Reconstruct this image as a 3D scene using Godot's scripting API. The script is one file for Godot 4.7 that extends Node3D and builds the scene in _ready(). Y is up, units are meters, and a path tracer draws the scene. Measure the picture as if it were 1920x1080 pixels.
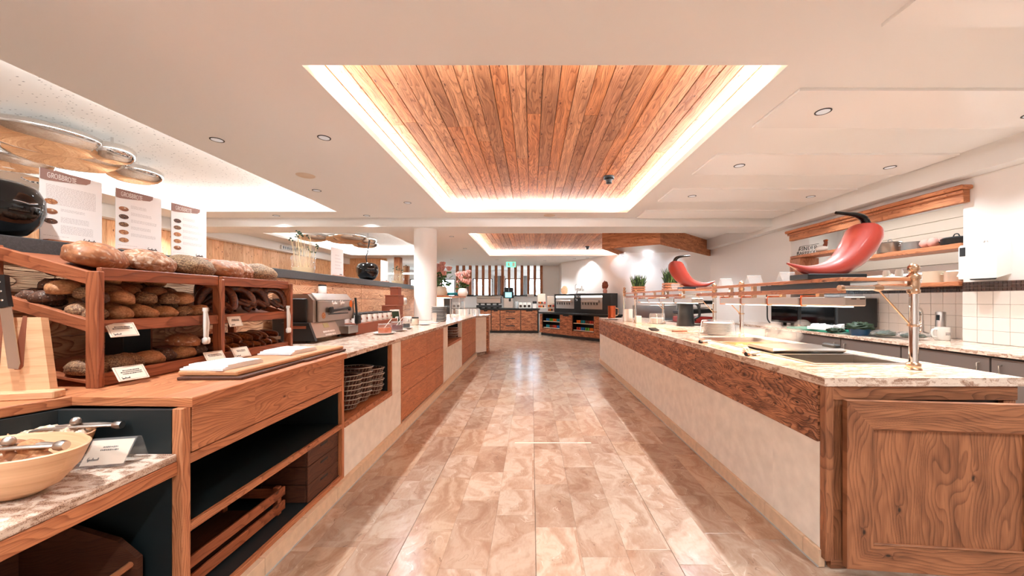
extends Node3D
# A hotel breakfast buffet: x to the right, y up, d = metres away from the camera (z = -d).
var M := {}
var cache := {}
var taken := {}
var rng := RandomNumberGenerator.new()
const CEIL := 2.85
const WARM := Color(0.945, 0.98, 1.0)
const WHITE := Color(0.96, 0.985, 1.0)

func _ready():
	rng.seed = 7
	# ---- camera, sky, exposure ----
	var cam := Camera3D.new()
	cam.name = "camera"
	cam.projection = Camera3D.PROJECTION_FRUSTUM
	cam.near = 0.05
	cam.far = 60.0
	cam.size = 1080.0 / 680.0 * cam.near
	cam.frustum_offset = Vector2(-37.0, 22.0) / 680.0 * cam.near
	cam.position = Vector3(0, 1.35, 0)
	add_child(cam)
	cam.current = true
	var env := Environment.new()
	env.background_mode = Environment.BG_SKY
	var sm := ProceduralSkyMaterial.new()
	sm.sky_top_color = Color(0.62, 0.78, 0.92)
	sm.sky_horizon_color = Color(0.86, 0.93, 0.97)
	sm.ground_bottom_color = Color(0.5, 0.52, 0.5)
	sm.ground_horizon_color = Color(0.75, 0.8, 0.82)
	sm.sky_energy_multiplier = 4.2
	sm.ground_energy_multiplier = 3.0
	env.sky = Sky.new()
	env.sky.sky_material = sm
	env.tonemap_mode = Environment.TONE_MAPPER_LINEAR
	env.tonemap_exposure = 1.39
	env.sdfgi_enabled = true
	env.ssao_enabled = true
	env.ssil_enabled = true
	env.volumetric_fog_enabled = true
	env.volumetric_fog_density = 0.0
	var we := WorldEnvironment.new()
	we.name = "environment"
	we.environment = env
	add_child(we)
	make_materials()
	cove_lights()
	room()
	ceiling_fittings()
	left_counter()
	left_rack()
	left_things()
	right_counter()
	right_guard()
	right_things()
	kitchen()
	back_bar()
	dining()
	extras()

# ---------------------------------------------------------------- helpers
func P(x, h, d) -> Vector3:
	return Vector3(x, h, -d)

func numbered(n: String) -> String:
	if not taken.has(n):
		taken[n] = 0
		return n
	taken[n] += 1
	return "%s_%03d" % [n, taken[n]]

func tag(o, label, category, group = ""):
	o.set_meta("label", label)
	o.set_meta("category", category)
	if group:
		o.set_meta("group", group)
	return o

func thing(n, label, category, at := Vector3.ZERO, turn := 0.0, group = "") -> Node3D:
	var o := Node3D.new()
	o.name = numbered(n)
	add_child(o)
	o.position = at
	o.rotation.y = deg_to_rad(turn)
	return tag(o, label, category, group)

func inst(n, mesh, mat) -> MeshInstance3D:
	var o := MeshInstance3D.new()
	o.name = n
	o.mesh = mesh
	o.material_override = mat
	return o

func part(parent, n, mesh, mat, at := Vector3.ZERO, rot := Vector3.ZERO) -> MeshInstance3D:
	var o := inst(n, mesh, mat)
	parent.add_child(o, true)
	o.position = at
	o.rotation_degrees = rot
	return o

func one(n, label, category, mesh, mat, at := Vector3.ZERO, rot := Vector3.ZERO, group = "") -> MeshInstance3D:
	var o := inst(numbered(n), mesh, mat)
	add_child(o)
	o.position = at
	o.rotation_degrees = rot
	tag(o, label, category, group)
	return o

func struct(n, mesh, mat, at := Vector3.ZERO, rot := Vector3.ZERO) -> MeshInstance3D:
	var o := inst(numbered(n), mesh, mat)
	add_child(o)
	o.position = at
	o.rotation_degrees = rot
	o.set_meta("kind", "structure")
	return o

func dup(src, label, at: Vector3, turn := 0.0, group = ""):
	var o = src.duplicate()
	var base: String = src.name
	var re := base.rfind("_0")
	if re > 0 and base.length() - re == 4:
		base = base.substr(0, re)
	o.name = numbered(base)
	add_child(o)
	o.position = at
	o.rotation.y = deg_to_rad(turn)
	o.set_meta("label", label)
	if group:
		o.set_meta("group", group)
	return o

func tri(st: SurfaceTool, p: Array, u: Array, n: Array):
	var c: Vector3 = (p[1] - p[0]).cross(p[2] - p[0])
	var order := [0, 1, 2]
	if c.dot(n[0] + n[1] + n[2]) > 0:
		order = [0, 2, 1]
	for i in order:
		st.set_normal(n[i])
		st.set_uv(u[i])
		st.add_vertex(p[i])

func quad(st, p: Array, u: Array, n: Array):
	tri(st, [p[0], p[1], p[2]], [u[0], u[1], u[2]], [n[0], n[1], n[2]])
	tri(st, [p[0], p[2], p[3]], [u[0], u[2], u[3]], [n[0], n[2], n[3]])

func buv(p: Vector3, n: Vector3, g: int, off: Vector2) -> Vector2:
	var k := 0
	for i in 3:
		if absf(n[i]) > absf(n[k]) + 0.01:
			k = i
	var a := g
	var b := 3 - g - k
	if k == g:
		a = (g + 1) % 3
		b = (g + 2) % 3
	return Vector2(p[a], p[b]) + off

func add_box(st: SurfaceTool, c: Vector3, s: Vector3, bev := 0.0, g := 0, off := Vector2.ZERO, turn := Basis()):
	var h := s * 0.5
	bev = minf(bev, minf(h.x, minf(h.y, h.z)) * 0.9)
	var v := func(sx, sy, sz, ax) -> Vector3:
		var q := Vector3(sx * h.x, sy * h.y, sz * h.z)
		for i in 3:
			if i != ax:
				q[i] -= signf(q[i]) * bev
		return q
	var put := func(pts: Array, n: Vector3):
		var uv := []
		var ps := []
		var nn: Vector3 = turn * n
		for q in pts:
			uv.append(buv(q, n, g, off))
			ps.append(turn * q + c)
		if pts.size() == 4:
			quad(st, ps, uv, [nn, nn, nn, nn])
		else:
			tri(st, ps, uv, [nn, nn, nn])
	for ax in 3:
		for s0 in [-1, 1]:
			var n := Vector3.ZERO
			n[ax] = s0
			var pts := []
			for k in [[-1, -1], [1, -1], [1, 1], [-1, 1]]:
				var sg := [0, 0, 0]
				sg[ax] = s0
				sg[(ax + 1) % 3] = k[0]
				sg[(ax + 2) % 3] = k[1]
				pts.append(v.call(sg[0], sg[1], sg[2], ax))
			put.call(pts, n)
	if bev <= 0.0:
		return
	for c0 in 3:
		var a := (c0 + 1) % 3
		var b := (c0 + 2) % 3
		for sa in [-1, 1]:
			for sb in [-1, 1]:
				var n := Vector3.ZERO
				n[a] = sa
				n[b] = sb
				var lo := [0, 0, 0]
				lo[a] = sa
				lo[b] = sb
				lo[c0] = -1
				var hi := lo.duplicate()
				hi[c0] = 1
				put.call([v.call(lo[0], lo[1], lo[2], a), v.call(hi[0], hi[1], hi[2], a), v.call(hi[0], hi[1], hi[2], b), v.call(lo[0], lo[1], lo[2], b)], n.normalized())
	for sx in [-1, 1]:
		for sy in [-1, 1]:
			for sz in [-1, 1]:
				put.call([v.call(sx, sy, sz, 0), v.call(sx, sy, sz, 1), v.call(sx, sy, sz, 2)], Vector3(sx, sy, sz).normalized())

func begin() -> SurfaceTool:
	var st := SurfaceTool.new()
	st.begin(Mesh.PRIMITIVE_TRIANGLES)
	return st

func done(st: SurfaceTool) -> ArrayMesh:
	st.index()
	st.generate_tangents()
	return st.commit()

# a chamfered box with UVs in metres, u along axis g
func box(x, y, z, bev := 0.0, g := 0, k := 0) -> ArrayMesh:
	var key := "b%.4f,%.4f,%.4f,%.4f,%d,%d" % [x, y, z, bev, g, k]
	if not cache.has(key):
		var st := begin()
		add_box(st, Vector3.ZERO, Vector3(x, y, z), bev, g, Vector2(k * 0.731, k * 0.377))
		cache[key] = done(st)
	return cache[key]

# a box given by its extents (x0..x1, h0..h1, d0..d1), mesh centred on its own node
func ext(parent, n, x0, x1, h0, h1, d0, d1, mat, bev := 0.003, g := 2, k := -1) -> MeshInstance3D:
	if k < 0:
		k = rng.randi() % 9
	var m := box(absf(x1 - x0), absf(h1 - h0), absf(d1 - d0), bev, g, k)
	var o := inst(n, m, mat)
	if parent == null:
		o.name = numbered(n)
		add_child(o)
	else:
		parent.add_child(o, true)
	o.position = P((x0 + x1) * 0.5, (h0 + h1) * 0.5, (d0 + d1) * 0.5)
	if parent != null:
		o.position -= parent.position if parent.get_parent() == self else parent.position + parent.get_parent().position
	return o

func sext(n, x0, x1, h0, h1, d0, d1, mat, bev := 0.0, g := 2) -> MeshInstance3D:
	var o := ext(null, n, x0, x1, h0, h1, d0, d1, mat, bev, g)
	o.set_meta("kind", "structure")
	return o

func lathe(prof: Array, seg := 24, sy := 1.0) -> ArrayMesh:
	var key := "l" + str(prof) + str(seg) + str(sy)
	if cache.has(key):
		return cache[key]
	var st := begin()
	var ns := []
	var len := [0.0]
	for i in prof.size() - 1:
		var e: Vector2 = prof[i + 1] - prof[i]
		ns.append(Vector2(e.y, -e.x).normalized())
		len.append(len[i] + e.length())
	for i in prof.size() - 1:
		var n0: Vector2 = ns[i]
		var n1: Vector2 = ns[i]
		if i > 0 and ns[i].dot(ns[i - 1]) > 0.6:
			n0 = (ns[i] + ns[i - 1]).normalized()
		if i < ns.size() - 1 and ns[i].dot(ns[i + 1]) > 0.6:
			n1 = (ns[i] + ns[i + 1]).normalized()
		for k in seg:
			var p := []
			var nn := []
			var uv := []
			for c in [[0, 0], [1, 0], [1, 1], [0, 1]]:
				var a: float = TAU * (k + c[0]) / seg
				var q: Vector2 = prof[i + c[1]]
				var m: Vector2 = n1 if c[1] else n0
				p.append(Vector3(q.x * cos(a), q.y, q.x * sin(a) * sy))
				nn.append(Vector3(m.x * cos(a), m.y, m.x * sin(a) / sy).normalized())
				uv.append(Vector2(0.4 * (k + c[0]) / float(seg), len[i + c[1]]))
			if prof[i].x < 0.0001:
				tri(st, [p[0], p[2], p[3]], [uv[0], uv[2], uv[3]], [nn[0], nn[2], nn[3]])
			elif prof[i + 1].x < 0.0001:
				tri(st, [p[0], p[1], p[2]], [uv[0], uv[1], uv[2]], [nn[0], nn[1], nn[2]])
			else:
				quad(st, p, uv, nn)
	cache[key] = done(st)
	return cache[key]

func add_tube(st: SurfaceTool, pts: Array, rad, seg := 8, closed := false, flat := 1.0):
	var n := pts.size()
	var up := Vector3.UP
	var rings := []
	var t0: Vector3 = (pts[1] - pts[0]).normalized()
	if absf(t0.dot(up)) > 0.9:
		up = Vector3.RIGHT
	var side := t0.cross(up).normalized()
	for i in n:
		var a: Vector3 = pts[(i - 1 + n) % n] if closed else pts[maxi(i - 1, 0)]
		var b: Vector3 = pts[(i + 1) % n] if closed else pts[mini(i + 1, n - 1)]
		var t := (b - a).normalized()
		side = (side - t * side.dot(t)).normalized()
		var nor := side.cross(t)
		var r: float = rad[i] if rad is Array else rad
		var ring := []
		for k in seg:
			var an := TAU * k / seg
			var dir := side * cos(an) + nor * sin(an) * flat
			ring.append([pts[i] + dir * r, (side * cos(an) + nor * sin(an) / flat).normalized()])
		rings.append(ring)
	var last := n if closed else n - 1
	for i in last:
		for k in seg:
			var q := [rings[i][k], rings[i][(k + 1) % seg], rings[(i + 1) % n][(k + 1) % seg], rings[(i + 1) % n][k]]
			var uv := [Vector2(i * 0.05, k * 0.02), Vector2(i * 0.05, k * 0.02 + 0.02), Vector2(i * 0.05 + 0.05, k * 0.02 + 0.02), Vector2(i * 0.05 + 0.05, k * 0.02)]
			quad(st, [q[0][0], q[1][0], q[2][0], q[3][0]], uv, [q[0][1], q[1][1], q[2][1], q[3][1]])
	if not closed:
		for e in [0, n - 1]:
			var dir: Vector3 = (pts[0] - pts[1]).normalized() if e == 0 else (pts[n - 1] - pts[n - 2]).normalized()
			for k in range(1, seg - 1):
				tri(st, [rings[e][0][0], rings[e][k][0], rings[e][k + 1][0]], [Vector2.ZERO, Vector2(0.01, 0), Vector2(0, 0.01)], [dir, dir, dir])

func tube(pts: Array, rad, seg := 8, closed := false, flat := 1.0) -> ArrayMesh:
	var key := "t" + str(pts) + str(rad) + str(seg) + str(closed) + str(flat)
	if not cache.has(key):
		var st := begin()
		add_tube(st, pts, rad, seg, closed, flat)
		cache[key] = done(st)
	return cache[key]

func curve(pts: Array, n := 6) -> Array:
	var out := []
	for i in pts.size() - 1:
		var p0: Vector3 = pts[maxi(i - 1, 0)]
		var p3: Vector3 = pts[mini(i + 2, pts.size() - 1)]
		for k in n:
			out.append((pts[i] as Vector3).cubic_interpolate(pts[i + 1], p0, p3, float(k) / n))
	out.append(pts[-1])
	return out

func ramp(vals: Array, n := 6) -> Array:
	var out := []
	for i in vals.size() - 1:
		for k in n:
			out.append(lerpf(vals[i], vals[i + 1], float(k) / n))
	out.append(vals[-1])
	return out

# polygon (x, d) extruded from h0 to h1
func prism(poly: Array, h0: float, h1: float, along_d := true, bev := 0.0) -> ArrayMesh:
	var st := begin()
	var pv := PackedVector2Array(poly)
	if Geometry2D.is_polygon_clockwise(pv):
		pv.reverse()
	var n := pv.size()
	var inner := pv
	if bev > 0.0:
		var off := Geometry2D.offset_polygon(pv, -bev, Geometry2D.JOIN_MITER)
		if off.size() == 1 and off[0].size() == n:
			# match the start vertex
			var best := 0
			for i in n:
				if off[0][i].distance_to(pv[0]) < off[0][best].distance_to(pv[0]):
					best = i
			inner = PackedVector2Array()
			for i in n:
				inner.append(off[0][(best + i) % n])
		else:
			bev = 0.0
	var idx := Geometry2D.triangulate_polygon(inner)
	for lv in [[h1, Vector3.UP], [h0, Vector3.DOWN]]:
		for i in range(0, idx.size(), 3):
			var p := []
			var uv := []
			for k in 3:
				var q: Vector2 = inner[idx[i + k]]
				p.append(P(q.x, lv[0], q.y))
				uv.append(Vector2(q.y, q.x) if along_d else q)
			tri(st, p, uv, [lv[1], lv[1], lv[1]])
	var run := 0.0
	for i in n:
		var a: Vector2 = pv[i]
		var b: Vector2 = pv[(i + 1) % n]
		var e := b - a
		var nn := P(e.y, 0, -e.x).normalized()
		var l := e.length()
		quad(st, [P(a.x, h0 + bev, a.y), P(b.x, h0 + bev, b.y), P(b.x, h1 - bev, b.y), P(a.x, h1 - bev, a.y)], [Vector2(run, h0), Vector2(run + l, h0), Vector2(run + l, h1), Vector2(run, h1)], [nn, nn, nn, nn])
		if bev > 0.0:
			var ia: Vector2 = inner[i]
			var ib: Vector2 = inner[(i + 1) % n]
			for lv in [[h1, h1 - bev, 1.0], [h0, h0 + bev, -1.0]]:
				var bn := (nn + Vector3(0, lv[2], 0)).normalized()
				quad(st, [P(a.x, lv[1], a.y), P(b.x, lv[1], b.y), P(ib.x, lv[0], ib.y), P(ia.x, lv[0], ia.y)], [Vector2(run, h1), Vector2(run + l, h1), Vector2(run + l, h1 + bev), Vector2(run, h1 + bev)], [bn, bn, bn, bn])
		run += l
	return done(st)

# upright panel outline (x, y) with thickness t along z
func panel(poly: Array, t: float) -> ArrayMesh:
	var st := begin()
	var pv := PackedVector2Array(poly)
	if Geometry2D.is_polygon_clockwise(pv):
		pv.reverse()
	var idx := Geometry2D.triangulate_polygon(pv)
	for z in [-0.5, 0.5]:
		var nn := Vector3(0, 0, signf(z))
		for i in range(0, idx.size(), 3):
			var p := []
			var uv := []
			for k in 3:
				var q: Vector2 = pv[idx[i + k]]
				p.append(Vector3(q.x, q.y, z * t))
				uv.append(q)
			tri(st, p, uv, [nn, nn, nn])
	for i in pv.size():
		var a := pv[i]
		var b := pv[(i + 1) % pv.size()]
		var nn := Vector3((b - a).y, -(b - a).x, 0).normalized()
		quad(st, [Vector3(a.x, a.y, -t / 2), Vector3(b.x, b.y, -t / 2), Vector3(b.x, b.y, t / 2), Vector3(a.x, a.y, t / 2)], [a, b, b, a], [nn, nn, nn, nn])
	return done(st)

# lumpy round shape: f(direction) gives the radius vector scale
func blob(size: Vector3, lump := 0.06, freq := 1.6, sd := 1, flat := 0.0, seg := 18, rings := 12, slash := 0.0) -> ArrayMesh:
	var key := "o" + str([size, lump, freq, sd, flat, seg, slash])
	if cache.has(key):
		return cache[key]
	var nz := FastNoiseLite.new()
	nz.seed = sd
	nz.frequency = freq
	nz.fractal_octaves = 2
	var st := begin()
	st.set_smooth_group(0)
	var pt := func(i, k) -> Vector3:
		var th: float = PI * i / rings
		var ph: float = TAU * (k % seg) / seg
		var q := Vector3(sin(th) * cos(ph), cos(th), sin(th) * sin(ph))
		var r := 1.0 + lump * nz.get_noise_3dv(q * 1.0) * 2.0
		if slash > 0.0 and q.y > 0.2:
			r -= slash * pow(absf(sin(q.x * 7.0 + q.z * 2.0)), 14.0) * q.y
		q *= r
		if q.y < -flat:
			q.y = -flat + (q.y + flat) * 0.25
		return q * size * 0.5
	for i in rings:
		for k in seg:
			var a: Vector3 = pt.call(i, k)
			var b: Vector3 = pt.call(i, k + 1)
			var c: Vector3 = pt.call(i + 1, k + 1)
			var d: Vector3 = pt.call(i + 1, k)
			if i > 0:
				for q in [a, c, b]:
					st.set_uv(Vector2(q.x, q.z))
					st.add_vertex(q)
			if i < rings - 1:
				for q in [a, d, c]:
					st.set_uv(Vector2(q.x, q.z))
					st.add_vertex(q)
	st.index()
	st.generate_normals()
	var m := st.commit()
	cache[key] = m
	return m

# a soft cloth sheet: grid of w x l with the height from noise, thickness t
func cloth(w: float, l: float, t: float, wave: float, sd: int) -> ArrayMesh:
	var nz := FastNoiseLite.new()
	nz.seed = sd
	nz.frequency = 1.4
	var st := begin()
	var nx := 14
	var ny := 10
	var pt := func(i, j, top) -> Vector3:
		var x: float = (float(i) / nx - 0.5) * w * (1.0 + 0.05 * nz.get_noise_1d(j * 0.9))
		var z: float = (float(j) / ny - 0.5) * l * (1.0 + 0.05 * nz.get_noise_1d(i * 0.8 + 40.0))
		var y: float = t + wave * (0.6 + nz.get_noise_2d(x * 6.0, z * 3.0)) if top else 0.0
		return Vector3(x, y, z)
	for j in ny:
		for i in nx:
			for top in [true, false]:
				var a := [pt.call(i, j, top), pt.call(i + 1, j, top), pt.call(i + 1, j + 1, top), pt.call(i, j + 1, top)]
				var nn: Vector3 = (a[2] - a[0]).cross(a[1] - a[3]).normalized()
				if (nn.y > 0) != top:
					nn = -nn
				quad(st, a, [Vector2.ZERO, Vector2.RIGHT, Vector2.ONE, Vector2.DOWN], [nn, nn, nn, nn])
	var rim := []
	for i in nx:
		rim.append([i, 0, i + 1, 0, Vector3(0, 0, -1)])
		rim.append([i, ny, i + 1, ny, Vector3(0, 0, 1)])
	for j in ny:
		rim.append([0, j, 0, j + 1, Vector3(-1, 0, 0)])
		rim.append([nx, j, nx, j + 1, Vector3(1, 0, 0)])
	for r in rim:
		quad(st, [pt.call(r[0], r[1], false), pt.call(r[2], r[3], false), pt.call(r[2], r[3], true), pt.call(r[0], r[1], true)], [Vector2.ZERO, Vector2.RIGHT, Vector2.ONE, Vector2.DOWN], [r[4], r[4], r[4], r[4]])
	return done(st)

func text(s: String, size: float, depth := 0.002, serif := false, italic := false) -> TextMesh:
	var t := TextMesh.new()
	t.text = s
	var f := SystemFont.new()
	f.font_names = PackedStringArray(["Droid Serif" if serif else "Droid Sans"])
	f.font_italic = italic
	t.font = f
	t.font_size = 24
	t.pixel_size = size / 24.0
	t.depth = depth
	t.curve_step = 1.5
	return t

# an illegible flourish of handwriting, drawn as a thin wire: n letters, x-height h
func scrawl(n: int, h: float, r: float) -> ArrayMesh:
	var key := "sc%d,%f,%f" % [n, h, r]
	if cache.has(key):
		return cache[key]
	var p := [Vector3(0.1 * h, 2.2 * h, 0), Vector3(-0.5 * h, 1.6 * h, 0), Vector3(-0.3 * h, 0.2 * h, 0), Vector3(0.5 * h, 0.9 * h, 0), Vector3(0.1 * h, -0.7 * h, 0), Vector3(0.6 * h, 0.0, 0)]
	for i in n:
		var x := 1.0 * h + i * 0.75 * h
		var tall := 1.9 if i % 4 == 2 else 0.9
		p.append(Vector3(x, tall * h, 0))
		p.append(Vector3(x + 0.25 * h, 0.05 * h, 0))
	for i in p.size():
		p[i].x -= (n * 0.75 + 1.0) * h * 0.5
	cache[key] = tube(curve(p, 4), r, 4)
	return cache[key]

# rows of tiny unreadable print lying in the xy plane
func fine_print(w: float, rows: int, h: float, sd: int) -> ArrayMesh:
	var r := RandomNumberGenerator.new()
	r.seed = sd
	var st := begin()
	for k in rows:
		var half := w * r.randf_range(0.32, 0.5)
		var x := -half
		while x < half:
			var l := h * r.randf_range(0.4, 1.0)
			add_box(st, Vector3(x + l / 2, -k * h * 1.7, 0), Vector3(l, h * r.randf_range(0.6, 1.0), 0.0006))
			x += l + h * 0.25
	return done(st)

func disc(r: float, t: float, seg := 24) -> ArrayMesh:
	return lathe([Vector2(0, 0), Vector2(r, 0), Vector2(r, t), Vector2(0, t)], seg)

# an LED strip lying along a cove: glowing tape and the light it gives
func strip(n, a: Vector3, b: Vector3, dir: Vector3, energy: float, w := 0.03, color := WHITE, glow := 4.0):
	var l := AreaLight3D.new()
	l.name = numbered(n + "_light")
	add_child(l)
	var ax := (b - a).normalized()
	var zz := -dir.normalized()
	zz = (zz - ax * zz.dot(ax)).normalized()
	l.transform = Transform3D(Basis(ax, zz.cross(ax).normalized(), zz), (a + b) * 0.5 + dir.normalized() * 0.012)
	l.area_size = Vector2((b - a).length(), w)
	l.area_normalize_energy = true
	l.light_energy = energy
	l.light_color = color
	l.shadow_enabled = true
	l.area_range = 12.0
	l.area_attenuation = 2.0
	return l

func spot(at: Vector3, dir: Vector3, energy: float, angle: float, blend := 0.6, size := 0.04, color := WARM):
	var l := SpotLight3D.new()
	l.name = numbered("spot_light")
	add_child(l)
	l.position = at
	l.look_at(at + dir, Vector3.RIGHT if absf(dir.normalized().y) > 0.9 else Vector3.UP)
	l.light_energy = energy
	l.spot_angle = angle
	l.spot_angle_attenuation = blend
	l.spot_range = 14.0
	l.spot_attenuation = 2.0
	l.light_size = size
	l.light_color = color
	l.shadow_enabled = true
	return l

# ---------------------------------------------------------------- materials
func noise(sd: int, f: float, oct := 3) -> FastNoiseLite:
	var n := FastNoiseLite.new()
	n.seed = sd
	n.frequency = f
	n.fractal_octaves = oct
	return n

# boards: u (image x) runs along the grain. o: rings, warp, knots, crack, fibre, blotch
func wood_maps(w: int, h: int, light: Color, dark: Color, o: Dictionary, sd: int) -> Array:
	var r := RandomNumberGenerator.new()
	r.seed = sd
	var nw := noise(sd, 1.0, 3)
	var nf := noise(sd + 1, 1.0, 2)
	var nb := noise(sd + 2, 1.0, 3)
	var knots := []
	for i in o.knots:
		knots.append([r.randf() * w, r.randf() * h, r.randf_range(0.5, 1.0) * o.get("knot_size", 14.0)])
	var px := PackedByteArray()
	px.resize(w * h * 3)
	var hm := PackedByteArray()
	hm.resize(w * h)
	var aspect: float = o.get("stretch", 10.0)
	# knots are looked up through a coarse grid
	var cell := 64
	var gw := w / cell + 1
	var near := {}
	for k in knots:
		for gy in range(int((k[1] - 90) / cell), int((k[1] + 90) / cell) + 1):
			for gx in range(int((k[0] - 150) / cell), int((k[0] + 150) / cell) + 1):
				var key := gy * gw + gx
				if not near.has(key):
					near[key] = []
				near[key].append(k)
	for y in h:
		for x in w:
			var u := x / aspect
			var ring: float = y * o.rings / h + nw.get_noise_2d(u * 0.022, y * 0.005) * o.warp + nw.get_noise_2d(u * 0.09 + 300.0, y * 0.02) * 0.14
			var kd := 0.0
			var lst = near.get((y / cell) * gw + x / cell)
			if lst:
				for k in lst:
					var dx: float = (x - k[0]) / (k[2] * 1.7)
					var dy: float = (y - k[1]) / k[2]
					var q := dx * dx + dy * dy
					if q < 12.0:
						ring += exp(-q * 0.45) * 1.6 * signf(dy + 0.01)
						kd = maxf(kd, exp(-q * 3.2))
			var t := ring - floorf(ring)
			var g := t * t * t if t < 0.93 else (1.0 - t) / 0.07 * 0.8
			var fib := nf.get_noise_2d(u * 0.16, y * 0.33)
			var blo := nb.get_noise_2d(u * 0.05, y * 0.02)
			var v: float = g * o.grain + (fib * 0.5) * o.fibre + blo * o.blotch + 0.22
			var cr: float = o.get("crack", 0.0)
			if cr > 0.0:
				var c2 := absf(nf.get_noise_2d(u * 0.05 + 900.0, y * 0.11))
				if c2 < cr and nb.get_noise_2d(u * 0.06 + 50.0, y * 0.05) > 0.08:
					v += (1.0 - c2 / cr) * 1.1
			v += kd * o.get("knot_dark", 1.2)
			v = clampf(v, 0.0, 1.6)
			var c := light.lerp(dark, minf(v, 1.0))
			if v > 1.0:
				c = c.lerp(Color(0.09, 0.05, 0.03), (v - 1.0) * 1.2)
			var i := y * w + x
			px[i * 3] = int(clampf(c.r, 0, 1) * 255)
			px[i * 3 + 1] = int(clampf(c.g, 0, 1) * 255)
			px[i * 3 + 2] = int(clampf(c.b, 0, 1) * 255)
			hm[i] = int(clampf(0.85 - v * 0.5, 0, 1) * 255)
	var im := Image.create_from_data(w, h, false, Image.FORMAT_RGB8, px)
	var hi := Image.create_from_data(w, h, false, Image.FORMAT_L8, hm)
	hi.convert(Image.FORMAT_RGBA8)
	hi.bump_map_to_normal_map(o.get("bump", 2.0))
	return [ImageTexture.create_from_image(im), ImageTexture.create_from_image(hi)]

func wood_mat(name_: String, maps: Array, size: Vector2, tint := Color.WHITE, rough := 0.6, bump := 1.0) -> StandardMaterial3D:
	var m := StandardMaterial3D.new()
	m.resource_name = name_
	m.albedo_texture = maps[0]
	m.albedo_color = tint
	m.roughness = rough
	m.normal_enabled = true
	m.normal_texture = maps[1]
	m.normal_scale = bump
	m.uv1_scale = Vector3(1.0 / size.x, 1.0 / size.y, 1)
	return m

func flat(name_: String, c: Color, rough := 0.6, metal := 0.0, spec := 0.5) -> StandardMaterial3D:
	var m := StandardMaterial3D.new()
	m.resource_name = name_
	m.albedo_color = c
	m.roughness = rough
	m.metallic = metal
	m.metallic_specular = spec
	M[name_] = m
	return m

func glow(name_: String, c: Color, e: float) -> StandardMaterial3D:
	var m := flat(name_, c, 0.5)
	m.emission_enabled = true
	m.emission = c
	m.emission_energy_multiplier = e
	return m

func glass(name_: String, c: Color, a: float) -> StandardMaterial3D:
	var m := flat(name_, Color(c.r, c.g, c.b, a), 0.03)
	m.transparency = BaseMaterial3D.TRANSPARENCY_ALPHA
	return m

# a picture from a function of (x, y) -> Color
func picture(w: int, h: int, f: Callable) -> ImageTexture:
	var px := PackedByteArray()
	px.resize(w * h * 3)
	var i := 0
	for y in h:
		for x in w:
			var c: Color = f.call(x, y)
			px[i] = int(clampf(c.r, 0, 1) * 255)
			px[i + 1] = int(clampf(c.g, 0, 1) * 255)
			px[i + 2] = int(clampf(c.b, 0, 1) * 255)
			i += 3
	return ImageTexture.create_from_image(Image.create_from_data(w, h, false, Image.FORMAT_RGB8, px))

func tri_mat(name_: String, t: Texture2D, scale: float, rough := 0.6, tint := Color.WHITE, world := false) -> StandardMaterial3D:
	var m := flat(name_, tint, rough)
	m.albedo_texture = t
	m.uv1_triplanar = true
	m.uv1_world_triplanar = world
	m.uv1_scale = Vector3.ONE / scale
	return m

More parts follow.
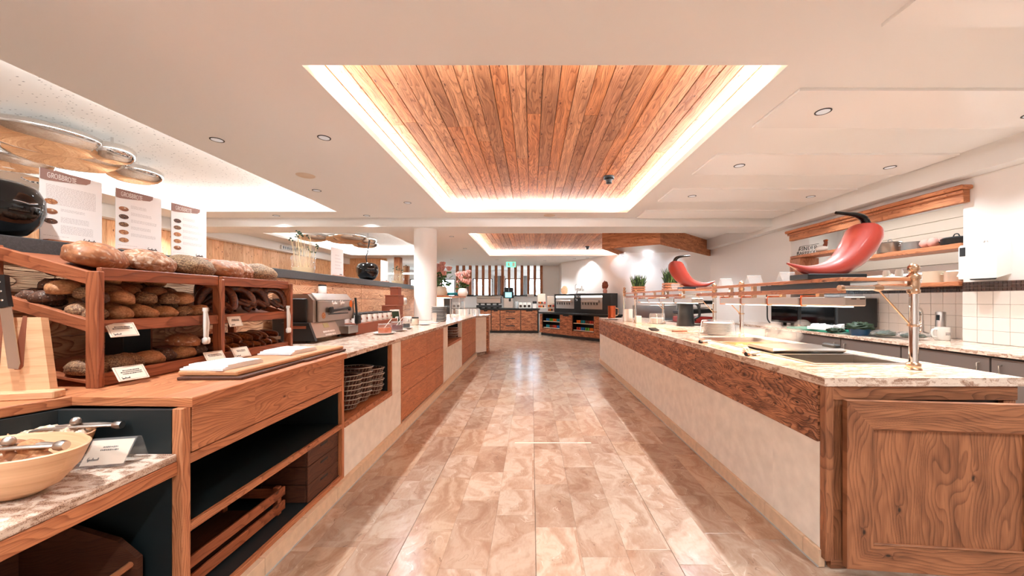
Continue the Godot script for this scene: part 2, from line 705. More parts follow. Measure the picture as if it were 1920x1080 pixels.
func make_materials():
	# ---- timber
	var old := wood_maps(1024, 512, Color(0.915, 0.67, 0.49), Color(0.52, 0.305, 0.185), {"rings": 30.0, "warp": 5.0, "knots": 26, "knot_size": 8.0, "grain": 0.55, "fibre": 0.6, "blotch": 0.42, "crack": 0.02, "stretch": 14.0, "bump": 2.5}, 11)
	var oak := wood_maps(1024, 512, Color(0.83, 0.56, 0.39), Color(0.55, 0.31, 0.185), {"stretch": 12.0, "rings": 38.0, "warp": 6.0, "knots": 3, "knot_size": 8.0, "grain": 0.75, "fibre": 0.55, "blotch": 0.3, "bump": 1.2}, 23)
	var spruce := wood_maps(1024, 512, Color(0.96, 0.78, 0.61), Color(0.80, 0.56, 0.39), {"rings": 22.0, "warp": 2.5, "knots": 54, "knot_size": 10.0, "grain": 0.5, "fibre": 0.4, "blotch": 0.35, "knot_dark": 1.5, "bump": 1.0}, 37)
	var clad := wood_maps(1024, 512, Color(0.86, 0.68, 0.53), Color(0.58, 0.38, 0.26), {"stretch": 9.0, "rings": 34.0, "warp": 7.0, "knots": 8, "knot_size": 10.0, "grain": 0.95, "fibre": 0.6, "blotch": 0.3, "crack": 0.012, "bump": 4.0}, 41)
	var pine := wood_maps(1024, 512, Color(0.66, 0.43, 0.29), Color(0.38, 0.22, 0.13), {"stretch": 12.0, "rings": 40.0, "warp": 6.0, "knots": 6, "knot_size": 10.0, "grain": 0.62, "fibre": 0.5, "blotch": 0.45, "knot_dark": 1.5, "bump": 2.0}, 53)
	for i in 4:
		var s: Color = [Color(1, 1, 1), Color(0.86, 0.83, 0.8), Color(1.0, 0.93, 0.86), Color(0.93, 0.9, 0.9)][i]
		M["old%d" % i] = wood_mat("old_timber_%d" % i, old, Vector2(2.6, 0.75), s, 0.72, 1.0)
		M["oak%d" % i] = wood_mat("oak_%d" % i, oak, Vector2(1.7, 0.6), [Color(1, 1, 1), Color(0.95, 0.93, 0.92), Color(1, 0.97, 0.94), Color(0.9, 0.88, 0.87)][i], 0.5, 0.6)
		M["spruce%d" % i] = wood_mat("spruce_%d" % i, spruce, Vector2(2.2, 0.9), [Color(1, 1, 1), Color(0.95, 0.93, 0.9), Color(1, 0.96, 0.92), Color(0.92, 0.9, 0.88)][i], 0.6, 0.6)
	var weather := wood_maps(1024, 512, Color(0.78, 0.52, 0.36), Color(0.36, 0.19, 0.11), {"rings": 30.0, "warp": 7.0, "knots": 14, "knot_size": 9.0, "grain": 0.95, "fibre": 0.9, "blotch": 0.55, "crack": 0.035, "stretch": 9.0, "bump": 4.0}, 67)
	var plain := wood_maps(256, 256, Color(0.88, 0.70, 0.54), Color(0.76, 0.56, 0.41), {"rings": 9.0, "warp": 2.0, "knots": 0, "grain": 0.45, "fibre": 0.5, "blotch": 0.3, "stretch": 10.0, "bump": 0.6}, 83)
	M.band = wood_mat("old_timber_band", weather, Vector2(1.6, 0.62), Color.WHITE, 0.7, 1.3)
	M.hood = wood_mat("old_timber_hood", old, Vector2(2.0, 0.8), Color(0.9, 0.82, 0.76), 0.7, 1.0)
	M.clad = wood_mat("brushed_cladding", clad, Vector2(2.0, 0.75), Color.WHITE, 0.65, 1.2)
	M.pine = wood_mat("pine_door", pine, Vector2(1.9, 0.85), Color.WHITE, 0.55, 0.8)
	M.rack = wood_mat("rack_beech", oak, Vector2(2.4, 1.2), Color(0.80, 0.70, 0.66), 0.5, 0.3)
	M.backwood = wood_mat("bar_timber", weather, Vector2(1.8, 0.7), Color(1.0, 0.95, 0.9), 0.7, 0.8)
	M.slat = wood_mat("slat_timber", old, Vector2(2.6, 0.8), Color(0.82, 0.72, 0.66), 0.7, 0.5)
	M.board = wood_mat("bread_board", plain, Vector2(0.7, 0.4), Color(0.93, 0.87, 0.82), 0.5, 0.3)
	M.crate = wood_mat("dark_crate", oak, Vector2(1.4, 0.5), Color(0.45, 0.4, 0.38), 0.6, 0.6)
	M.beech = wood_mat("pale_beech", plain, Vector2(0.6, 0.4), Color(1, 1, 1), 0.5, 0.2)
	# ---- stone
	var n1 := noise(5, 0.012, 5)
	var n2 := noise(6, 0.03, 4)
	var n3 := noise(8, 0.006, 3)
	var marble := picture(1024, 1024, func(x: float, y: float):
		var wx := x * 0.5 + n3.get_noise_2d(x * 0.7, y * 0.7) * 70.0
		var wy := y * 1.1 + n3.get_noise_2d(x * 0.6 + 500.0, y * 0.6) * 110.0
		var a := n3.get_noise_2d(wx * 1.3, wy * 1.3)
		var fine := n2.get_noise_2d(x * 1.2, y * 3.0) * 0.2 + n1.get_noise_2d(wx * 2.2, wy * 2.2) * 0.35
		var vein := 1.0 - clampf(absf(n1.get_noise_2d(wx * 0.6 + 900.0, wy * 0.7)) * 40.0, 0.0, 1.0)
		var dk := 1.0 - clampf(absf(n3.get_noise_2d(wx * 1.7 + 2000.0, wy * 1.7)) * 60.0, 0.0, 1.0)
		var c := Color(0.705, 0.62, 0.55).lerp(Color(0.605, 0.485, 0.405), clampf(0.45 + a * 0.95 + fine, 0, 1))
		c = c.lerp(Color(0.82, 0.765, 0.71), vein * 0.6 * clampf(0.25 + n3.get_noise_2d(x, y) * 2.5, 0, 1))
		return c.lerp(Color(0.36, 0.27, 0.23), dk * 0.6 * clampf(n2.get_noise_2d(x * 0.3, y * 0.3) * 3.0 - 0.1, 0, 1)))
	for i in 5:
		var t: Color = [Color(1, 1, 1), Color(0.955, 0.94, 0.93), Color(1.04, 1.035, 1.03), Color(0.92, 0.88, 0.855), Color(1.0, 0.96, 0.92)][i]
		var m := flat("marble_tile_%d" % i, t, 0.23)
		m.albedo_texture = marble
		m.uv1_scale = Vector3(0.62, 0.62, 1)
		M["marble%d" % i] = m
	M.marble_far = tri_mat("marble_far", marble, 1.6, 0.24, Color(0.97, 0.95, 0.93), true)
	var g1 := noise(15, 0.02, 4)
	var g2 := noise(16, 0.16, 2)
	var g3 := noise(17, 0.01, 4)
	var granite := picture(768, 768, func(x: float, y: float):
		var a := g1.get_noise_2d(x * 0.5 + g3.get_noise_2d(x, y) * 50.0, y * 1.4)
		var sp := g2.get_noise_2d(x, y)
		var c := Color(0.88, 0.80, 0.73).lerp(Color(0.72, 0.58, 0.49), clampf(0.35 + a * 1.7, 0, 1))
		var dk := clampf((g2.get_noise_2d(x * 1.5 + 300.0, y * 1.5) + a * 0.7 - 0.33) * 5.0, 0, 1)
		c = c.lerp(Color(0.36, 0.24, 0.2), dk * 0.75)
		return c.lerp(Color(0.93, 0.88, 0.82), clampf(sp * 2.0 - 0.5, 0, 1) * 0.6))
	M.granite = tri_mat("beige_granite", granite, 0.75, 0.18, Color(1, 1, 1), true)
	var speck := picture(256, 256, func(x: float, y: float):
		var s := g2.get_noise_2d(x * 2.2, y * 2.2) + g1.get_noise_2d(x * 3, y * 3) * 0.4
		return Color(0.25, 0.25, 0.255).lerp(Color(0.42, 0.43, 0.43), clampf(s * 1.5 + 0.35, 0, 1)))
	M.granite_dark = tri_mat("dark_granite", speck, 0.22, 0.45, Color(0.74, 0.74, 0.75), true)
	M.black_stone = tri_mat("black_stone", speck, 0.3, 0.3, Color(0.33, 0.36, 0.37), true)
	var pn := noise(61, 0.03, 4)
	var plast := picture(256, 256, func(x: float, y: float):
		var s := pn.get_noise_2d(x, y) * 0.05
		return Color(0.92 + s, 0.88 + s, 0.83 + s))
	M.plaster = tri_mat("cream_plaster", plast, 1.1, 0.85, Color(1, 1, 1), true)
	M.plinth_stone = tri_mat("plinth_stone", plast, 0.5, 0.6, Color(0.93, 0.84, 0.75), true)
	var dots := RandomNumberGenerator.new()
	dots.seed = 4
	var ac := Image.create(512, 512, false, Image.FORMAT_RGB8)
	ac.fill(Color(0.93, 0.91, 0.89))
	for i in 620:
		var dx := dots.randi() % 506
		var dy := dots.randi() % 508
		ac.fill_rect(Rect2i(dx, dy, 2 + dots.randi() % 4, 1 + dots.randi() % 2), Color(0.5, 0.47, 0.46))
	M.acoustic = tri_mat("acoustic_board", ImageTexture.create_from_image(ac), 1.9, 0.9, Color(1, 1, 1), true)
	# ---- bread
	var b1 := noise(71, 0.05, 4)
	var b2 := noise(72, 0.02, 3)
	var crumb := func(c0: Color, c1: Color, flour: float, seeds: float):
		return func(x: float, y: float):
			var a := b1.get_noise_2d(x, y)
			var c := c0.lerp(c1, clampf(0.5 + a * 1.4 + b2.get_noise_2d(x, y) * 0.8, 0, 1))
			if flour > 0.0:
				c = c.lerp(Color(0.9, 0.85, 0.78), clampf((b2.get_noise_2d(x * 1.6 + 200.0, y * 1.6) + a * 0.6 + flour - 0.5) * 3.0, 0, 1) * 0.85)
			if seeds > 0.0:
				var s := b1.get_noise_2d(x * 2.6 + 90.0, y * 4.5)
				if s > 0.42 - seeds * 0.5:
					c = Color(0.87, 0.74, 0.55) if b1.get_noise_2d(x * 0.9, y * 0.9 + 70.0) > -0.05 else Color(0.36, 0.24, 0.16)
			return c
	M.roll_tan = tri_mat("roll_crust", picture(256, 256, crumb.call(Color(0.78, 0.56, 0.38), Color(0.58, 0.36, 0.22), 0.0, 0.0)), 0.16, 0.6)
	M.roll_dark = tri_mat("rye_crust", picture(256, 256, crumb.call(Color(0.42, 0.26, 0.18), Color(0.22, 0.13, 0.09), 0.12, 0.0)), 0.16, 0.65)
	M.roll_seed = tri_mat("seed_crust", picture(256, 256, crumb.call(Color(0.55, 0.36, 0.23), Color(0.34, 0.2, 0.13), 0.0, 0.45)), 0.14, 0.7)
	M.loaf_flour = tri_mat("floured_crust", picture(256, 256, crumb.call(Color(0.66, 0.45, 0.31), Color(0.48, 0.29, 0.18), 0.42, 0.0)), 0.34, 0.75)
	M.loaf_brown = tri_mat("brown_crust", picture(256, 256, crumb.call(Color(0.68, 0.44, 0.28), Color(0.50, 0.29, 0.17), 0.2, 0.0)), 0.4, 0.6)
	M.loaf_seed = tri_mat("seeded_crust", picture(256, 256, crumb.call(Color(0.5, 0.36, 0.25), Color(0.28, 0.19, 0.13), 0.0, 0.62)), 0.16, 0.75)
	M.pretzel = tri_mat("lye_crust", picture(128, 128, crumb.call(Color(0.45, 0.22, 0.11), Color(0.23, 0.10, 0.06), 0.0, 0.0)), 0.15, 0.28)
	M.stick = tri_mat("stick_crust", picture(128, 128, crumb.call(Color(0.66, 0.4, 0.23), Color(0.36, 0.19, 0.11), 0.0, 0.0)), 0.12, 0.4)
	M.sugar = tri_mat("sugar_dusting", picture(128, 128, crumb.call(Color(0.8, 0.66, 0.55), Color(0.68, 0.5, 0.38), 0.75, 0.0)), 0.14, 0.8)
	flat("crumb", Color(0.88, 0.76, 0.6), 0.8)
	# ---- plain things
	flat("paint", Color(0.925, 0.918, 0.908), 0.75)
	flat("paint_gloss", Color(0.975, 0.965, 0.955), 0.25)
	flat("paint_white", Color(0.94, 0.92, 0.9), 0.7)
	flat("wall_white", Color(0.925, 0.90, 0.88), 0.8)
	flat("liner_brown", Color(0.34, 0.19, 0.15), 0.7)
	flat("whitewash", Color(0.86, 0.80, 0.74), 0.8)
	flat("grout", Color(0.62, 0.55, 0.5), 0.9)
	flat("floor_joint", Color(0.42, 0.32, 0.27), 0.9)
	flat("teal_black", Color(0.075, 0.115, 0.125), 0.55)
	flat("black", Color(0.05, 0.055, 0.06), 0.4)
	flat("black_gloss", Color(0.03, 0.03, 0.032), 0.08)
	flat("dark_plastic", Color(0.12, 0.125, 0.13), 0.45)
	flat("chrome", Color(0.88, 0.87, 0.86), 0.05, 1.0)
	flat("steel", Color(0.74, 0.72, 0.70), 0.28, 1.0)
	flat("steel_soft", Color(0.72, 0.67, 0.63), 0.42, 1.0)
	flat("brass", Color(0.80, 0.67, 0.56), 0.22, 1.0)
	flat("copper", Color(0.8, 0.42, 0.27), 0.25, 1.0)
	flat("porcelain", Color(0.92, 0.90, 0.87), 0.15)
	flat("enamel", Color(0.90, 0.86, 0.78), 0.2)
	flat("paper", Color(0.94, 0.92, 0.9), 0.8)
	flat("card", Color(0.86, 0.78, 0.70), 0.8)
	flat("linen", Color(0.93, 0.92, 0.92), 0.9)
	flat("chili_red", Color(0.62, 0.16, 0.085), 0.12).clearcoat_enabled = true
	flat("leaf", Color(0.24, 0.36, 0.17), 0.6)
	flat("leaf_light", Color(0.45, 0.56, 0.27), 0.6)
	flat("leaf_dark", Color(0.12, 0.2, 0.11), 0.55)
	flat("dry_stem", Color(0.78, 0.66, 0.5), 0.8)
	flat("pink", Color(0.82, 0.60, 0.55), 0.6)
	flat("soil", Color(0.2, 0.14, 0.1), 0.9)
	flat("cork_brown", Color(0.55, 0.30, 0.20), 0.7)
	flat("cabinet_grey", Color(0.41, 0.36, 0.335), 0.5)
	flat("tile_white", Color(0.92, 0.88, 0.84), 0.15)
	flat("mosaic_brown", Color(0.27, 0.18, 0.15), 0.2)
	flat("mosaic_mid", Color(0.36, 0.25, 0.2), 0.2)
	flat("jam_orange", Color(0.74, 0.34, 0.12), 0.15)
	flat("jam_red", Color(0.36, 0.1, 0.12), 0.12)
	flat("jam_dark", Color(0.04, 0.02, 0.03), 0.12)
	flat("label_brown", Color(0.61, 0.47, 0.43), 0.7)
	flat("ink", Color(0.25, 0.21, 0.2), 0.8)
	flat("ink_light", Color(0.95, 0.92, 0.9), 0.6)
	flat("blue_bowl", Color(0.09, 0.27, 0.42), 0.3)
	flat("green_board", Color(0.12, 0.55, 0.45), 0.5)
	flat("red_plastic", Color(0.6, 0.16, 0.13), 0.35)
	flat("grey_tray", Color(0.55, 0.54, 0.53), 0.5)
	flat("tray_light", Color(0.68, 0.67, 0.66), 0.5)
	flat("wicker", Color(0.66, 0.55, 0.48), 0.55)
	flat("curtain_brown", Color(0.42, 0.30, 0.25), 0.9)
	flat("curtain_grey", Color(0.50, 0.47, 0.45), 0.9)
	flat("tong_copper", Color(0.72, 0.45, 0.32), 0.3, 0.8)
	flat("egg_food", Color(0.9, 0.68, 0.38), 0.6)
	flat("sausage_food", Color(0.72, 0.4, 0.24), 0.45)
	for c in [["cup_blue", Color(0.16, 0.42, 0.66)], ["cup_green", Color(0.33, 0.62, 0.22)], ["cup_orange", Color(0.85, 0.43, 0.13)], ["cup_teal", Color(0.12, 0.55, 0.6)], ["cup_brown", Color(0.45, 0.25, 0.2)], ["cup_red", Color(0.75, 0.25, 0.2)]]:
		flat(c[0], c[1], 0.2)
	glass("clear_glass", Color(0.95, 0.97, 0.97), 0.06)
	glass("acrylic", Color(0.95, 0.95, 0.95), 0.06)
	glass("frost", Color(0.92, 0.93, 0.93), 0.3)
	glow("led", Color(1.0, 0.95, 0.88), 5.0)
	glow("lens", Color(0.82, 0.84, 0.86), 0.22)
	glow("tube_white", Color(1.0, 0.97, 0.93), 3.0)
	glow("screen_cyan", Color(0.55, 0.92, 0.95), 0.9)
	glow("exit_green", Color(0.45, 0.95, 0.75), 0.9)
	glow("panel_warm", Color(1.0, 0.86, 0.68), 0.6)
	glow("display", Color(0.62, 0.58, 0.42), 0.25)

# ---------------------------------------------------------------- light from the coves, the timber ceilings and the trays
const R1 := [-1.47, 1.64, 2.32, 6.24]
const R2 := [-1.44, 3.0, 8.2, 12.4]
const T1 := [-6.05, -3.32, -1.2, 6.18]
const T2 := [-6.05, -3.25, 8.1, 12.2]

func cove_lights():
	for r in [[R1, 4.0], [R2, 3.6]]:
		var q: Array = r[0]
		var e: float = r[1]
		var h := 2.925
		var lx: float = q[3] - q[2]
		var ly: float = q[1] - q[0]
		strip("cove", P(q[0] - 0.09, h, q[2] - 0.05), P(q[0] - 0.09, h, q[3] + 0.05), Vector3(0.6, 1, 0), e * lx / 4.0)
		strip("cove", P(q[1] + 0.09, h, q[2] - 0.05), P(q[1] + 0.09, h, q[3] + 0.05), Vector3(-0.6, 1, 0), e * lx / 4.0)
		strip("cove", P(q[0], h, q[3] + 0.09), P(q[1], h, q[3] + 0.09), Vector3(0, 1, 0.6), e * ly / 4.0)
		strip("cove", P(q[0], h, q[2] - 0.09), P(q[1], h, q[2] - 0.09), Vector3(0, 1, -0.6), e * ly / 4.0)
	for q in [T1, T2]:
		var h := 2.93
		var l: float = q[3] - q[2]
		strip("tray", P(q[0] - 0.12, h, q[2]), P(q[0] - 0.12, h, q[3]), Vector3(0.8, 1, 0), 7.0 * l / 5.0)
		strip("tray", P(q[0], h, q[3] + 0.12), P(q[1], h, q[3] + 0.12), Vector3(0, 1, 0.8), 5.0)
		strip("tray", P(q[1] + 0.10, h, q[2]), P(q[1] + 0.10, h, q[3]), Vector3(-0.8, 1, 0), 4.0 * l / 5.0)

func cells(a0: float, a1: float, b0: float, b1: float, holes: Array) -> Array:
	var bs := [b0, b1]
	for q in holes:
		for v in [q[2], q[3]]:
			if v > b0 and v < b1 and not bs.has(v):
				bs.append(v)
	bs.sort()
	var out := []
	for i in bs.size() - 1:
		var mid: float = (bs[i] + bs[i + 1]) / 2
		var cuts := []
		for q in holes:
			if mid > q[2] and mid < q[3]:
				cuts.append([q[0], q[1]])
		cuts.sort_custom(func(a, b): return a[0] < b[0])
		var at := a0
		for c in cuts:
			if c[0] > at:
				out.append([at, c[0], bs[i], bs[i + 1]])
			at = maxf(at, c[1])
		if at < a1:
			out.append([at, a1, bs[i], bs[i + 1]])
	return out

func joined(list: Array) -> ArrayMesh:
	var st := begin()
	for b in list:
		add_box(st, P((b[0] + b[1]) / 2, (b[2] + b[3]) / 2, (b[4] + b[5]) / 2), Vector3(absf(b[1] - b[0]), absf(b[3] - b[2]), absf(b[5] - b[4])), b[6] if b.size() > 6 else 0.0, 2)
	return done(st)

func timber_ceiling(q: Array, n: int):
	var x0: float = q[0] - 0.14
	var x1: float = q[1] + 0.14
	var d0: float = q[2] - 0.14
	var d1: float = q[3] + 0.14
	var o := sext("ceiling", x0 - 0.04, x1 + 0.04, 3.062, 3.1, d0 - 0.04, d1 + 0.04, M.black)
	part(o, "cove_wall", joined([[x0 - 0.04, x0, 2.91, 3.062, d0 - 0.04, d1 + 0.04], [x1, x1 + 0.04, 2.91, 3.062, d0 - 0.04, d1 + 0.04], [x0, x1, 2.91, 3.062, d0 - 0.04, d0], [x0, x1, 2.91, 3.062, d1, d1 + 0.04]]), M.paint_white, -o.position)
	part(o, "led_strip", joined([[q[0] - 0.1, q[0] - 0.08, 2.911, 2.922, d0 + 0.05, d1 - 0.05], [q[1] + 0.08, q[1] + 0.1, 2.911, 2.922, d0 + 0.05, d1 - 0.05], [q[0], q[1], 2.911, 2.922, q[3] + 0.08, q[3] + 0.1], [q[0], q[1], 2.911, 2.922, q[2] - 0.1, q[2] - 0.08]]), M.led, -o.position)
	var w := (x1 - x0) / n
	for i in n:
		var a := x0 + w * i
		var cut := lerpf(d0, d1, rng.randf_range(0.25, 0.8))
		var drop := rng.randf() * 0.006
		for s in [[d0, cut], [cut, d1]]:
			ext(o, "plank", a + 0.0025, a + w - 0.0025, 3.03 - drop, 3.06, s[0] + 0.0015, s[1] - 0.0015, M["old%d" % (rng.randi() % 4)], 0.003, 2)

func tray(q: Array):
	var x0: float = q[0] - 0.2
	var x1: float = q[1] + 0.16
	var d0: float = q[2] - 0.1
	var d1: float = q[3] + 0.2
	var o := sext("ceiling", x0, x1, 3.06, 3.1, d0, d1, M.acoustic)
	part(o, "cove_wall", joined([[x0 - 0.04, x0, 2.91, 3.1, d0 - 0.04, d1 + 0.04], [x1, x1 + 0.04, 2.91, 3.1, d0 - 0.04, d1 + 0.04], [x0, x1, 2.91, 3.1, d0 - 0.04, d0], [x0, x1, 2.91, 3.1, d1, d1 + 0.04]]), M.paint_white, -o.position)
	part(o, "led_strip", joined([[q[0] - 0.13, q[0] - 0.11, 2.911, 2.925, d0 + 0.1, d1 - 0.1], [q[0], q[1], 2.911, 2.925, q[3] + 0.11, q[3] + 0.13], [q[1] + 0.09, q[1] + 0.11, 2.911, 2.925, d0 + 0.1, d1 - 0.1]]), M.led, -o.position)

func room():
	# ---- floor: stone tiles in the aisle, one surface beyond
	var fl := sext("floor", -6.8, 7.0, -0.12, -0.006, -1.6, 18.8, M.floor_joint)
	var cols := [-1.30, -1.196, -0.953, -0.71, -0.466, -0.223, 0.02, 0.263, 0.506, 0.75, 0.992, 1.235, 1.446]
	for c in cols.size() - 1:
		var w: float = cols[c + 1] - cols[c]
		var d := 1.2 - rng.randf() * 0.3
		while d < 9.4:
			var l: float = [0.3, 0.4, 0.5, 0.62][rng.randi() % 4]
			var g := 0.0025 if c in [3, 6, 9] else 0.0006
			var t := box(w - g, 0.012, l - 0.0008, 0.0005, 2, rng.randi() % 9)
			part(fl, "floor_tile", t, M["marble%d" % (rng.randi() % 5)], P(cols[c] + w / 2 + g / 2, -0.006, d + l / 2) - fl.position)
			d += l
	part(fl, "stone_floor", joined([[-6.8, -1.3, -0.01, 0.0, -1.6, 18.8], [1.446, 7.0, -0.01, 0.0, -1.6, 18.8], [-1.3, 1.446, -0.01, 0.0, -1.6, 0.9], [-1.3, 1.446, -0.01, -0.0005, 9.4, 18.8]]), M.marble_far, -fl.position)
	# ---- ceiling with its openings
	var cl := []
	for c in cells(-6.8, 4.6, -1.6, 18.6, [R1, R2, T1, T2]):
		cl.append([c[0], c[1], 2.85, 2.91, c[2], c[3]])
	var ce := struct("ceiling", joined(cl), M.paint)
	# glossy bands over the hot buffet
	for b in [[0.9, 1.97], [2.57, 3.13], [3.71, 4.30], [4.87, 5.46], [6.03, 6.6]]:
		part(ce, "gloss_panel", joined([[1.9, 4.38, 2.83, 2.8505, b[0], b[1]]]), M.paint_gloss)
	timber_ceiling(R1, 26)
	timber_ceiling(R2, 34)
	tray(T1)
	tray(T2)
	sext("trim_1", -6.8, 4.6, 2.689, 2.85, 6.645, 7.28, M.paint)
	sext("trim_2", 4.39, 4.6, 2.62, 2.85, -1.6, 9.2, M.paint)
	# ---- column
	struct("column", lathe([Vector2(0.21, 0.972), Vector2(0.21, 2.69)], 48), M.wall_white, P(-2.03, 0, 6.93))
	# ---- right wall: tiled nearer part, recessed part with the hatch, plain part
	var wn := sext("wall_right", 4.57, 4.9, 0.0, 2.85, -1.6, 3.84, M.wall_white)
	sext("wall_right", 4.57, 4.9, 0.0, 2.85, 6.4, 9.3, M.wall_white)
	var wr := sext("wall_right", 4.8, 4.9, 0.0, 1.5, 3.84, 6.4, M.wall_white)
	sext("wall_right", 4.57, 4.9, 2.5, 2.85, 3.84, 6.4, M.wall_white)
	for spec in [[wn, 4.57, 2.7, 3.84], [wr, 4.8, 3.84, 6.4]]:
		var o: MeshInstance3D = spec[0]
		var x: float = spec[1]
		var nd := int((spec[3] - spec[2]) / 0.128)
		part(o, "tile_bed", joined([[x - 0.006, x, 0.9, 1.536, spec[2], spec[3]]]), M.grout, -o.position)
		for i in nd:
			for j in 4:
				var a: float = spec[3] - 0.128 * (i + 1)
				part(o, "wall_tile", box(0.008, 0.128, 0.125, 0.0015, 2), M.tile_white, P(x - 0.008, 0.976 + 0.131 * j, a + 0.064) - o.position)
		var mo := begin()
		var k := 0.033
		for i in int((spec[3] - spec[2]) / k):
			for j in 3:
				add_box(mo, P(x - 0.008, 1.453 + 0.032 * j, spec[3] - k * (i + 0.5)), Vector3(0.008, 0.0285, 0.0295), 0.001)
		var mm := part(o, "mosaic_band", done(mo), M.mosaic_brown, -o.position)
		mm.set_meta("kind", "stuff")
	# ---- oblique wall behind the drinks bar, back wall with windows
	struct("wall_oblique", prism([Vector2(4.57, 9.28), Vector2(4.75, 9.38), Vector2(1.38, 14.72), Vector2(1.2, 14.6)], 0.0, 2.85), M.wall_white)
	struct("wall_back", prism([Vector2(1.2, 14.6), Vector2(1.38, 14.72), Vector2(1.38, 16.1), Vector2(0.42, 16.1), Vector2(0.42, 15.95), Vector2(1.2, 15.95)], 0.0, 2.85), M.wall_white)
	var wins := [[-6.2, -5.0, 0.9, 2.4], [-4.6, -3.9, 0.9, 2.4], [-3.0, -2.0, 0.9, 2.43], [-1.35, -0.55, 0.9, 2.43], [-0.15, 0.62, 0.9, 2.43], [1.0, 1.9, 0.9, 2.43]]
	var bw := []
	for c in cells(-6.8, 4.9, 0.0, 2.85, wins):
		bw.append([c[0], c[1], c[2], c[3], 18.4, 18.6])
	struct("wall_back", joined(bw), M.wall_white)
	for w in wins:
		var o := struct("window_%d" % (wins.find(w) + 1), joined([[w[0], w[0] + 0.05, w[2], w[3], 18.42, 18.5], [w[1] - 0.05, w[1], w[2], w[3], 18.42, 18.5], [w[0], w[1], w[2], w[2] + 0.05, 18.42, 18.5], [w[0], w[1], w[3] - 0.05, w[3], 18.42, 18.5]]), M.curtain_brown)
		part(o, "pane", joined([[w[0] + 0.05, w[1] - 0.05, w[2] + 0.05, w[3] - 0.05, 18.455, 18.46]]), M.clear_glass)
	# ---- left wall, clad in upright spruce boards, cornice above
	var wl := sext("wall_left", -7.0, -6.83, 0.0, 2.85, -1.6, 18.6, M.wall_white)
	var d := 0.4
	while d < 13.2:
		var w: float = [0.24, 0.29, 0.33][rng.randi() % 3]
		ext(wl, "cladding_board", -6.83, -6.8, 0.0, 2.64, d + 0.002, d + w - 0.002, M["spruce%d" % (rng.randi() % 4)], 0.002, 1)
		d += w
	part(wl, "cornice", joined([[-6.83, -6.62, 2.64, 2.85, -1.6, 18.4]]), M.paint_white, -wl.position)
	sext("wall_dining", -6.8, -5.3, 0.0, 2.85, 13.2, 13.3, M["spruce1"], 0.0, 1)
	sext("wall_behind", -7.0, 4.9, 0.0, 2.91, -1.75, -1.6, M.wall_white)
	# closed roof over everything, so that daylight comes only through the windows
	sext("ceiling", -7.2, 7.3, 3.1, 3.2, -1.9, 18.8, M.paint_white)
	for s in [[-7.2, -6.8, -1.9, 18.8], [4.6, 7.3, -1.9, 3.0], [-7.2, 7.3, -1.9, -1.6], [-7.2, 7.3, 18.4, 18.8]]:
		sext("ceiling", s[0], s[1], 2.85, 3.1, s[2], s[3], M.paint_white)

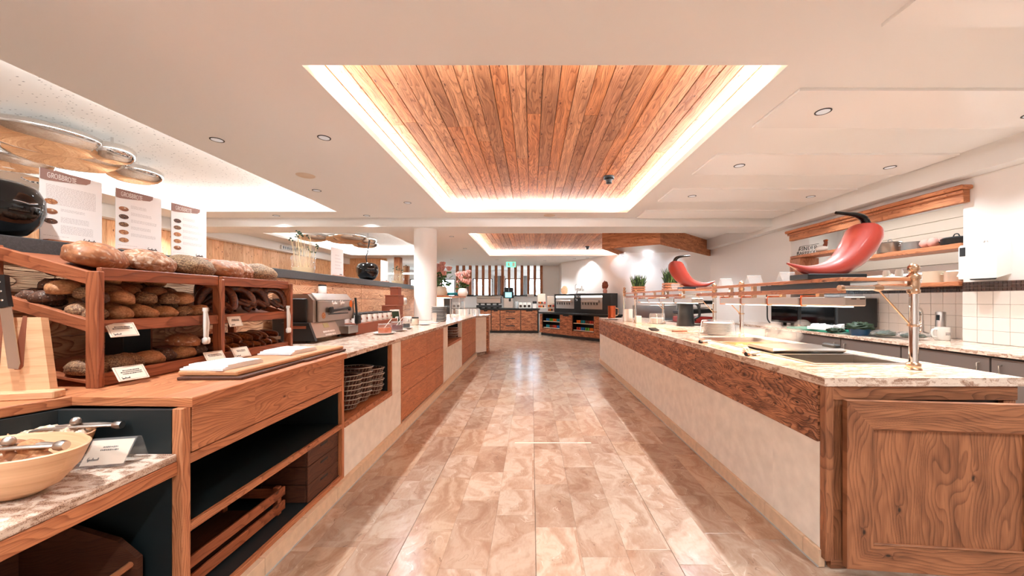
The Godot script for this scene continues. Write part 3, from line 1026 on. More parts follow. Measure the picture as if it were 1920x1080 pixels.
func ceiling_fittings():
	var o: Node3D
	var lens := disc(0.046, 0.004)
	var rim := lathe([Vector2(0.045, 0.0), Vector2(0.047, -0.004), Vector2(0.056, -0.004), Vector2(0.057, 0.0)], 32)
	var rows := [
		[-1.92, 1.1, 5.0, "over the bread rack near the camera"], [-1.92, -0.6, 8.0, "behind the camera on the bread side"], [0.1, -0.7, 9.0, "behind the camera over the aisle"], [2.29, 0.3, 6.5, "beside the camera on the hot side"], [-1.92, 3.355, 5.0, "left of the timber ceiling, larger one"], [-1.92, 5.604, 5.0, "left of the timber ceiling, near the beam"],
		[-2.95, 3.40, 4.0, "nearest beside the white dotted ceiling tray"], [-2.95, 4.976, 4.0, "beside the dotted tray, between speaker disc and beam"], [-2.94, 6.46, 5.0, "just in front of the beam, left of the column"],
		[-4.55, 6.46, 5.0, "in front of the beam above the wooden wall"], [-6.3, 6.46, 5.0, "in front of the beam behind the nearest bread board"],
		[2.29, 1.7, 5.0, "nearest over the hot counter, above the frame"], [2.29, 2.85, 5.0, "largest in view, over the hot counter in the glossy ceiling"], [2.29, 4.0, 5.0, "second over the hot counter"], [2.29, 5.178, 5.0, "third over the hot counter"],
		[4.0, 2.9, 2.6, "over the kitchen worktop above the frame"], [4.0, 4.05, 2.6, "over the wooden crown board, nearer one"], [4.0, 5.2, 2.6, "over the wooden crown board, farther one"],
		[-1.9, 8.6, 4.0, "behind the column"], [-1.95, 10.6, 4.0, "second behind the column"], [-1.3, 13.6, 5.0, "in front of the slat screen, left one"], [0.5, 13.9, 5.0, "in front of the slat screen, right one"], [2.0, 13.0, 4.0, "over the juice dispensers"],
		[-3.0, 13.6, 4.0, "far back left of the slat screen"]]
	for r in rows:
		o = thing("ceiling_downlight", "small round recessed ceiling spotlight " + r[3], "ceiling light", P(r[0], 2.849 if not (r[0] > 1.9 and r[1] < 6.0) else 2.829, r[1]), 0, "recessed ceiling spotlights")
		part(o, "rim", rim, M.dark_plastic)
		part(o, "lens", lens, M.lens, Vector3(0, -0.003, 0))
		spot(o.position + Vector3(0, -0.012, 0), Vector3.DOWN, r[2] * 0.86, 62.0, 0.75, 0.035)
	# two wall washers in the back
	for r in [[1.55, 13.2, "left"], [3.0, 10.8, "right"]]:
		o = thing("ceiling_downlight", "small recessed spotlight washing the oblique white wall, " + r[2] + " of two", "ceiling light", P(r[0], 2.849, r[1]), 0, "recessed ceiling spotlights")
		part(o, "rim", rim, M.dark_plastic)
		part(o, "lens", lens, M.lens, Vector3(0, -0.003, 0))
		spot(o.position + Vector3(0, -0.012, 0), Vector3(0.35, -1, -0.25), 1.3, 42.0, 0.95, 0.03)
	# flush speaker discs
	for r in [[-2.73, 4.378, "beside the dotted ceiling tray"], [0.315, 6.45, "between timber ceiling and beam"]]:
		one("ceiling_speaker", "flat round cream loudspeaker cover flush in ceiling " + r[2], "speaker", lathe([Vector2(0, -0.004), Vector2(0.10, -0.004), Vector2(0.104, 0.0)], 32), M.card, P(r[0], 2.8495, r[1]), Vector3.ZERO, "flush ceiling speakers")
	# black camera heads on the timber ceilings
	for r in [[1.05, 3.03, 4.93, "on the nearer timber ceiling"], [1.75, 3.03, 11.4, "on the farther timber ceiling"]]:
		o = thing("ceiling_sensor", "small black cylindrical camera mounted " + r[3], "camera", P(r[0], r[1], r[2]), 0, "black ceiling cameras")
		part(o, "base", lathe([Vector2(0, -0.045), Vector2(0.062, -0.045), Vector2(0.07, -0.038), Vector2(0.07, 0)], 24), M.black)
		part(o, "head", lathe([Vector2(0, -0.1), Vector2(0.036, -0.1), Vector2(0.04, -0.095), Vector2(0.04, -0.045)], 24), M.dark_plastic)
	# chrome bubble lamps hanging in the trays
	var disc_m := lathe([Vector2(0, -0.1), Vector2(0.06, -0.103), Vector2(0.14, -0.108), Vector2(0.24, -0.103), Vector2(0.33, -0.083), Vector2(0.39, -0.052), Vector2(0.42, -0.018), Vector2(0.428, 0.01), Vector2(0.42, 0.035), Vector2(0.38, 0.058), Vector2(0.28, 0.07), Vector2(0, 0.072)], 48)
	for cl in [[[-4.75, 3.55, 1.0], [-5.05, 3.95, 1.05], [-4.42, 3.82, 0.42], [-4.85, 4.42, 0.62], [-5.7, 3.95, 0.75]], [[-5.5, 9.1, 0.85], [-4.85, 9.35, 1.05], [-4.5, 9.0, 0.9], [-4.6, 10.0, 0.8], [-4.2, 9.3, 0.5]]]:
		var far: bool = cl[0][1] > 6
		o = thing("bubble_lamp", "cluster of flat chrome mirror domes hanging under the " + ("farther white ceiling tray" if far else "near dotted ceiling tray"), "ceiling lamp", P(cl[1][0], 3.06, cl[1][1]))
		for b in cl:
			var q: Vector3 = P(b[0], 2.93 - 0.012 * cl.find(b), b[1]) - o.position
			var pc := part(o, "mirror_dome", disc_m, M.chrome, q)
			pc.scale = Vector3(b[2], 1.0, b[2])
			part(o, "stem", lathe([Vector2(0.012, 0.03), Vector2(0.012, 0.13)], 10), M.chrome, Vector3(q.x, -0.13, q.z))
	o = thing("bubble_lamp", "single small chrome mirror dome by the dark cherry", "ceiling lamp", P(-6.2, 3.06, 4.6))
	part(o, "mirror_dome", disc_m, M.chrome, Vector3(0, -0.13, 0)).scale = Vector3(0.5, 1, 0.5)
	part(o, "stem", lathe([Vector2(0.012, 0.0), Vector2(0.012, 0.13)], 10), M.chrome, Vector3(0, -0.13, 0))
	# exit sign
	o = thing("exit_sign", "small hanging green emergency exit sign with running figure", "sign", P(-0.78, 2.85, 13.6))
	part(o, "hanger", box(0.02, 0.09, 0.02), M.steel, Vector3(0, -0.045, 0))
	part(o, "body", box(0.36, 0.2, 0.04, 0.005), M.exit_green, Vector3(0, -0.18, 0))
	part(o, "running_figure", panel([Vector2(-0.13, -0.06), Vector2(-0.1, -0.01), Vector2(-0.13, 0.03), Vector2(-0.09, 0.07), Vector2(-0.05, 0.04), Vector2(-0.06, 0.0), Vector2(-0.03, -0.07), Vector2(-0.06, -0.07), Vector2(-0.09, -0.03), Vector2(-0.11, -0.07)], 0.004), M.paper, Vector3(0, -0.18, 0.023))
	part(o, "door_mark", box(0.09, 0.14, 0.004), M.paper, Vector3(0.1, -0.18, 0.022))
	# ventilation grilles
	for r in [[-6.6, 2.74, 4.9, "by the near bubble lamps"], [-6.6, 2.74, 10.0, "above the knotty wall"]]:
		o = thing("vent_grille", "long white slotted air grille in the cornice " + r[3], "vent", P(r[0], r[1], r[2]))
		part(o, "frame", box(0.03, 0.11, 0.9, 0.004, 2), M.paint_white)
		for i in 10:
			part(o, "slot", box(0.012, 0.07, 0.05), M.dark_plastic, Vector3(0.012, 0, -0.38 + i * 0.084))

# ---------------------------------------------------------------- left: bread counter
const LF := -1.33   # front plane
const LB := -2.35   # partition

func left_counter():
	var o: Node3D
	# ---- stone plinth, a run of tiles
	o = thing("counter_plinth", "beige stone tile plinth under the bread counter along the aisle floor", "plinth", P(-1.32, 0, 5.0))
	var d := 1.44
	while d < 8.6:
		var l := minf(0.33, 8.62 - d)
		ext(o, "plinth_tile", -1.34, -1.30, 0.0, 0.09, d + 0.0015, d + l - 0.0015, M.plinth_stone, 0.002)
		d += 0.33
	ext(o, "base", -2.3, -1.335, 0.0, 0.085, 1.44, 8.6, M.grout, 0.0)
	ext(o, "trim_strip", -1.3, -1.294, 0.0, 0.006, 1.44, 8.6, M.tray_light, 0.0)
	# ---- open cabinet with drawer, next to the marble shelf
	o = thing("open_cabinet", "oak counter cabinet with wide drawer above two open dark compartments", "cabinet", P(-1.8, 0.09, 2.0))
	ext(o, "back_panel", -2.3, -2.28, 0.09, 0.93, 1.4, 2.56, M.teal_black, 0.0)
	ext(o, "side_panel", -2.28, -1.36, 0.09, 0.93, 2.545, 2.56, M.teal_black, 0.0)
	ext(o, "side_panel", -2.28, -1.36, 0.09, 0.93, 1.385, 1.40, M.teal_black, 0.0)
	ext(o, "post", -1.37, LF, 0.03, 0.934, 1.38, 1.415, M.oak0, 0.002, 1)
	ext(o, "post", -1.36, LF, 0.09, 0.934, 2.545, 2.572, M.oak2, 0.002, 1)
	ext(o, "floor_board", -2.28, -1.352, 0.09, 0.118, 1.415, 2.545, M.teal_black, 0.0)
	ext(o, "floor_edge", -1.352, LF, 0.09, 0.118, 1.415, 2.545, M.oak1, 0.002)
	ext(o, "shelf_board", -2.28, -1.352, 0.449, 0.476, 1.415, 2.545, M.teal_black, 0.0)
	ext(o, "shelf_edge", -1.352, LF, 0.447, 0.478, 1.415, 2.545, M.oak1, 0.002)
	ext(o, "rail", -1.37, LF, 0.712, 0.75, 1.415, 2.545, M.oak0, 0.002)
	ext(o, "divider", -2.28, -1.4, 0.712, 0.73, 1.415, 2.545, M.teal_black, 0.0)
	ext(o, "drawer_front", -1.352, LF + 0.001, 0.755, 0.932, 1.42, 2.541, M.oak0, 0.002, 2, 2)
	# ---- white plaster unit with basket niche
	o = thing("niche_unit", "cream plastered counter unit with a dark niche holding stacked bread baskets", "counter", P(-1.8, 0.09, 3.1))
	ext(o, "lower_panel", -1.40, LF, 0.09, 0.44, 2.575, 3.69, M.plaster, 0.004)
	ext(o, "side_panel", -1.40, LF, 0.44, 0.93, 3.45, 3.69, M.plaster, 0.003)
	ext(o, "sill", -1.9, LF + 0.004, 0.44, 0.487, 2.575, 3.45, M.oak1, 0.002)
	ext(o, "jamb", -1.362, LF + 0.003, 0.487, 0.93, 3.425, 3.45, M.oak2, 0.002, 1)
	ext(o, "niche_back", -1.92, -1.9, 0.44, 0.93, 2.575, 3.45, M.teal_black, 0.0)
	ext(o, "niche_side", -1.9, -1.363, 0.487, 0.93, 3.43, 3.45, M.teal_black, 0.0)
	ext(o, "niche_side", -1.9, -1.40, 0.487, 0.93, 2.575, 2.59, M.teal_black, 0.0)
	# ---- drawer blocks
	for blk in [[[3.71, 4.6, 5.02, 5.46], "nearer oak drawer block with nine flush fronts in three columns"], [[6.95, 8.12, 8.62], "farther oak drawer block with six flush fronts near the counter end"]]:
		var cs: Array = blk[0]
		o = thing("drawer_block", blk[1], "drawers", P(-1.8, 0.09, cs[0]))
		ext(o, "carcass", -1.9, -1.352, 0.09, 0.93, cs[0], cs[-1], M.crate, 0.0)
		ext(o, "stile", -1.352, LF + 0.004, 0.09, 0.93, cs[0] - 0.025, cs[0] - 0.002, M.oak2, 0.002, 1)
		for c in cs.size() - 1:
			for r in 3:
				ext(o, "drawer_front", -1.352, LF, 0.105 + r * 0.276, 0.375 + r * 0.276, cs[c] + 0.004, cs[c + 1] - 0.004, M["oak%d" % (rng.randi() % 3)], 0.002, 2)
	# ---- second niche
	o = thing("niche_unit", "cream plastered counter unit with small dark niche between the two drawer blocks", "counter", P(-1.8, 0.09, 6.2))
	ext(o, "lower_panel", -1.40, LF, 0.09, 0.60, 5.475, 6.92, M.plaster, 0.003)
	ext(o, "side_panel", -1.40, LF, 0.60, 0.93, 5.475, 5.74, M.plaster, 0.003)
	ext(o, "side_panel", -1.40, LF, 0.60, 0.93, 6.86, 6.92, M.plaster, 0.003)
	ext(o, "sill", -1.9, LF + 0.004, 0.60, 0.645, 5.74, 6.86, M.oak1, 0.002)
	ext(o, "niche_back", -1.92, -1.9, 0.60, 0.93, 5.74, 6.86, M.teal_black, 0.0)
	ext(o, "niche_side", -1.9, -1.40, 0.645, 0.93, 6.84, 6.86, M.teal_black, 0.0)
	ext(o, "niche_side", -1.9, -1.40, 0.645, 0.93, 5.74, 5.76, M.teal_black, 0.0)
	# ---- rounded white end of the counter
	o = thing("counter_end", "cream plastered angled end panel of the bread counter with timber edge", "counter", P(-1.5, 0, 8.8))
	part(o, "panel", prism([Vector2(-1.33, 8.63), Vector2(-1.11, 8.95), Vector2(-1.11, 9.6), Vector2(-2.3, 9.6), Vector2(-2.3, 8.63)], 0.08, 0.925), M.plaster, -o.position)
	part(o, "corner_board", prism([Vector2(-1.12, 8.93), Vector2(-1.08, 8.97), Vector2(-1.08, 9.25), Vector2(-1.12, 9.25)], 0.03, 0.925), M.backwood, -o.position)
	part(o, "plinth", prism([Vector2(-1.36, 8.64), Vector2(-1.15, 8.97), Vector2(-1.15, 9.55), Vector2(-2.3, 9.55), Vector2(-2.3, 8.64)], 0.0, 0.08), M.marble1, -o.position)
	# ---- worktops
	var wt := prism([Vector2(-1.31, 1.40), Vector2(-1.31, 2.57), Vector2(-2.34, 2.57), Vector2(-2.34, 0.2), Vector2(-2.3, 0.2), Vector2(-1.80, 1.42), Vector2(-1.795, 1.42)], 0.934, 0.972, true, 0.003)
	one("oak_worktop", "oak worktop under the bread rack, cut back over the marble shelf", "worktop", wt, M.oak2)
	one("stone_worktop", "beige speckled granite worktop of the bread counter from slicer to flowers", "worktop", prism([Vector2(-1.31, 2.573), Vector2(-1.31, 8.62), Vector2(-1.09, 8.94), Vector2(-1.09, 9.6), Vector2(-2.34, 9.6), Vector2(-2.34, 2.573)], 0.932, 0.97, true, 0.004), M.granite)
	# ---- near end: marble shelf, dark panels, low crate below
	o = thing("marble_shelf", "veined marble shelf with oak edge below the oak worktop at the near end", "shelf", P(-1.8, 0.7, 0.9))
	part(o, "slab", prism([Vector2(-1.35, 0.3), Vector2(-1.35, 1.378), Vector2(-1.9, 1.378), Vector2(-2.3, 0.3)], 0.735, 0.765, true, 0.003), M.granite, -o.position)
	ext(o, "edge_board", -1.375, -1.345, 0.685, 0.735, 0.3, 1.378, M.oak2, 0.002)
	part(o, "deck", prism([Vector2(-1.376, 0.3), Vector2(-1.376, 1.378), Vector2(-1.9, 1.378), Vector2(-2.3, 0.3)], 0.70, 0.734), M.teal_black, -o.position)
	part(o, "side_panel", joined([[-1.80, -1.37, 0.03, 0.93, 1.378, 1.384]]), M.teal_black, -o.position)
	part(o, "back_panel", prism([Vector2(-1.80, 1.38), Vector2(-1.81, 1.384), Vector2(-2.33, 0.2), Vector2(-2.32, 0.2)], 0.765, 0.93), M.teal_black, -o.position)
	part(o, "lower_back_panel", prism([Vector2(-1.80, 1.38), Vector2(-1.81, 1.384), Vector2(-2.33, 0.2), Vector2(-2.32, 0.2)], 0.03, 0.7), M.teal_black, -o.position)
	# ---- partition with brushed timber and a granite cap
	o = thing("partition_wall", "low partition clad in brushed pale timber behind the bread counter", "partition", P(-2.5, 0, 4.0))
	ext(o, "core", -2.75, -2.375, 0.0, 1.555, 0.0, 7.4, M.wall_white, 0.0)
	for r in 3:
		var h0 := 0.972 + r * 0.195
		for c in 3:
			ext(o, "cladding_board", -2.375, LB - 0.0 + rng.randf() * 0.003, h0 + 0.001, h0 + 0.194, 0.2 + c * 2.4, 0.2 + (c + 1) * 2.4 - 0.002, M.clad, 0.003, 2)
	ext(o, "end_post", -2.78, -2.33, 0.0, 1.555, 7.4, 7.45, M.backwood, 0.003, 1)
	one("granite_cap", "dark speckled granite capping slab along the timber partition", "worktop", joined([[-2.8, -2.33, 1.557, 1.637, 0.0, 7.5, 0.004]]), M.granite_dark)

func bread(kind: String, i: int) -> Array:
	match kind:
		"tan": return [blob(Vector3(0.12, 0.082, 0.092), 0.07, 1.4, i, 0.45, 16, 10, 0.05), M.roll_tan]
		"dark": return [blob(Vector3(0.11, 0.07, 0.08), 0.1, 2.2, i + 9, 0.45, 16, 10, 0.0), M.roll_dark]
		"seed": return [blob(Vector3(0.10, 0.075, 0.085), 0.07, 1.6, i + 20, 0.45, 16, 10, 0.0), M.roll_seed]
	return [blob(Vector3(0.1, 0.06, 0.08), 0.06, 1.5, i, 0.4), M.roll_tan]

func label_card(lbl: String, at: Vector3, tilt: float, turn: float, w: float, lines: int):
	var o := thing("price_card", lbl, "card", at, turn, "name cards on the bread rack")
	var c := part(o, "card", box(w, 0.004, w * 0.72, 0.001), M.card, Vector3.ZERO, Vector3(tilt, 0, 0))
	var st := begin()
	for k in [[0, 0.33, 0.88, 0.003], [0, -0.33, 0.88, 0.003]]:
		add_box(st, Vector3(0, 0.0022, w * 0.72 * k[1] * 1.3), Vector3(w * k[2], 0.0006, 0.0012))
	for s in [-0.44, 0.44]:
		add_box(st, Vector3(w * s, 0.0022, 0), Vector3(0.0012, 0.0006, w * 0.62))
	part(c, "frame_line", done(st), M.label_brown)
	part(c, "print", fine_print(w * 0.7, lines, w * 0.05, int(at.z * 100)), M.ink, Vector3(0.02 * w, 0.0024, -w * 0.14), Vector3(-90, 0, 0))
	part(c, "signature", scrawl(7, w * 0.04, w * 0.008), M.ink, Vector3(-w * 0.22, 0.0026, w * 0.26), Vector3(-90, 0, 0))
	return o

func pretzel_mesh() -> ArrayMesh:
	var pts := []
	var rad := []
	for i in 49:
		var t := float(i) / 48.0
		var a := t * TAU * 1.0
		var p := Vector3.ZERO
		# big loop with crossed arms
		if t < 0.18:
			p = Vector3(0.035, -0.045, 0.012).lerp(Vector3(-0.015, 0.0, 0.014), t / 0.18)
		elif t > 0.82:
			p = Vector3(0.015, 0.0, -0.006).lerp(Vector3(-0.035, -0.045, 0.012), (t - 0.82) / 0.18)
		else:
			var s := (t - 0.18) / 0.64
			var an := lerpf(deg_to_rad(190), deg_to_rad(-10), s)
			p = Vector3(cos(an) * 0.062, sin(an) * 0.066 + 0.0, 0)
			p.y -= 0.035 * (1.0 - sin(PI * s))
			p.x *= 1.0 + 0.15 * sin(PI * s)
		pts.append(p)
		rad.append(0.008 + 0.011 * sin(PI * clampf(t * 1.0, 0.02, 0.98)))
	for i in pts.size():
		pts[i] *= 1.3
		rad[i] *= 1.45
	return tube(pts, rad, 10)

func left_rack():
	# ---- the rack itself: three uprights, tilted shelves
	var o := thing("bread_rack", "reddish beech display rack with tilted shelves full of bread", "rack", P(-2.05, 0.97, 2.15))
	var ds := [1.555, 2.17, 2.79]
	for i in 3:
		ext(o, "front_post", -1.90, -1.845, 0.972, 1.472, ds[i] - 0.013, ds[i] + 0.013, M.rack, 0.003, 1)
		ext(o, "rear_post", -2.33, -2.28, 0.972, 1.585, ds[i] - 0.013, ds[i] + 0.013, M.rack, 0.003, 1)
		for r in [[1.44, 1.555, 0.055], [1.235, 1.36, 0.05]]:
			var a := P(-1.88, r[0], ds[i])
			var b := P(-2.3, r[1], ds[i])
			var m := part(o, "side_rail", box((b - a).length(), r[2], 0.024, 0.003, 0), M.rack, (a + b) / 2 - o.position)
			m.rotation.z = atan2(b.y - a.y, b.x - a.x) + PI
	for s in 2:
		var d0: float = ds[s] + 0.013
		var d1: float = ds[s + 1] - 0.013
		ext(o, "front_rail", -1.885, -1.862, 1.435, 1.49, d0, d1, M.rack, 0.003)
		ext(o, "front_rail", -1.885, -1.862, 1.208, 1.262, d0, d1, M.rack, 0.003)
		ext(o, "front_rail", -1.885, -1.862, 0.974, 1.03, d0, d1, M.rack, 0.003)
		for r in [[1.45, 1.56], [1.215, 1.335], [0.985, 1.06]]:
			var a := P(-1.885, r[0], (d0 + d1) / 2)
			var b := P(-2.3, r[1], (d0 + d1) / 2)
			var m := part(o, "shelf_board", box((b - a).length(), 0.012, d1 - d0, 0.001, 2), M.rack, (a + b) / 2 - o.position)
			m.rotation.z = atan2(b.y - a.y, b.x - a.x) + PI
	# ---- big loaves on the top shelf
	var loaves := [
		[1.70, Vector3(0.18, 0.125, 0.30), "loaf_brown", "large smooth brown loaf, nearest on top of the bread rack", 30.0],
		[1.93, Vector3(0.2, 0.12, 0.27), "loaf_flour", "large floured brown loaf second on top of the bread rack", 24.0],
		[2.17, Vector3(0.2, 0.12, 0.30), "loaf_seed", "large oat and seed crusted loaf in the middle of the rack top", 20.0],
		[2.40, Vector3(0.18, 0.115, 0.28), "loaf_brown", "brown loaf between the seeded and the floured loaf on rack top", 15.0],
		[2.56, Vector3(0.17, 0.13, 0.26), "loaf_flour", "cracked floured loaf leaning near the far end of rack top", 12.0],
		[2.76, Vector3(0.19, 0.135, 0.34), "loaf_seed", "long oat covered loaf at the far end of the rack top", 10.0]]
	for l in loaves:
		var x := -2.04 if l[0] < 2.5 else -2.08
		one("bread_loaf", l[3], "bread", blob(l[1] * Vector3(1.08, 1.15, 1.05), 0.05, 1.8, int(l[0] * 10), 0.5, 26, 16, 0.03 if l[2] == "loaf_flour" else 0.0), M[l[2]], P(x, 1.545, l[0]), Vector3(0, l[4], -14), "large loaves on the rack top")
	# ---- heaped rolls on the middle shelf (left bay)
	var kinds := ["tan", "dark", "seed"]
	var lab := {"tan": "pale wheat roll heaped in the left bay of the bread rack", "dark": "dark rye roll heaped in the left bay of the bread rack", "seed": "seed covered roll heaped in the left bay of the bread rack"}
	for row in 3:
		for j in 6:
			for lay in 3:
				if lay == 1 and j == 5 or lay == 2 and (row == 0 or j > 3):
					continue
				var dd := 1.615 + j * 0.1 + (row % 2) * 0.02 + lay * 0.03 + rng.randf_range(-0.01, 0.01)
				var x := -1.945 - row * 0.1 + lay * -0.02 + rng.randf_range(-0.01, 0.01)
				var k: String = "dark" if dd < 1.68 else ("seed" if (dd > 1.95 and lay < 2 and rng.randf() < 0.6) or rng.randf() < 0.12 else "tan")
				if lay == 0 and row == 0 and rng.randf() < 0.2:
					k = "seed"
				var b := bread(k, rng.randi() % 3)
				var h := 1.226 + (-1.885 - x) * 0.29 + 0.035 + lay * 0.068
				one("bread_roll", lab[k], "bread", b[0], b[1], P(x, h, dd), Vector3(rng.randf_range(-20, 20), rng.randf() * 360, rng.randf_range(-10, 20)), "%s rolls in the left bay" % k)
	# rolls showing left of the first upright
	for j in 6:
		var k: String = ["dark", "dark", "tan", "seed", "dark", "seed"][j]
		var b := bread(k, j % 3)
		one("bread_roll", "%s roll at the near end of the rack, outside the first upright" % {"dark": "dark rye", "tan": "pale wheat", "seed": "seeded"}[k], "bread", b[0], b[1], P([-2.2, -2.12, -2.07, -1.99, -2.15, -2.0][j], [1.365, 1.36, 1.40, 1.30, 1.41, 1.37][j], [1.53, 1.52, 1.535, 1.525, 1.58, 1.57][j] + 0.07), Vector3(0, j * 50, 10), "rolls at the near rack end")
	# ---- pretzels in the right bay
	var pz := pretzel_mesh()
	for j in 7:
		one("pretzel", "dark glossy pretzel standing in the right bay of the rack", "bread", pz, M.pretzel, P(-1.96 - (j % 2) * 0.09, 1.345 + (j % 2) * 0.05, 2.255 + j * 0.078), Vector3(-10, 35 + (j * 41) % 60, 10 * (j % 3)), "pretzels in the right bay")
	# ---- lye sticks in the lower right bay
	var stick := tube(curve([Vector3(-0.09, 0, 0), Vector3(-0.05, 0.006, 0.004), Vector3(0, 0.008, 0), Vector3(0.05, 0.005, -0.003), Vector3(0.085, 0, 0), Vector3(0.095, 0, 0)], 3), ramp([0.016, 0.025, 0.028, 0.027, 0.021, 0.006], 3), 12)
	for j in 9:
		for lay in 2:
			one("bread_stick", "short glossy bread stick piled in the lower right bay", "bread", stick, M.stick if (j + lay) % 3 else M.pretzel, P(-1.985 - 0.03 * lay + rng.randf_range(-0.015, 0.015), 1.042 + lay * 0.048, 2.225 + j * 0.06 + lay * 0.025), Vector3(rng.randf_range(-8, 8), rng.randf_range(-28, 28), rng.randf_range(-12, 0)), "bread sticks in the lower right bay")
	# ---- dark seeded breads in the lower left bay
	for j in 7:
		var k: String = ["seed", "seed", "seed", "tan", "dark", "tan", "dark"][j]
		var dd := 1.62 + j * 0.082
		one("bread_roll", ["dark seeded bread in the lower left bay, nearest", "dark seeded bread in the lower left bay, second from the near upright", "seeded bread beside the lower name card of the left bay", "scored brown bread in the middle of the lower left bay", "round dark bread behind the scored brown breads", "scored brown bread next to the bread tongs", "small dark bread by the middle upright, low"][j], "bread", blob(Vector3(0.15, 0.09, 0.12), 0.08, 2.0, 40 + j, 0.45, 18, 12, 0.05 if k == "tan" else 0.0), M["roll_" + k], P(-1.99 + 0.02 * (j % 2), 1.045, dd), Vector3(0, j * 37, -8), "breads in the lower left bay")
	one("bread_loaf", "oval brown loaf behind the tongs in the lower left bay", "bread", blob(Vector3(0.16, 0.09, 0.12), 0.05, 1.8, 77, 0.45), M.loaf_brown, P(-1.98, 1.115, 2.06), Vector3(0, 20, -8))
	# ---- dark blocks standing behind the lower shelf
	one("dark_box", "dark box standing upright behind the lower left breads", "box", joined([[-0.05, 0.05, 0.0, 0.16, -0.07, 0.07, 0.004]]), M.teal_black, P(-2.2, 1.06, 1.98))
	# ---- name cards clipped to the rails
	label_card("name card on the middle rail beside the first upright", P(-1.84, 1.215, 1.63), 55, 90, 0.10, 2).rotation_degrees = Vector3(0, 78, 0)
	label_card("name card on the lower rail at the foot of the first upright", P(-1.80, 1.022, 1.63), 50, 90, 0.105, 3).rotation_degrees = Vector3(0, 75, 0)
	label_card("name card leaning on the lower rail left of the middle upright", P(-1.82, 1.022, 2.085), 55, 80, 0.10, 2).rotation_degrees = Vector3(0, 75, 0)
	label_card("name card on the lower rail right of the middle upright", P(-1.82, 1.022, 2.27), 55, 80, 0.10, 2).rotation_degrees = Vector3(0, 75, 0)
	label_card("name card on the middle rail under the pretzels", P(-1.845, 1.215, 2.255), 70, 84, 0.09, 2).rotation_degrees = Vector3(0, 84, 0)
	# ---- tongs hung on the rails
	for t in [[2.05, "pale plastic bread tongs hanging on the middle rail of the left bay"], [2.745, "pale plastic bread tongs hanging inside the far upright"]]:
		o = thing("bread_tongs", t[1], "tongs", P(-1.845, 1.12, t[0]))
		for s in [-1, 1]:
			part(o, "arm", tube([Vector3(0, 0.17, 0.002 * s), Vector3(0.006, 0.1, 0.008 * s), Vector3(0.004, 0.02, 0.007 * s)], [0.008, 0.009, 0.007], 8), M.porcelain)
			part(o, "claw", blob(Vector3(0.03, 0.045, 0.022), 0.1, 2.0, 3, 0.9, 10, 8), M.porcelain, Vector3(0.004, 0.0, 0.008 * s))
		part(o, "pivot", lathe([Vector2(0.0, 0.0), Vector2(0.013, 0.0), Vector2(0.013, 0.02), Vector2(0, 0.02)], 12), M.porcelain, Vector3(0, 0.165, 0))

func sign_texture(kind: int) -> ImageTexture:
	var r := RandomNumberGenerator.new()
	r.seed = 30 + kind
	var w := 200
	var h := 292
	var im := Image.create(w, h, false, Image.FORMAT_RGB8)
	im.fill(Color(0.95, 0.93, 0.92))
	var ink := Color(0.66, 0.62, 0.61)
	var para := func(x0, x1, y0, n):
		for i in n:
			var x: int = x0
			while x < x1:
				var l := 3 + r.randi() % 9
				im.fill_rect(Rect2i(x, y0 + i * 4, mini(l, x1 - x), 1), ink)
				x += l + 2
	if kind == 0:
		para.call(18, 178, 60, 20)
		for b in [0, 1, 2]:
			para.call(62, 140 + b * 14, 152 + b * 34, 3 + b * 3)
	else:
		for b in 5:
			para.call(62, 130 + (b * 23) % 50, 70 + b * 34, 4)
	para.call(10, 90, 268, 1)
	return ImageTexture.create_from_image(im)

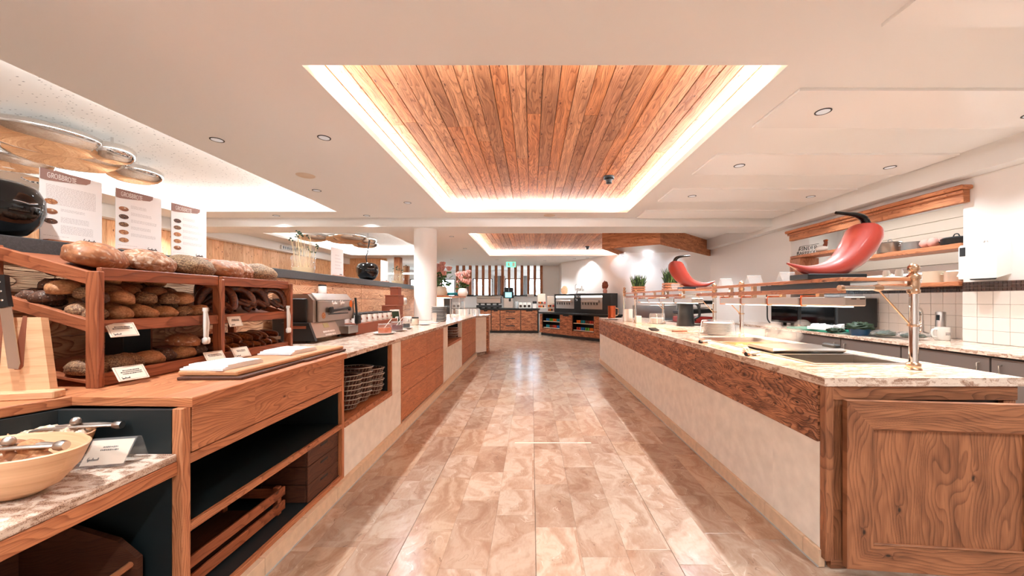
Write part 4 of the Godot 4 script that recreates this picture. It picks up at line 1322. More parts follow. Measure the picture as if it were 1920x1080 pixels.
func info_board(lbl: String, d: float, kind: int, tall := 0.375, w := 0.255, head := true):
	var o := thing("info_board", lbl, "sign", P(-2.52, 1.637, d), 90 - 4, "printed bread boards on the granite cap")
	part(o, "base", box(w * 0.92, 0.028, 0.07, 0.003), M.oak1, Vector3(0, 0.014, 0))
	if not M.has("sign%d" % kind):
		var m := flat("sign%d" % kind, Color.WHITE, 0.5)
		m.albedo_texture = sign_texture(kind)
	var st := begin()
	var n := Vector3(0, 0, 1)
	quad(st, [Vector3(-w / 2, 0, 0.0022), Vector3(w / 2, 0, 0.0022), Vector3(w / 2, tall, 0.0022), Vector3(-w / 2, tall, 0.0022)], [Vector2(0, 1), Vector2(1, 1), Vector2(1, 0), Vector2(0, 0)], [n, n, n, n])
	part(o, "sheet", box(w, tall, 0.004, 0.0008), M.paper, Vector3(0, 0.02 + tall / 2, 0))
	part(o, "print", done(st), M["sign%d" % kind], Vector3(0, 0.02, 0.0))
	if head:
		var pts := [Vector2(-w * 0.5, 0.0), Vector2(w * 0.3, 0.0), Vector2(w * 0.29, -0.022), Vector2(w * 0.22, -0.036), Vector2(w * 0.1, -0.04), Vector2(-w * 0.1, -0.048), Vector2(-w * 0.3, -0.055), Vector2(-w * 0.42, -0.058), Vector2(-w * 0.5, -0.056)]
		var hd := part(o, "heading_shape", panel(pts, 0.001), M.label_brown, Vector3(0, 0.02 + tall, 0.003))
		part(hd, "lettering", text("GROßBROTE", 0.038, 0.0008), M.ink_light, Vector3(-w * 0.17, -0.029, 0.001), Vector3(0, 0, 0)).scale = Vector3(0.55, 1.0, 1.0)
		var nb: int = [3, 5, 5][kind]
		for i in nb:
			var mt = [M.roll_tan, M.loaf_brown, M.roll_dark, M.roll_seed, M.roll_tan][(i + kind) % 5]
			part(o, "bread_picture", lathe([Vector2(0.0, 0.0), Vector2(0.026, 0.0), Vector2(0.026, 0.0006), Vector2(0, 0.0006)], 18, 0.55), mt, Vector3(-w * 0.34, tall - 0.1 - i * (0.048 if nb > 3 else 0.052) - (0.045 if nb == 3 else 0.0), 0.0028), Vector3(90, 0, 0))
	part(o, "signature", scrawl(8, 0.0075, 0.0013), M.ink, Vector3(w * 0.3, 0.038, 0.0035))
	return o

func giant_cherry(lbl, at: Vector3, stem_to: Vector3):
	var o := thing("cherry_sculpture", lbl, "sculpture", at, 0, "giant black cherries")
	part(o, "body", lathe([Vector2(0.0, 0.0), Vector2(0.05, 0.003), Vector2(0.1, 0.025), Vector2(0.14, 0.075), Vector2(0.158, 0.14), Vector2(0.155, 0.2), Vector2(0.135, 0.245), Vector2(0.1, 0.268), Vector2(0.06, 0.265), Vector2(0.025, 0.25), Vector2(0.0, 0.245)], 40), M.black_gloss)
	part(o, "stem", tube(curve([Vector3(0, 0.24, 0), Vector3(-0.02, 0.36, 0), stem_to * 0.7 + Vector3(-0.02, 0, 0), stem_to], 5), ramp([0.009, 0.007, 0.007, 0.012], 5), 8), M.black)
	return o

func wire_basket(lbl, at: Vector3, turn: float, foot := false):
	var o: Node3D
	if cache.has("basket%s" % foot):
		return dup(cache["basket%s" % foot], lbl, at, turn)
	o = thing("bread_basket", lbl, "basket", at, turn, "wire bread baskets in the niche")
	var rings := begin()
	for r in [[0.10, 0.085, 0.02], [0.125, 0.09, 0.055], [0.14, 0.1, 0.095]]:
		var pts := []
		for i in 20:
			var a := TAU * i / 20
			pts.append(Vector3(cos(a) * r[0], r[2], sin(a) * r[1]))
		add_tube(rings, pts, 0.0045 if r[2] > 0.09 else 0.003, 6, true)
	part(o, "hoops", done(rings), M.steel)
	var ribs := begin()
	for i in 26:
		var a := TAU * i / 26
		add_tube(ribs, [Vector3(cos(a) * 0.03, 0.004, sin(a) * 0.025), Vector3(cos(a) * 0.10, 0.018, sin(a) * 0.082), Vector3(cos(a) * 0.138, 0.095, sin(a) * 0.098)], 0.0028, 5)
	part(o, "ribs", done(ribs), M.wicker)
	part(o, "liner", lathe([Vector2(0.0, 0.012), Vector2(0.085, 0.02), Vector2(0.105, 0.055), Vector2(0.118, 0.085), Vector2(0.115, 0.085), Vector2(0.1, 0.056), Vector2(0.08, 0.026), Vector2(0, 0.018)], 20, 0.75), M.liner_brown)
	cache["basket%s" % foot] = o
	return o

func jam_jar(lbl, mat, at: Vector3, r: float, h: float):
	var o := thing("jam_jar", lbl, "jar", at, 0, "open jam jars on the bread counter")
	part(o, "jam", lathe([Vector2(0, 0.004), Vector2(r * 0.86, 0.004), Vector2(r * 0.94, 0.015), Vector2(r * 0.94, h * 0.62), Vector2(0, h * 0.64)], 24), mat)
	part(o, "glass", lathe([Vector2(0, 0), Vector2(r * 0.9, 0), Vector2(r, 0.014), Vector2(r, h * 0.72), Vector2(r * 0.86, h * 0.85), Vector2(r * 0.9, h)], 28), M.clear_glass)
	part(o, "rim", lathe([Vector2(r * 0.88, h * 0.93), Vector2(r * 0.95, h * 0.94), Vector2(r * 0.95, h * 1.0), Vector2(r * 0.86, h * 1.0)], 28), M.frost)
	part(o, "spoon", tube([Vector3(-r * 0.3, h * 0.4, 0), Vector3(r * 0.9, h * 1.45, -0.01)], 0.0035, 6), M.porcelain)

func dish(r: float, h: float, t := 0.005) -> ArrayMesh:
	return lathe([Vector2(0, 0), Vector2(r * 0.6, 0), Vector2(r * 0.7, h * 0.3), Vector2(r, h - 0.002), Vector2(r, h), Vector2(r * 0.96, h), Vector2(r * 0.66, h * 0.3 + t), Vector2(0, t)], 32)

func left_things():
	var o: Node3D
	# ---- info boards and cherries on the cap
	info_board("nearest and largest printed bread board with three bread pictures", 1.99, 0)
	info_board("second printed bread board with five bread pictures, behind the floured loaf", 2.33, 1)
	info_board("third printed bread board, farthest of the three by the loaves", 2.67, 2)
	info_board("far white board with pictogram between dried flowers and black cherry", 4.7, 1, 0.36, 0.26, false)
	info_board("farthest white board on the cap just right of the black cherry", 6.2, 2, 0.36, 0.26, false)
	giant_cherry("huge glossy black cherry cut off by the left picture edge", P(-2.52, 1.637, 1.69), Vector3(-0.06, 0.62, 0.02))
	giant_cherry("glossy black cherry with long stem standing far along the granite cap", P(-2.5, 1.637, 5.52), Vector3(0.03, 0.62, 0.0))
	# ---- vases of dried stems on the cap
	for v in [[4.05, "glass vase of tall pale dried grasses on the granite cap before the cherry", 0.46], [6.9, "glass vase of dried grasses on the cap next to the column", 0.4]]:
		o = thing("dried_bouquet", v[1], "vase", P(-2.55, 1.637, v[0]))
		part(o, "vase", lathe([Vector2(0, 0), Vector2(0.1, 0), Vector2(0.11, 0.01), Vector2(0.12, 0.18), Vector2(0.11, 0.2)], 24), M.clear_glass)
		part(o, "sand", lathe([Vector2(0, 0.004), Vector2(0.098, 0.004), Vector2(0.104, 0.07), Vector2(0, 0.075)], 24), M.dry_stem)
		var st := begin()
		var heads := begin()
		for i in 34:
			var a := rng.randf() * TAU
			var q := Vector3(cos(a), 0, sin(a)) * rng.randf_range(0.02, 0.09)
			var top: Vector3 = q * rng.randf_range(1.1, 2.0) + Vector3(0, rng.randf_range(0.55, 1.0) * v[2], 0)
			add_tube(st, [q + Vector3(0, 0.06, 0), (q + top) / 2 + Vector3(rng.randf_range(-0.01, 0.01), 0.02, 0), top], 0.0022, 4)
			if i % 3 == 0:
				for k in 3:
					add_box(heads, top + Vector3(rng.randf_range(-0.02, 0.02), rng.randf_range(-0.02, 0.02), rng.randf_range(-0.02, 0.02)), Vector3(0.018, 0.014, 0.018), 0.005, 0, Vector2.ZERO, Basis.from_euler(Vector3(i, k, i * 2)))
		part(o, "stems", done(st), M.dry_stem)
		part(o, "seed_heads", done(heads), M.leaf_dark)
	# ---- knife block with bread knives at the near end
	o = thing("knife_board", "pale wooden slotted knife board leaning at the near end of worktop", "knife holder", P(-1.97, 0.972, 1.40), 14)
	var bpts := [Vector2(-0.22, 0.0), Vector2(0.10, 0.0), Vector2(0.035, 0.30), Vector2(-0.22, 0.30)]
	var bm := part(o, "board", panel(bpts, 0.03), M.beech, Vector3(0, 0.01, 0), Vector3(-8, 0, 0))
	for s in [-0.075, -0.006]:
		part(bm, "slot", panel([Vector2(s - 0.012, 0.305), Vector2(s - 0.02, 0.11), Vector2(s - 0.012, 0.098), Vector2(s + 0.004, 0.098), Vector2(s + 0.012, 0.11), Vector2(s + 0.0, 0.305)], 0.004), M.cork_brown, Vector3(0, 0, 0.0145), Vector3(0, 0, -0.0))
	part(o, "foot", box(0.36, 0.03, 0.05, 0.004), M.beech, Vector3(-0.04, 0.015, 0.03))
	for kf in [[0.02, "bread knife with black riveted handle in the right slot of the knife board", 0.0], [-0.075, "bread knife in the left slot of the knife board, partly out of view", 1.0]]:
		var kn := thing("bread_knife", kf[1], "knife", o.position + Vector3(-0.008 + kf[0] * 0.9, 0.12, 0.012), 14, "bread knives")
		kn.rotation_degrees = Vector3(-8, 14, 13)
		part(kn, "blade", panel([Vector2(-0.017, 0), Vector2(0.01, -0.01), Vector2(0.017, 0.01), Vector2(0.017, 0.235), Vector2(-0.017, 0.235)], 0.003), M.steel, Vector3(0, 0, 0.018))
		part(kn, "handle", panel([Vector2(-0.016, 0.235), Vector2(0.016, 0.235), Vector2(0.014, 0.3), Vector2(0.017, 0.36), Vector2(-0.008, 0.365), Vector2(-0.014, 0.3)], 0.018), M.black, Vector3(0, 0, 0.018))
		for k in 3:
			part(kn, "rivet", lathe([Vector2(0, 0), Vector2(0.004, 0), Vector2(0, 0.001)], 10), M.chrome, Vector3(0.0, 0.262 + k * 0.036, 0.027), Vector3(90, 0, 0))
	# ---- wooden bowls with pastry on the marble shelf
	var bowl := lathe([Vector2(0, 0), Vector2(0.07, 0.0), Vector2(0.13, 0.03), Vector2(0.18, 0.085), Vector2(0.205, 0.14), Vector2(0.2, 0.143), Vector2(0.193, 0.138), Vector2(0.168, 0.086), Vector2(0.12, 0.036), Vector2(0.06, 0.012), Vector2(0, 0.012)], 44, 0.62)
	var b1 := one("wooden_bowl", "pale oval wooden bowl of pastries in front on the marble shelf", "bowl", bowl, M.beech, P(-1.565, 0.765, 1.09), Vector3(0, -6, 0))
	var b2 := one("wooden_bowl", "oval wooden bowl of sugared braids behind on the marble shelf", "bowl", bowl, M.board, P(-1.73, 0.765, 1.31), Vector3(0, -14, 0))
	b2.scale = Vector3(0.82, 0.8, 0.62)
	for i in 7:
		one("croissant", "golden croissant lying in the front wooden bowl", "pastry", tube(curve([Vector3(-0.06, -0.01, 0.02), Vector3(-0.035, 0.006, -0.005), Vector3(0, 0.012, -0.015), Vector3(0.035, 0.006, -0.005), Vector3(0.06, -0.01, 0.02)], 4), ramp([0.01, 0.022, 0.03, 0.022, 0.01], 4), 10), M.loaf_brown if i % 2 else M.roll_tan, P(-1.65 + (i % 4) * 0.055, 0.85 + (i / 4) * 0.03, 1.08 + (i / 4) * 0.02), Vector3(rng.randf_range(-10, 10), -20 + (i * 17) % 40, rng.randf_range(-10, 10)), "croissants in the front bowl")
	for i in 5:
		one("sugar_braid", "twisted white sugared pastry in the rear wooden bowl", "pastry", blob(Vector3(0.09, 0.06, 0.06), 0.14, 3.0, 60 + i, 0.5, 16, 10, 0.1), M.sugar, P(-1.81 + i * 0.045, 0.85 + 0.012 * (i % 2), 1.305 + 0.015 * (i % 2)), Vector3(0, 20 + i * 30, 8), "sugared pastries in the rear bowl")
	for t in [[P(-1.56, 0.905, 1.09), 8.0, "steel serving tongs lying across the front wooden bowl"], [P(-1.66, 0.885, 1.33), 8.0, "steel serving tongs lying across the rear wooden bowl"]]:
		o = thing("serving_tongs", t[2], "tongs", t[0], t[1], "serving tongs on the bowls")
		for s in [-1, 1]:
			part(o, "arm", tube(curve([Vector3(0.12, 0.0, 0.0), Vector3(0.04, 0.004, 0.014 * s), Vector3(-0.08, 0.0, 0.016 * s), Vector3(-0.13, -0.008, 0.01 * s)], 4), ramp([0.012, 0.011, 0.008, 0.015], 4), 8, false, 0.5), M.steel_soft)
		part(o, "hinge", lathe([Vector2(0, -0.013), Vector2(0.013, -0.013), Vector2(0.016, 0.0), Vector2(0.013, 0.013), Vector2(0, 0.013)], 16), M.steel, Vector3(0.125, 0, 0), Vector3(0, 0, 90))
		part(o, "knob", blob(Vector3(0.03, 0.03, 0.03), 0.05, 1.0, 4, 0.9, 12, 8), M.steel_soft, Vector3(-0.01, 0.02, 0))
	o = thing("acrylic_holder", "clear acrylic card stand on the marble shelf beside the bowls", "card holder", P(-1.50, 0.766, 1.285), 12)
	part(o, "card", box(0.125, 0.085, 0.002), M.card, Vector3(0, 0.045, 0.001), Vector3(-35, 0, 0))
	part(o, "front_sheet", box(0.14, 0.1, 0.003), M.acrylic, Vector3(0, 0.046, 0.006), Vector3(-35, 0, 0))
	part(o, "back_leg", box(0.14, 0.085, 0.003), M.acrylic, Vector3(0, 0.042, -0.055), Vector3(20, 0, 0))
	part(o, "print", fine_print(0.05, 2, 0.006, 3), M.ink, Vector3(0, 0.06, -0.008), Vector3(-35, 0, 0))
	part(o, "signature", scrawl(7, 0.005, 0.0009), M.ink, Vector3(-0.03, 0.024, 0.018), Vector3(-35, 0, 0))
	# ---- low crate under the marble shelf
	o = thing("wooden_crate", "brown wooden crate with round rails on the floor under the marble shelf", "crate", P(-1.62, 0.0, 1.08), 6)
	part(o, "side_board", panel([Vector2(-0.2, 0.03), Vector2(0.2, 0.03), Vector2(0.2, 0.40), Vector2(0.13, 0.47), Vector2(-0.2, 0.6)], 0.02), M.crate, Vector3(0, 0, -0.24))
	part(o, "side_board", panel([Vector2(-0.2, 0.03), Vector2(0.2, 0.03), Vector2(0.2, 0.40), Vector2(0.13, 0.47), Vector2(-0.2, 0.6)], 0.02), M.crate, Vector3(0, 0, 0.34))
	part(o, "back_board", box(0.02, 0.57, 0.56, 0.002, 2), M.crate, Vector3(-0.19, 0.315, 0.05))
	part(o, "bottom_board", box(0.4, 0.02, 0.56, 0.002, 2), M.crate, Vector3(0, 0.02, 0.05))
	for h in [0.38, 0.3, 0.22]:
		part(o, "rail", tube([Vector3(0.175, h, -0.235), Vector3(0.175, h, 0.335)], 0.012, 10), M.oak1)
	# ---- slatted crate and stacked crates inside the open cabinet
	o = thing("slatted_crate", "low crate of reddish slats at the bottom of the open cabinet", "crate", P(-1.62, 0.118, 1.78))
	for s in [[0.02, 0.07], [0.1, 0.15]]:
		for x in [-0.17, 0.18]:
			part(o, "slat", box(0.014, s[1] - s[0], 0.66, 0.002, 2), M.rack, Vector3(x, (s[0] + s[1]) / 2, 0.0))
	for z in [-0.3, 0.3]:
		for x in [-0.15, 0.16]:
			part(o, "corner_post", box(0.03, 0.16, 0.03, 0.002, 1), M.rack, Vector3(x, 0.08, z))
		part(o, "end_board", box(0.33, 0.05, 0.014, 0.002, 0), M.rack, Vector3(0.005, 0.12, z))
	part(o, "bottom_board", box(0.33, 0.012, 0.62, 0.002, 2), M.crate, Vector3(0.005, 0.012, 0))
	for i in 3:
		o = thing("storage_crate", ["bottom", "middle", "topmost"][i] + " of three dark stained crates with grip holes in the open cabinet", "crate", P(-1.5, 0.119 + i * 0.109, 2.365), 0, "dark crates in the open cabinet")
		part(o, "front_board", box(0.012, 0.105, 0.34, 0.002, 2), M.crate, Vector3(0.14, 0.053, 0))
		part(o, "end_board", box(0.26, 0.105, 0.012, 0.002, 0), M.crate, Vector3(0.0, 0.053, 0.164))
		part(o, "end_board", box(0.26, 0.105, 0.012, 0.002, 0), M.crate, Vector3(0.0, 0.053, -0.164))
		part(o, "back_board", box(0.012, 0.105, 0.34, 0.002, 2), M.crate, Vector3(-0.14, 0.053, 0))
		part(o, "bottom_board", box(0.26, 0.008, 0.31, 0.001, 2), M.crate, Vector3(0, 0.006, 0))
		part(o, "grip_hole", tube([Vector3(0.146, 0.078, -0.04), Vector3(0.146, 0.078, 0.04)], 0.013, 10, false, 1.0), M.black, Vector3(-0.010, 0, 0))
	# ---- baskets in the niches
	for i in 6:
		wire_basket("wire bread basket in the left stack of the nearer niche, " + ["lowest", "second from below", "third from below", "fourth", "fifth", "topmost"][i], P(-1.48, 0.489 + i * 0.036, 2.84), i * 4 - 8)
	for i in 6:
		wire_basket("wire bread basket in the rear stack of the nearer niche, " + ["lowest", "second from below", "third from below", "fourth", "fifth", "topmost"][i], P(-1.49, 0.489 + i * 0.04, 3.06), i * 5 - 10)
	for i in 4:
		wire_basket("wire bread basket in the right stack of the nearer niche, " + ["lowest", "second from below", "third from below", "topmost"][i], P(-1.48, 0.489 + i * 0.05, 3.28), i * 5 - 6)
	for i in 3:
		wire_basket("wire bread basket in the small farther niche, " + ["lowest", "middle", "topmost"][i], P(-1.48, 0.647 + i * 0.05, 6.62), i * 5)
	# ---- boards with napkins
	for b in [[1.93, 0.36, "nearer wooden cutting board on the oak worktop", "folded white napkins on the nearer cutting board", 0.0], [2.42, 0.40, "farther wooden cutting board near the bread slicer", "folded white napkins on the farther cutting board", 0.012]]:
		var mid: float = b[0]
		one("tray_board", "thin dark wooden under-board below the " + b[2].split(" wooden")[0] + " cutting board", "board", box(0.30, 0.014, 0.50, 0.003, 2), M.crate, P(-1.52, 0.9795, mid + 0.02), Vector3(0, 2, 0), "under-boards")
		one("cutting_board", b[2], "board", box(0.29, 0.024, 0.47, 0.006, 2), M.board, P(-1.54, 0.9985, mid + 0.03), Vector3(0, -1, 0), "cutting boards")
		o = thing("napkin_stack", b[3], "napkins", P(-1.57, 1.011, mid - 0.08), -4)
		for i in 3:
			part(o, "napkin", cloth(0.22 - i * 0.008, 0.24 - i * 0.02, 0.006, 0.005, 5 + i + int(mid * 10)), M.linen, Vector3(0.004 * i, i * 0.008, -0.004 * i))
	slicer()
	jam_corner()

func slicer():
	# bread slicing machine
	var o := thing("bread_slicer", "brushed steel bread slicing machine with tilted keypad beside the rack", "machine", P(-2.07, 0.97, 3.45))
	var body := [Vector2(-0.2, 0.03), Vector2(0.13, 0.03), Vector2(0.17, 0.13), Vector2(0.17, 0.2), Vector2(0.2, 0.2), Vector2(0.2, 0.385), Vector2(0.14, 0.44), Vector2(-0.2, 0.44)]
	part(o, "housing", panel([Vector2(-0.22, 0.03), Vector2(0.1, 0.03), Vector2(0.1, 0.17), Vector2(0.14, 0.18), Vector2(0.14, 0.375), Vector2(0.09, 0.43), Vector2(-0.22, 0.43)], 0.62), M.steel_soft, Vector3(0, 0, -0.06))
	part(o, "front_hatch", box(0.02, 0.19, 0.64, 0.004, 2), M.steel_soft, Vector3(0.155, 0.275, -0.12))
	part(o, "top_lid", box(0.012, 0.085, 0.62, 0.002, 2), M.steel, Vector3(0.125, 0.405, -0.1), Vector3(0, 0, 42))
	var hd := part(o, "lever", box(0.014, 0.026, 0.36, 0.004, 2), M.black, Vector3(0.178, 0.285, -0.13), Vector3(4, 0, 0))
	part(hd, "knob", box(0.024, 0.06, 0.055, 0.008, 2), M.black, Vector3(0.006, 0.01, 0.165))
	part(hd, "end_block", box(0.022, 0.04, 0.03, 0.006, 2), M.black, Vector3(0.004, -0.01, -0.18))
	part(o, "slide_slot", box(0.006, 0.012, 0.36, 0.001, 2), M.dark_plastic, Vector3(0.166, 0.245, -0.13))
	var kp := part(o, "keypad", box(0.018, 0.15, 0.42, 0.004, 2), M.steel_soft, Vector3(0.15, 0.11, 0.08), Vector3(0, 0, 24))
	part(kp, "display", box(0.003, 0.045, 0.085, 0.001, 2), M.display, Vector3(0.01, 0.03, -0.02))
	part(kp, "print", fine_print(0.2, 2, 0.018, 6), M.ink_light, Vector3(0.0102, -0.03, -0.03), Vector3(0, 90, 0))
	part(o, "side_bracket", panel([Vector2(-0.1, 0.02), Vector2(0.2, 0.02), Vector2(0.14, 0.18), Vector2(-0.1, 0.18)], 0.03), M.dark_plastic, Vector3(0, 0, 0.30))
	part(o, "dark_side", box(0.3, 0.33, 0.012, 0.003, 0), M.dark_plastic, Vector3(-0.06, 0.225, 0.258))
	part(o, "feed_roller", tube([Vector3(0.0, 0.14, 0.3), Vector3(0.12, 0.14, 0.3)], 0.02, 12), M.cork_brown)
	part(o, "crumb_drawer", box(0.2, 0.08, 0.2, 0.005, 2), M.steel, Vector3(0.1, 0.07, -0.36))
	part(o, "black_rail", tube([Vector3(0.17, 0.4, -0.46), Vector3(0.19, 0.2, -0.45)], 0.012, 8), M.black)
	part(o, "black_foot", box(0.05, 0.1, 0.06, 0.01, 2), M.black, Vector3(0.19, 0.17, -0.47))
	for x in [-0.18, 0.08]:
		for z in [-0.3, 0.22]:
			part(o, "foot", lathe([Vector2(0, 0), Vector2(0.02, 0), Vector2(0.016, 0.03), Vector2(0, 0.03)], 12), M.black, Vector3(x, 0, z))
	part(o, "lettering", scrawl(6, 0.016, 0.0032), M.ink_light, Vector3(0.168, 0.335, -0.06), Vector3(0, 90, 0))
	part(o, "lettering", scrawl(6, 0.016, 0.0032), M.ink_light, Vector3(0.168, 0.34, -0.2), Vector3(0, 90, 0))
	part(o, "bread_sticker", lathe([Vector2(0, 0), Vector2(0.042, 0.0), Vector2(0.042, 0.001), Vector2(0, 0.001)], 20, 0.8), M.cup_orange, Vector3(0.1655, 0.335, -0.37), Vector3(0, 0, -90))
	part(o, "bread_sticker", disc(0.03, 0.001), M.roll_tan, Vector3(0.1655, 0.235, 0.13), Vector3(0, 0, -90))

func jam_corner():
	var o: Node3D
	# ---- jam jars on white dishes
	var lay := [[P(-1.62, 0.97, 4.0), "jam_orange", 0.075, 0.11, "largest jam jar with orange marmalade, nearest on the granite"], [P(-1.63, 0.97, 4.38), "jam_red", 0.075, 0.11, "jam jar with dark red jam between marmalade and black jam"], [P(-1.64, 0.97, 4.72), "jam_dark", 0.055, 0.1, "small jar of nearly black jam, farthest of the three"]]
	for j in lay:
		one("jar_dish", "white porcelain dish under the " + {"jam_orange": "orange marmalade jar", "jam_red": "dark red jam jar", "jam_dark": "black jam jar"}[j[1]], "dish", dish(0.12 if j[2] > 0.06 else 0.1, 0.022), M.porcelain, j[0])
		jam_jar(j[4], M[j[1]], j[0] + Vector3(0, 0.006, 0), j[2], j[3])
	# ---- stepped brown boxes with printed little jars
	o = thing("wooden_riser", "long low cork-brown riser behind the jam jars", "riser", P(-2.02, 0.97, 4.5))
	part(o, "body", box(0.26, 0.12, 1.2, 0.004, 2), M.cork_brown, Vector3(0, 0.06, 0))
	for i in 7:
		for r in 2:
			var jr := thing("honey_jar", "small printed portion jar in a row on the brown riser", "jar", P(-1.955 - r * 0.12, 1.091, 4.05 + i * 0.145), 0, "portion jars on the riser")
			part(jr, "pot", lathe([Vector2(0, 0), Vector2(0.046, 0), Vector2(0.054, 0.085), Vector2(0.054, 0.09), Vector2(0, 0.09)], 16), M.porcelain)
			part(jr, "lid", lathe([Vector2(0, 0.09), Vector2(0.056, 0.09), Vector2(0.056, 0.106), Vector2(0, 0.108)], 16), M.dark_plastic)
			part(jr, "emblem", lathe([Vector2(0, 0), Vector2(0.016, 0), Vector2(0.016, 0.001), Vector2(0, 0.001)], 12, 1.2), M.cork_brown, Vector3(0.0515, 0.046, 0.0), Vector3(0, 0, -84))
	for b in [[5.35, 0.97, 0.24, 0.34, "wide brown box lowest in the stack beside the column"], [5.42, 1.121, 0.22, 0.26, "middle brown box of the stack beside the column"], [5.50, 1.272, 0.2, 0.22, "upper brown box of the stack beside the column"], [5.55, 1.423, 0.12, 0.14, "smallest brown cube on top of the box stack"]]:
		var h := 0.15 if b[1] < 1.4 else 0.12
		o = thing("brown_box", b[4], "box", P(-2.08, b[1], b[0]), 0, "stack of brown boxes")
		part(o, "body", box(b[2], h - 0.012, b[3], 0.003, 2), M.cork_brown, Vector3(0, h / 2 - 0.006, 0))
		part(o, "lid", box(b[2] + 0.01, 0.011, b[3] + 0.01, 0.002, 2), M.cork_brown, Vector3(0, h - 0.0065, 0))
	for j in [[P(-2.0, 1.121, 5.72), 0], [P(-2.0, 1.121, 5.86), 1], [P(-2.03, 1.272, 5.70), 2]]:
		o = thing("jam_pot", "white printed preserve pot, " + ["left of the pair on the low brown box", "right of the pair on the low brown box", "upper one on the brown box stack"][j[1]], "jar", j[0] if j[1] == 2 else j[0] + Vector3(0, -0.151, 0))
		part(o, "pot", lathe([Vector2(0, 0), Vector2(0.055, 0), Vector2(0.062, 0.012), Vector2(0.062, 0.1), Vector2(0.055, 0.11), Vector2(0, 0.11)], 20), M.porcelain)
		part(o, "emblem", lathe([Vector2(0, 0), Vector2(0.026, 0), Vector2(0.026, 0.001), Vector2(0, 0.001)], 14, 1.3), M.ink, Vector3(0.0615, 0.055, 0.012), Vector3(0, 10, -90))
	o = thing("picture_frame", "small white framed photo standing behind the red jam jar", "picture frame", P(-1.93, 0.97, 5.14), 60)
	part(o, "frame", box(0.16, 0.24, 0.014, 0.003), M.porcelain, Vector3(0, 0.12, 0), Vector3(-10, 0, 0))
	part(o, "picture", box(0.12, 0.19, 0.004), M.leaf_dark, Vector3(0, 0.122, 0.0075), Vector3(-10, 0, 0))
	for i in 3:
		part(o, "motif", tube([Vector3(-0.03 + i * 0.02, 0.06, 0.02), Vector3(0.0 + i * 0.02, 0.14, 0.008)], 0.006, 6), M.steel)
	o = thing("preserve_jar", "single preserve jar with red fruit label by the brown boxes", "jar", P(-1.75, 0.972, 5.45))
	part(o, "pot", lathe([Vector2(0, 0), Vector2(0.048, 0), Vector2(0.052, 0.01), Vector2(0.052, 0.09), Vector2(0.045, 0.1), Vector2(0, 0.1)], 20), M.enamel)
	part(o, "lid", lathe([Vector2(0, 0.1), Vector2(0.05, 0.1), Vector2(0.05, 0.116), Vector2(0, 0.116)], 20), M.dark_plastic)
	part(o, "emblem", lathe([Vector2(0, 0), Vector2(0.025, 0), Vector2(0.025, 0.001), Vector2(0, 0.001)], 14, 1.1), M.cup_red, Vector3(0.052, 0.05, 0.01), Vector3(0, 8, -90))
	o = thing("white_jar", "white labelled spread jar standing on the ledge behind the slicer", "jar", P(-2.28, 1.415, 3.95))
	part(o, "pot", lathe([Vector2(0, 0), Vector2(0.04, 0), Vector2(0.042, 0.01), Vector2(0.042, 0.075), Vector2(0.036, 0.085), Vector2(0, 0.085)], 20), M.porcelain)
	part(o, "lid", lathe([Vector2(0, 0.085), Vector2(0.04, 0.085), Vector2(0.04, 0.1), Vector2(0, 0.1)], 20), M.dark_plastic)
	one("timber_ledge", "narrow brown ledge on the partition carrying the spread jar", "shelf", box(0.1, 0.02, 0.5, 0.003, 2), M.cork_brown, P(-2.29, 1.404, 3.95))
	# ---- trays, cups and plates towards the column
	for i in 9:
		one("serving_tray", "grey serving tray in the tall stack by the column, number " + ["one, lowest", "two", "three", "four", "five", "six", "seven", "eight", "nine, topmost"][i], "tray", lathe([Vector2(0, 0), Vector2(0.13, 0), Vector2(0.15, 0.02), Vector2(0.155, 0.022), Vector2(0.155, 0.026), Vector2(0.13, 0.007), Vector2(0, 0.007)], 4, 1.0), M.grey_tray if i % 2 else M.tray_light, P(-1.62, 0.972 + i * 0.029, 6.35), Vector3(0, 45, 0), "stacked serving trays")
	o = thing("cup_stack", "stack of white paper cups in front of the grey trays", "cups", P(-1.60, 0.988, 5.95))
	for i in 4:
		part(o, "cup", lathe([Vector2(0, 0), Vector2(0.032, 0), Vector2(0.042, 0.09), Vector2(0.044, 0.092), Vector2(0.04, 0.092), Vector2(0.03, 0.004)], 20), M.porcelain, Vector3(0, i * 0.018, 0))
	one("cup_saucer", "square white dish under the white paper cups", "dish", box(0.16, 0.014, 0.2, 0.004), M.porcelain, P(-1.60, 0.979, 5.95))
	one("flat_plate", "flat grey plate lying on the granite beside the preserve jar", "plate", dish(0.1, 0.014), M.tray_light, P(-1.62, 0.97, 5.5))
	# ---- glass shelf section behind the column with flowers on top
	o = thing("lit_display", "glass display stand with warm lit back panel behind the column", "display stand", P(-1.9, 0.97, 8.6))
	part(o, "glow_panel", joined([[-2.3, -2.28, 0.98, 1.38, 7.6, 9.4]]), M.panel_warm, -o.position)
	part(o, "top_shelf", joined([[-2.32, -1.72, 1.40, 1.44, 7.5, 9.45, 0.004]]), M.oak2, -o.position)
	for dd in [7.75, 8.7, 9.35]:
		part(o, "post", joined([[-1.75, -1.73, 0.97, 1.40, dd, dd + 0.02]]), M.steel, -o.position)
	part(o, "glass_shelf", joined([[-2.25, -1.72, 1.2, 1.208, 7.6, 9.4]]), M.clear_glass, -o.position)
	part(o, "front_glass", joined([[-1.725, -1.72, 1.0, 1.39, 7.8, 9.3]]), M.clear_glass, -o.position)
	strip("display_lamp", P(-2.1, 1.385, 7.6), P(-2.1, 1.385, 9.4), Vector3(0, -1, 0), 2.2, 0.05, WARM)
	part(o, "lamp_strip", joined([[-2.13, -2.07, 1.388, 1.398, 7.6, 9.4]]), M.led, -o.position)
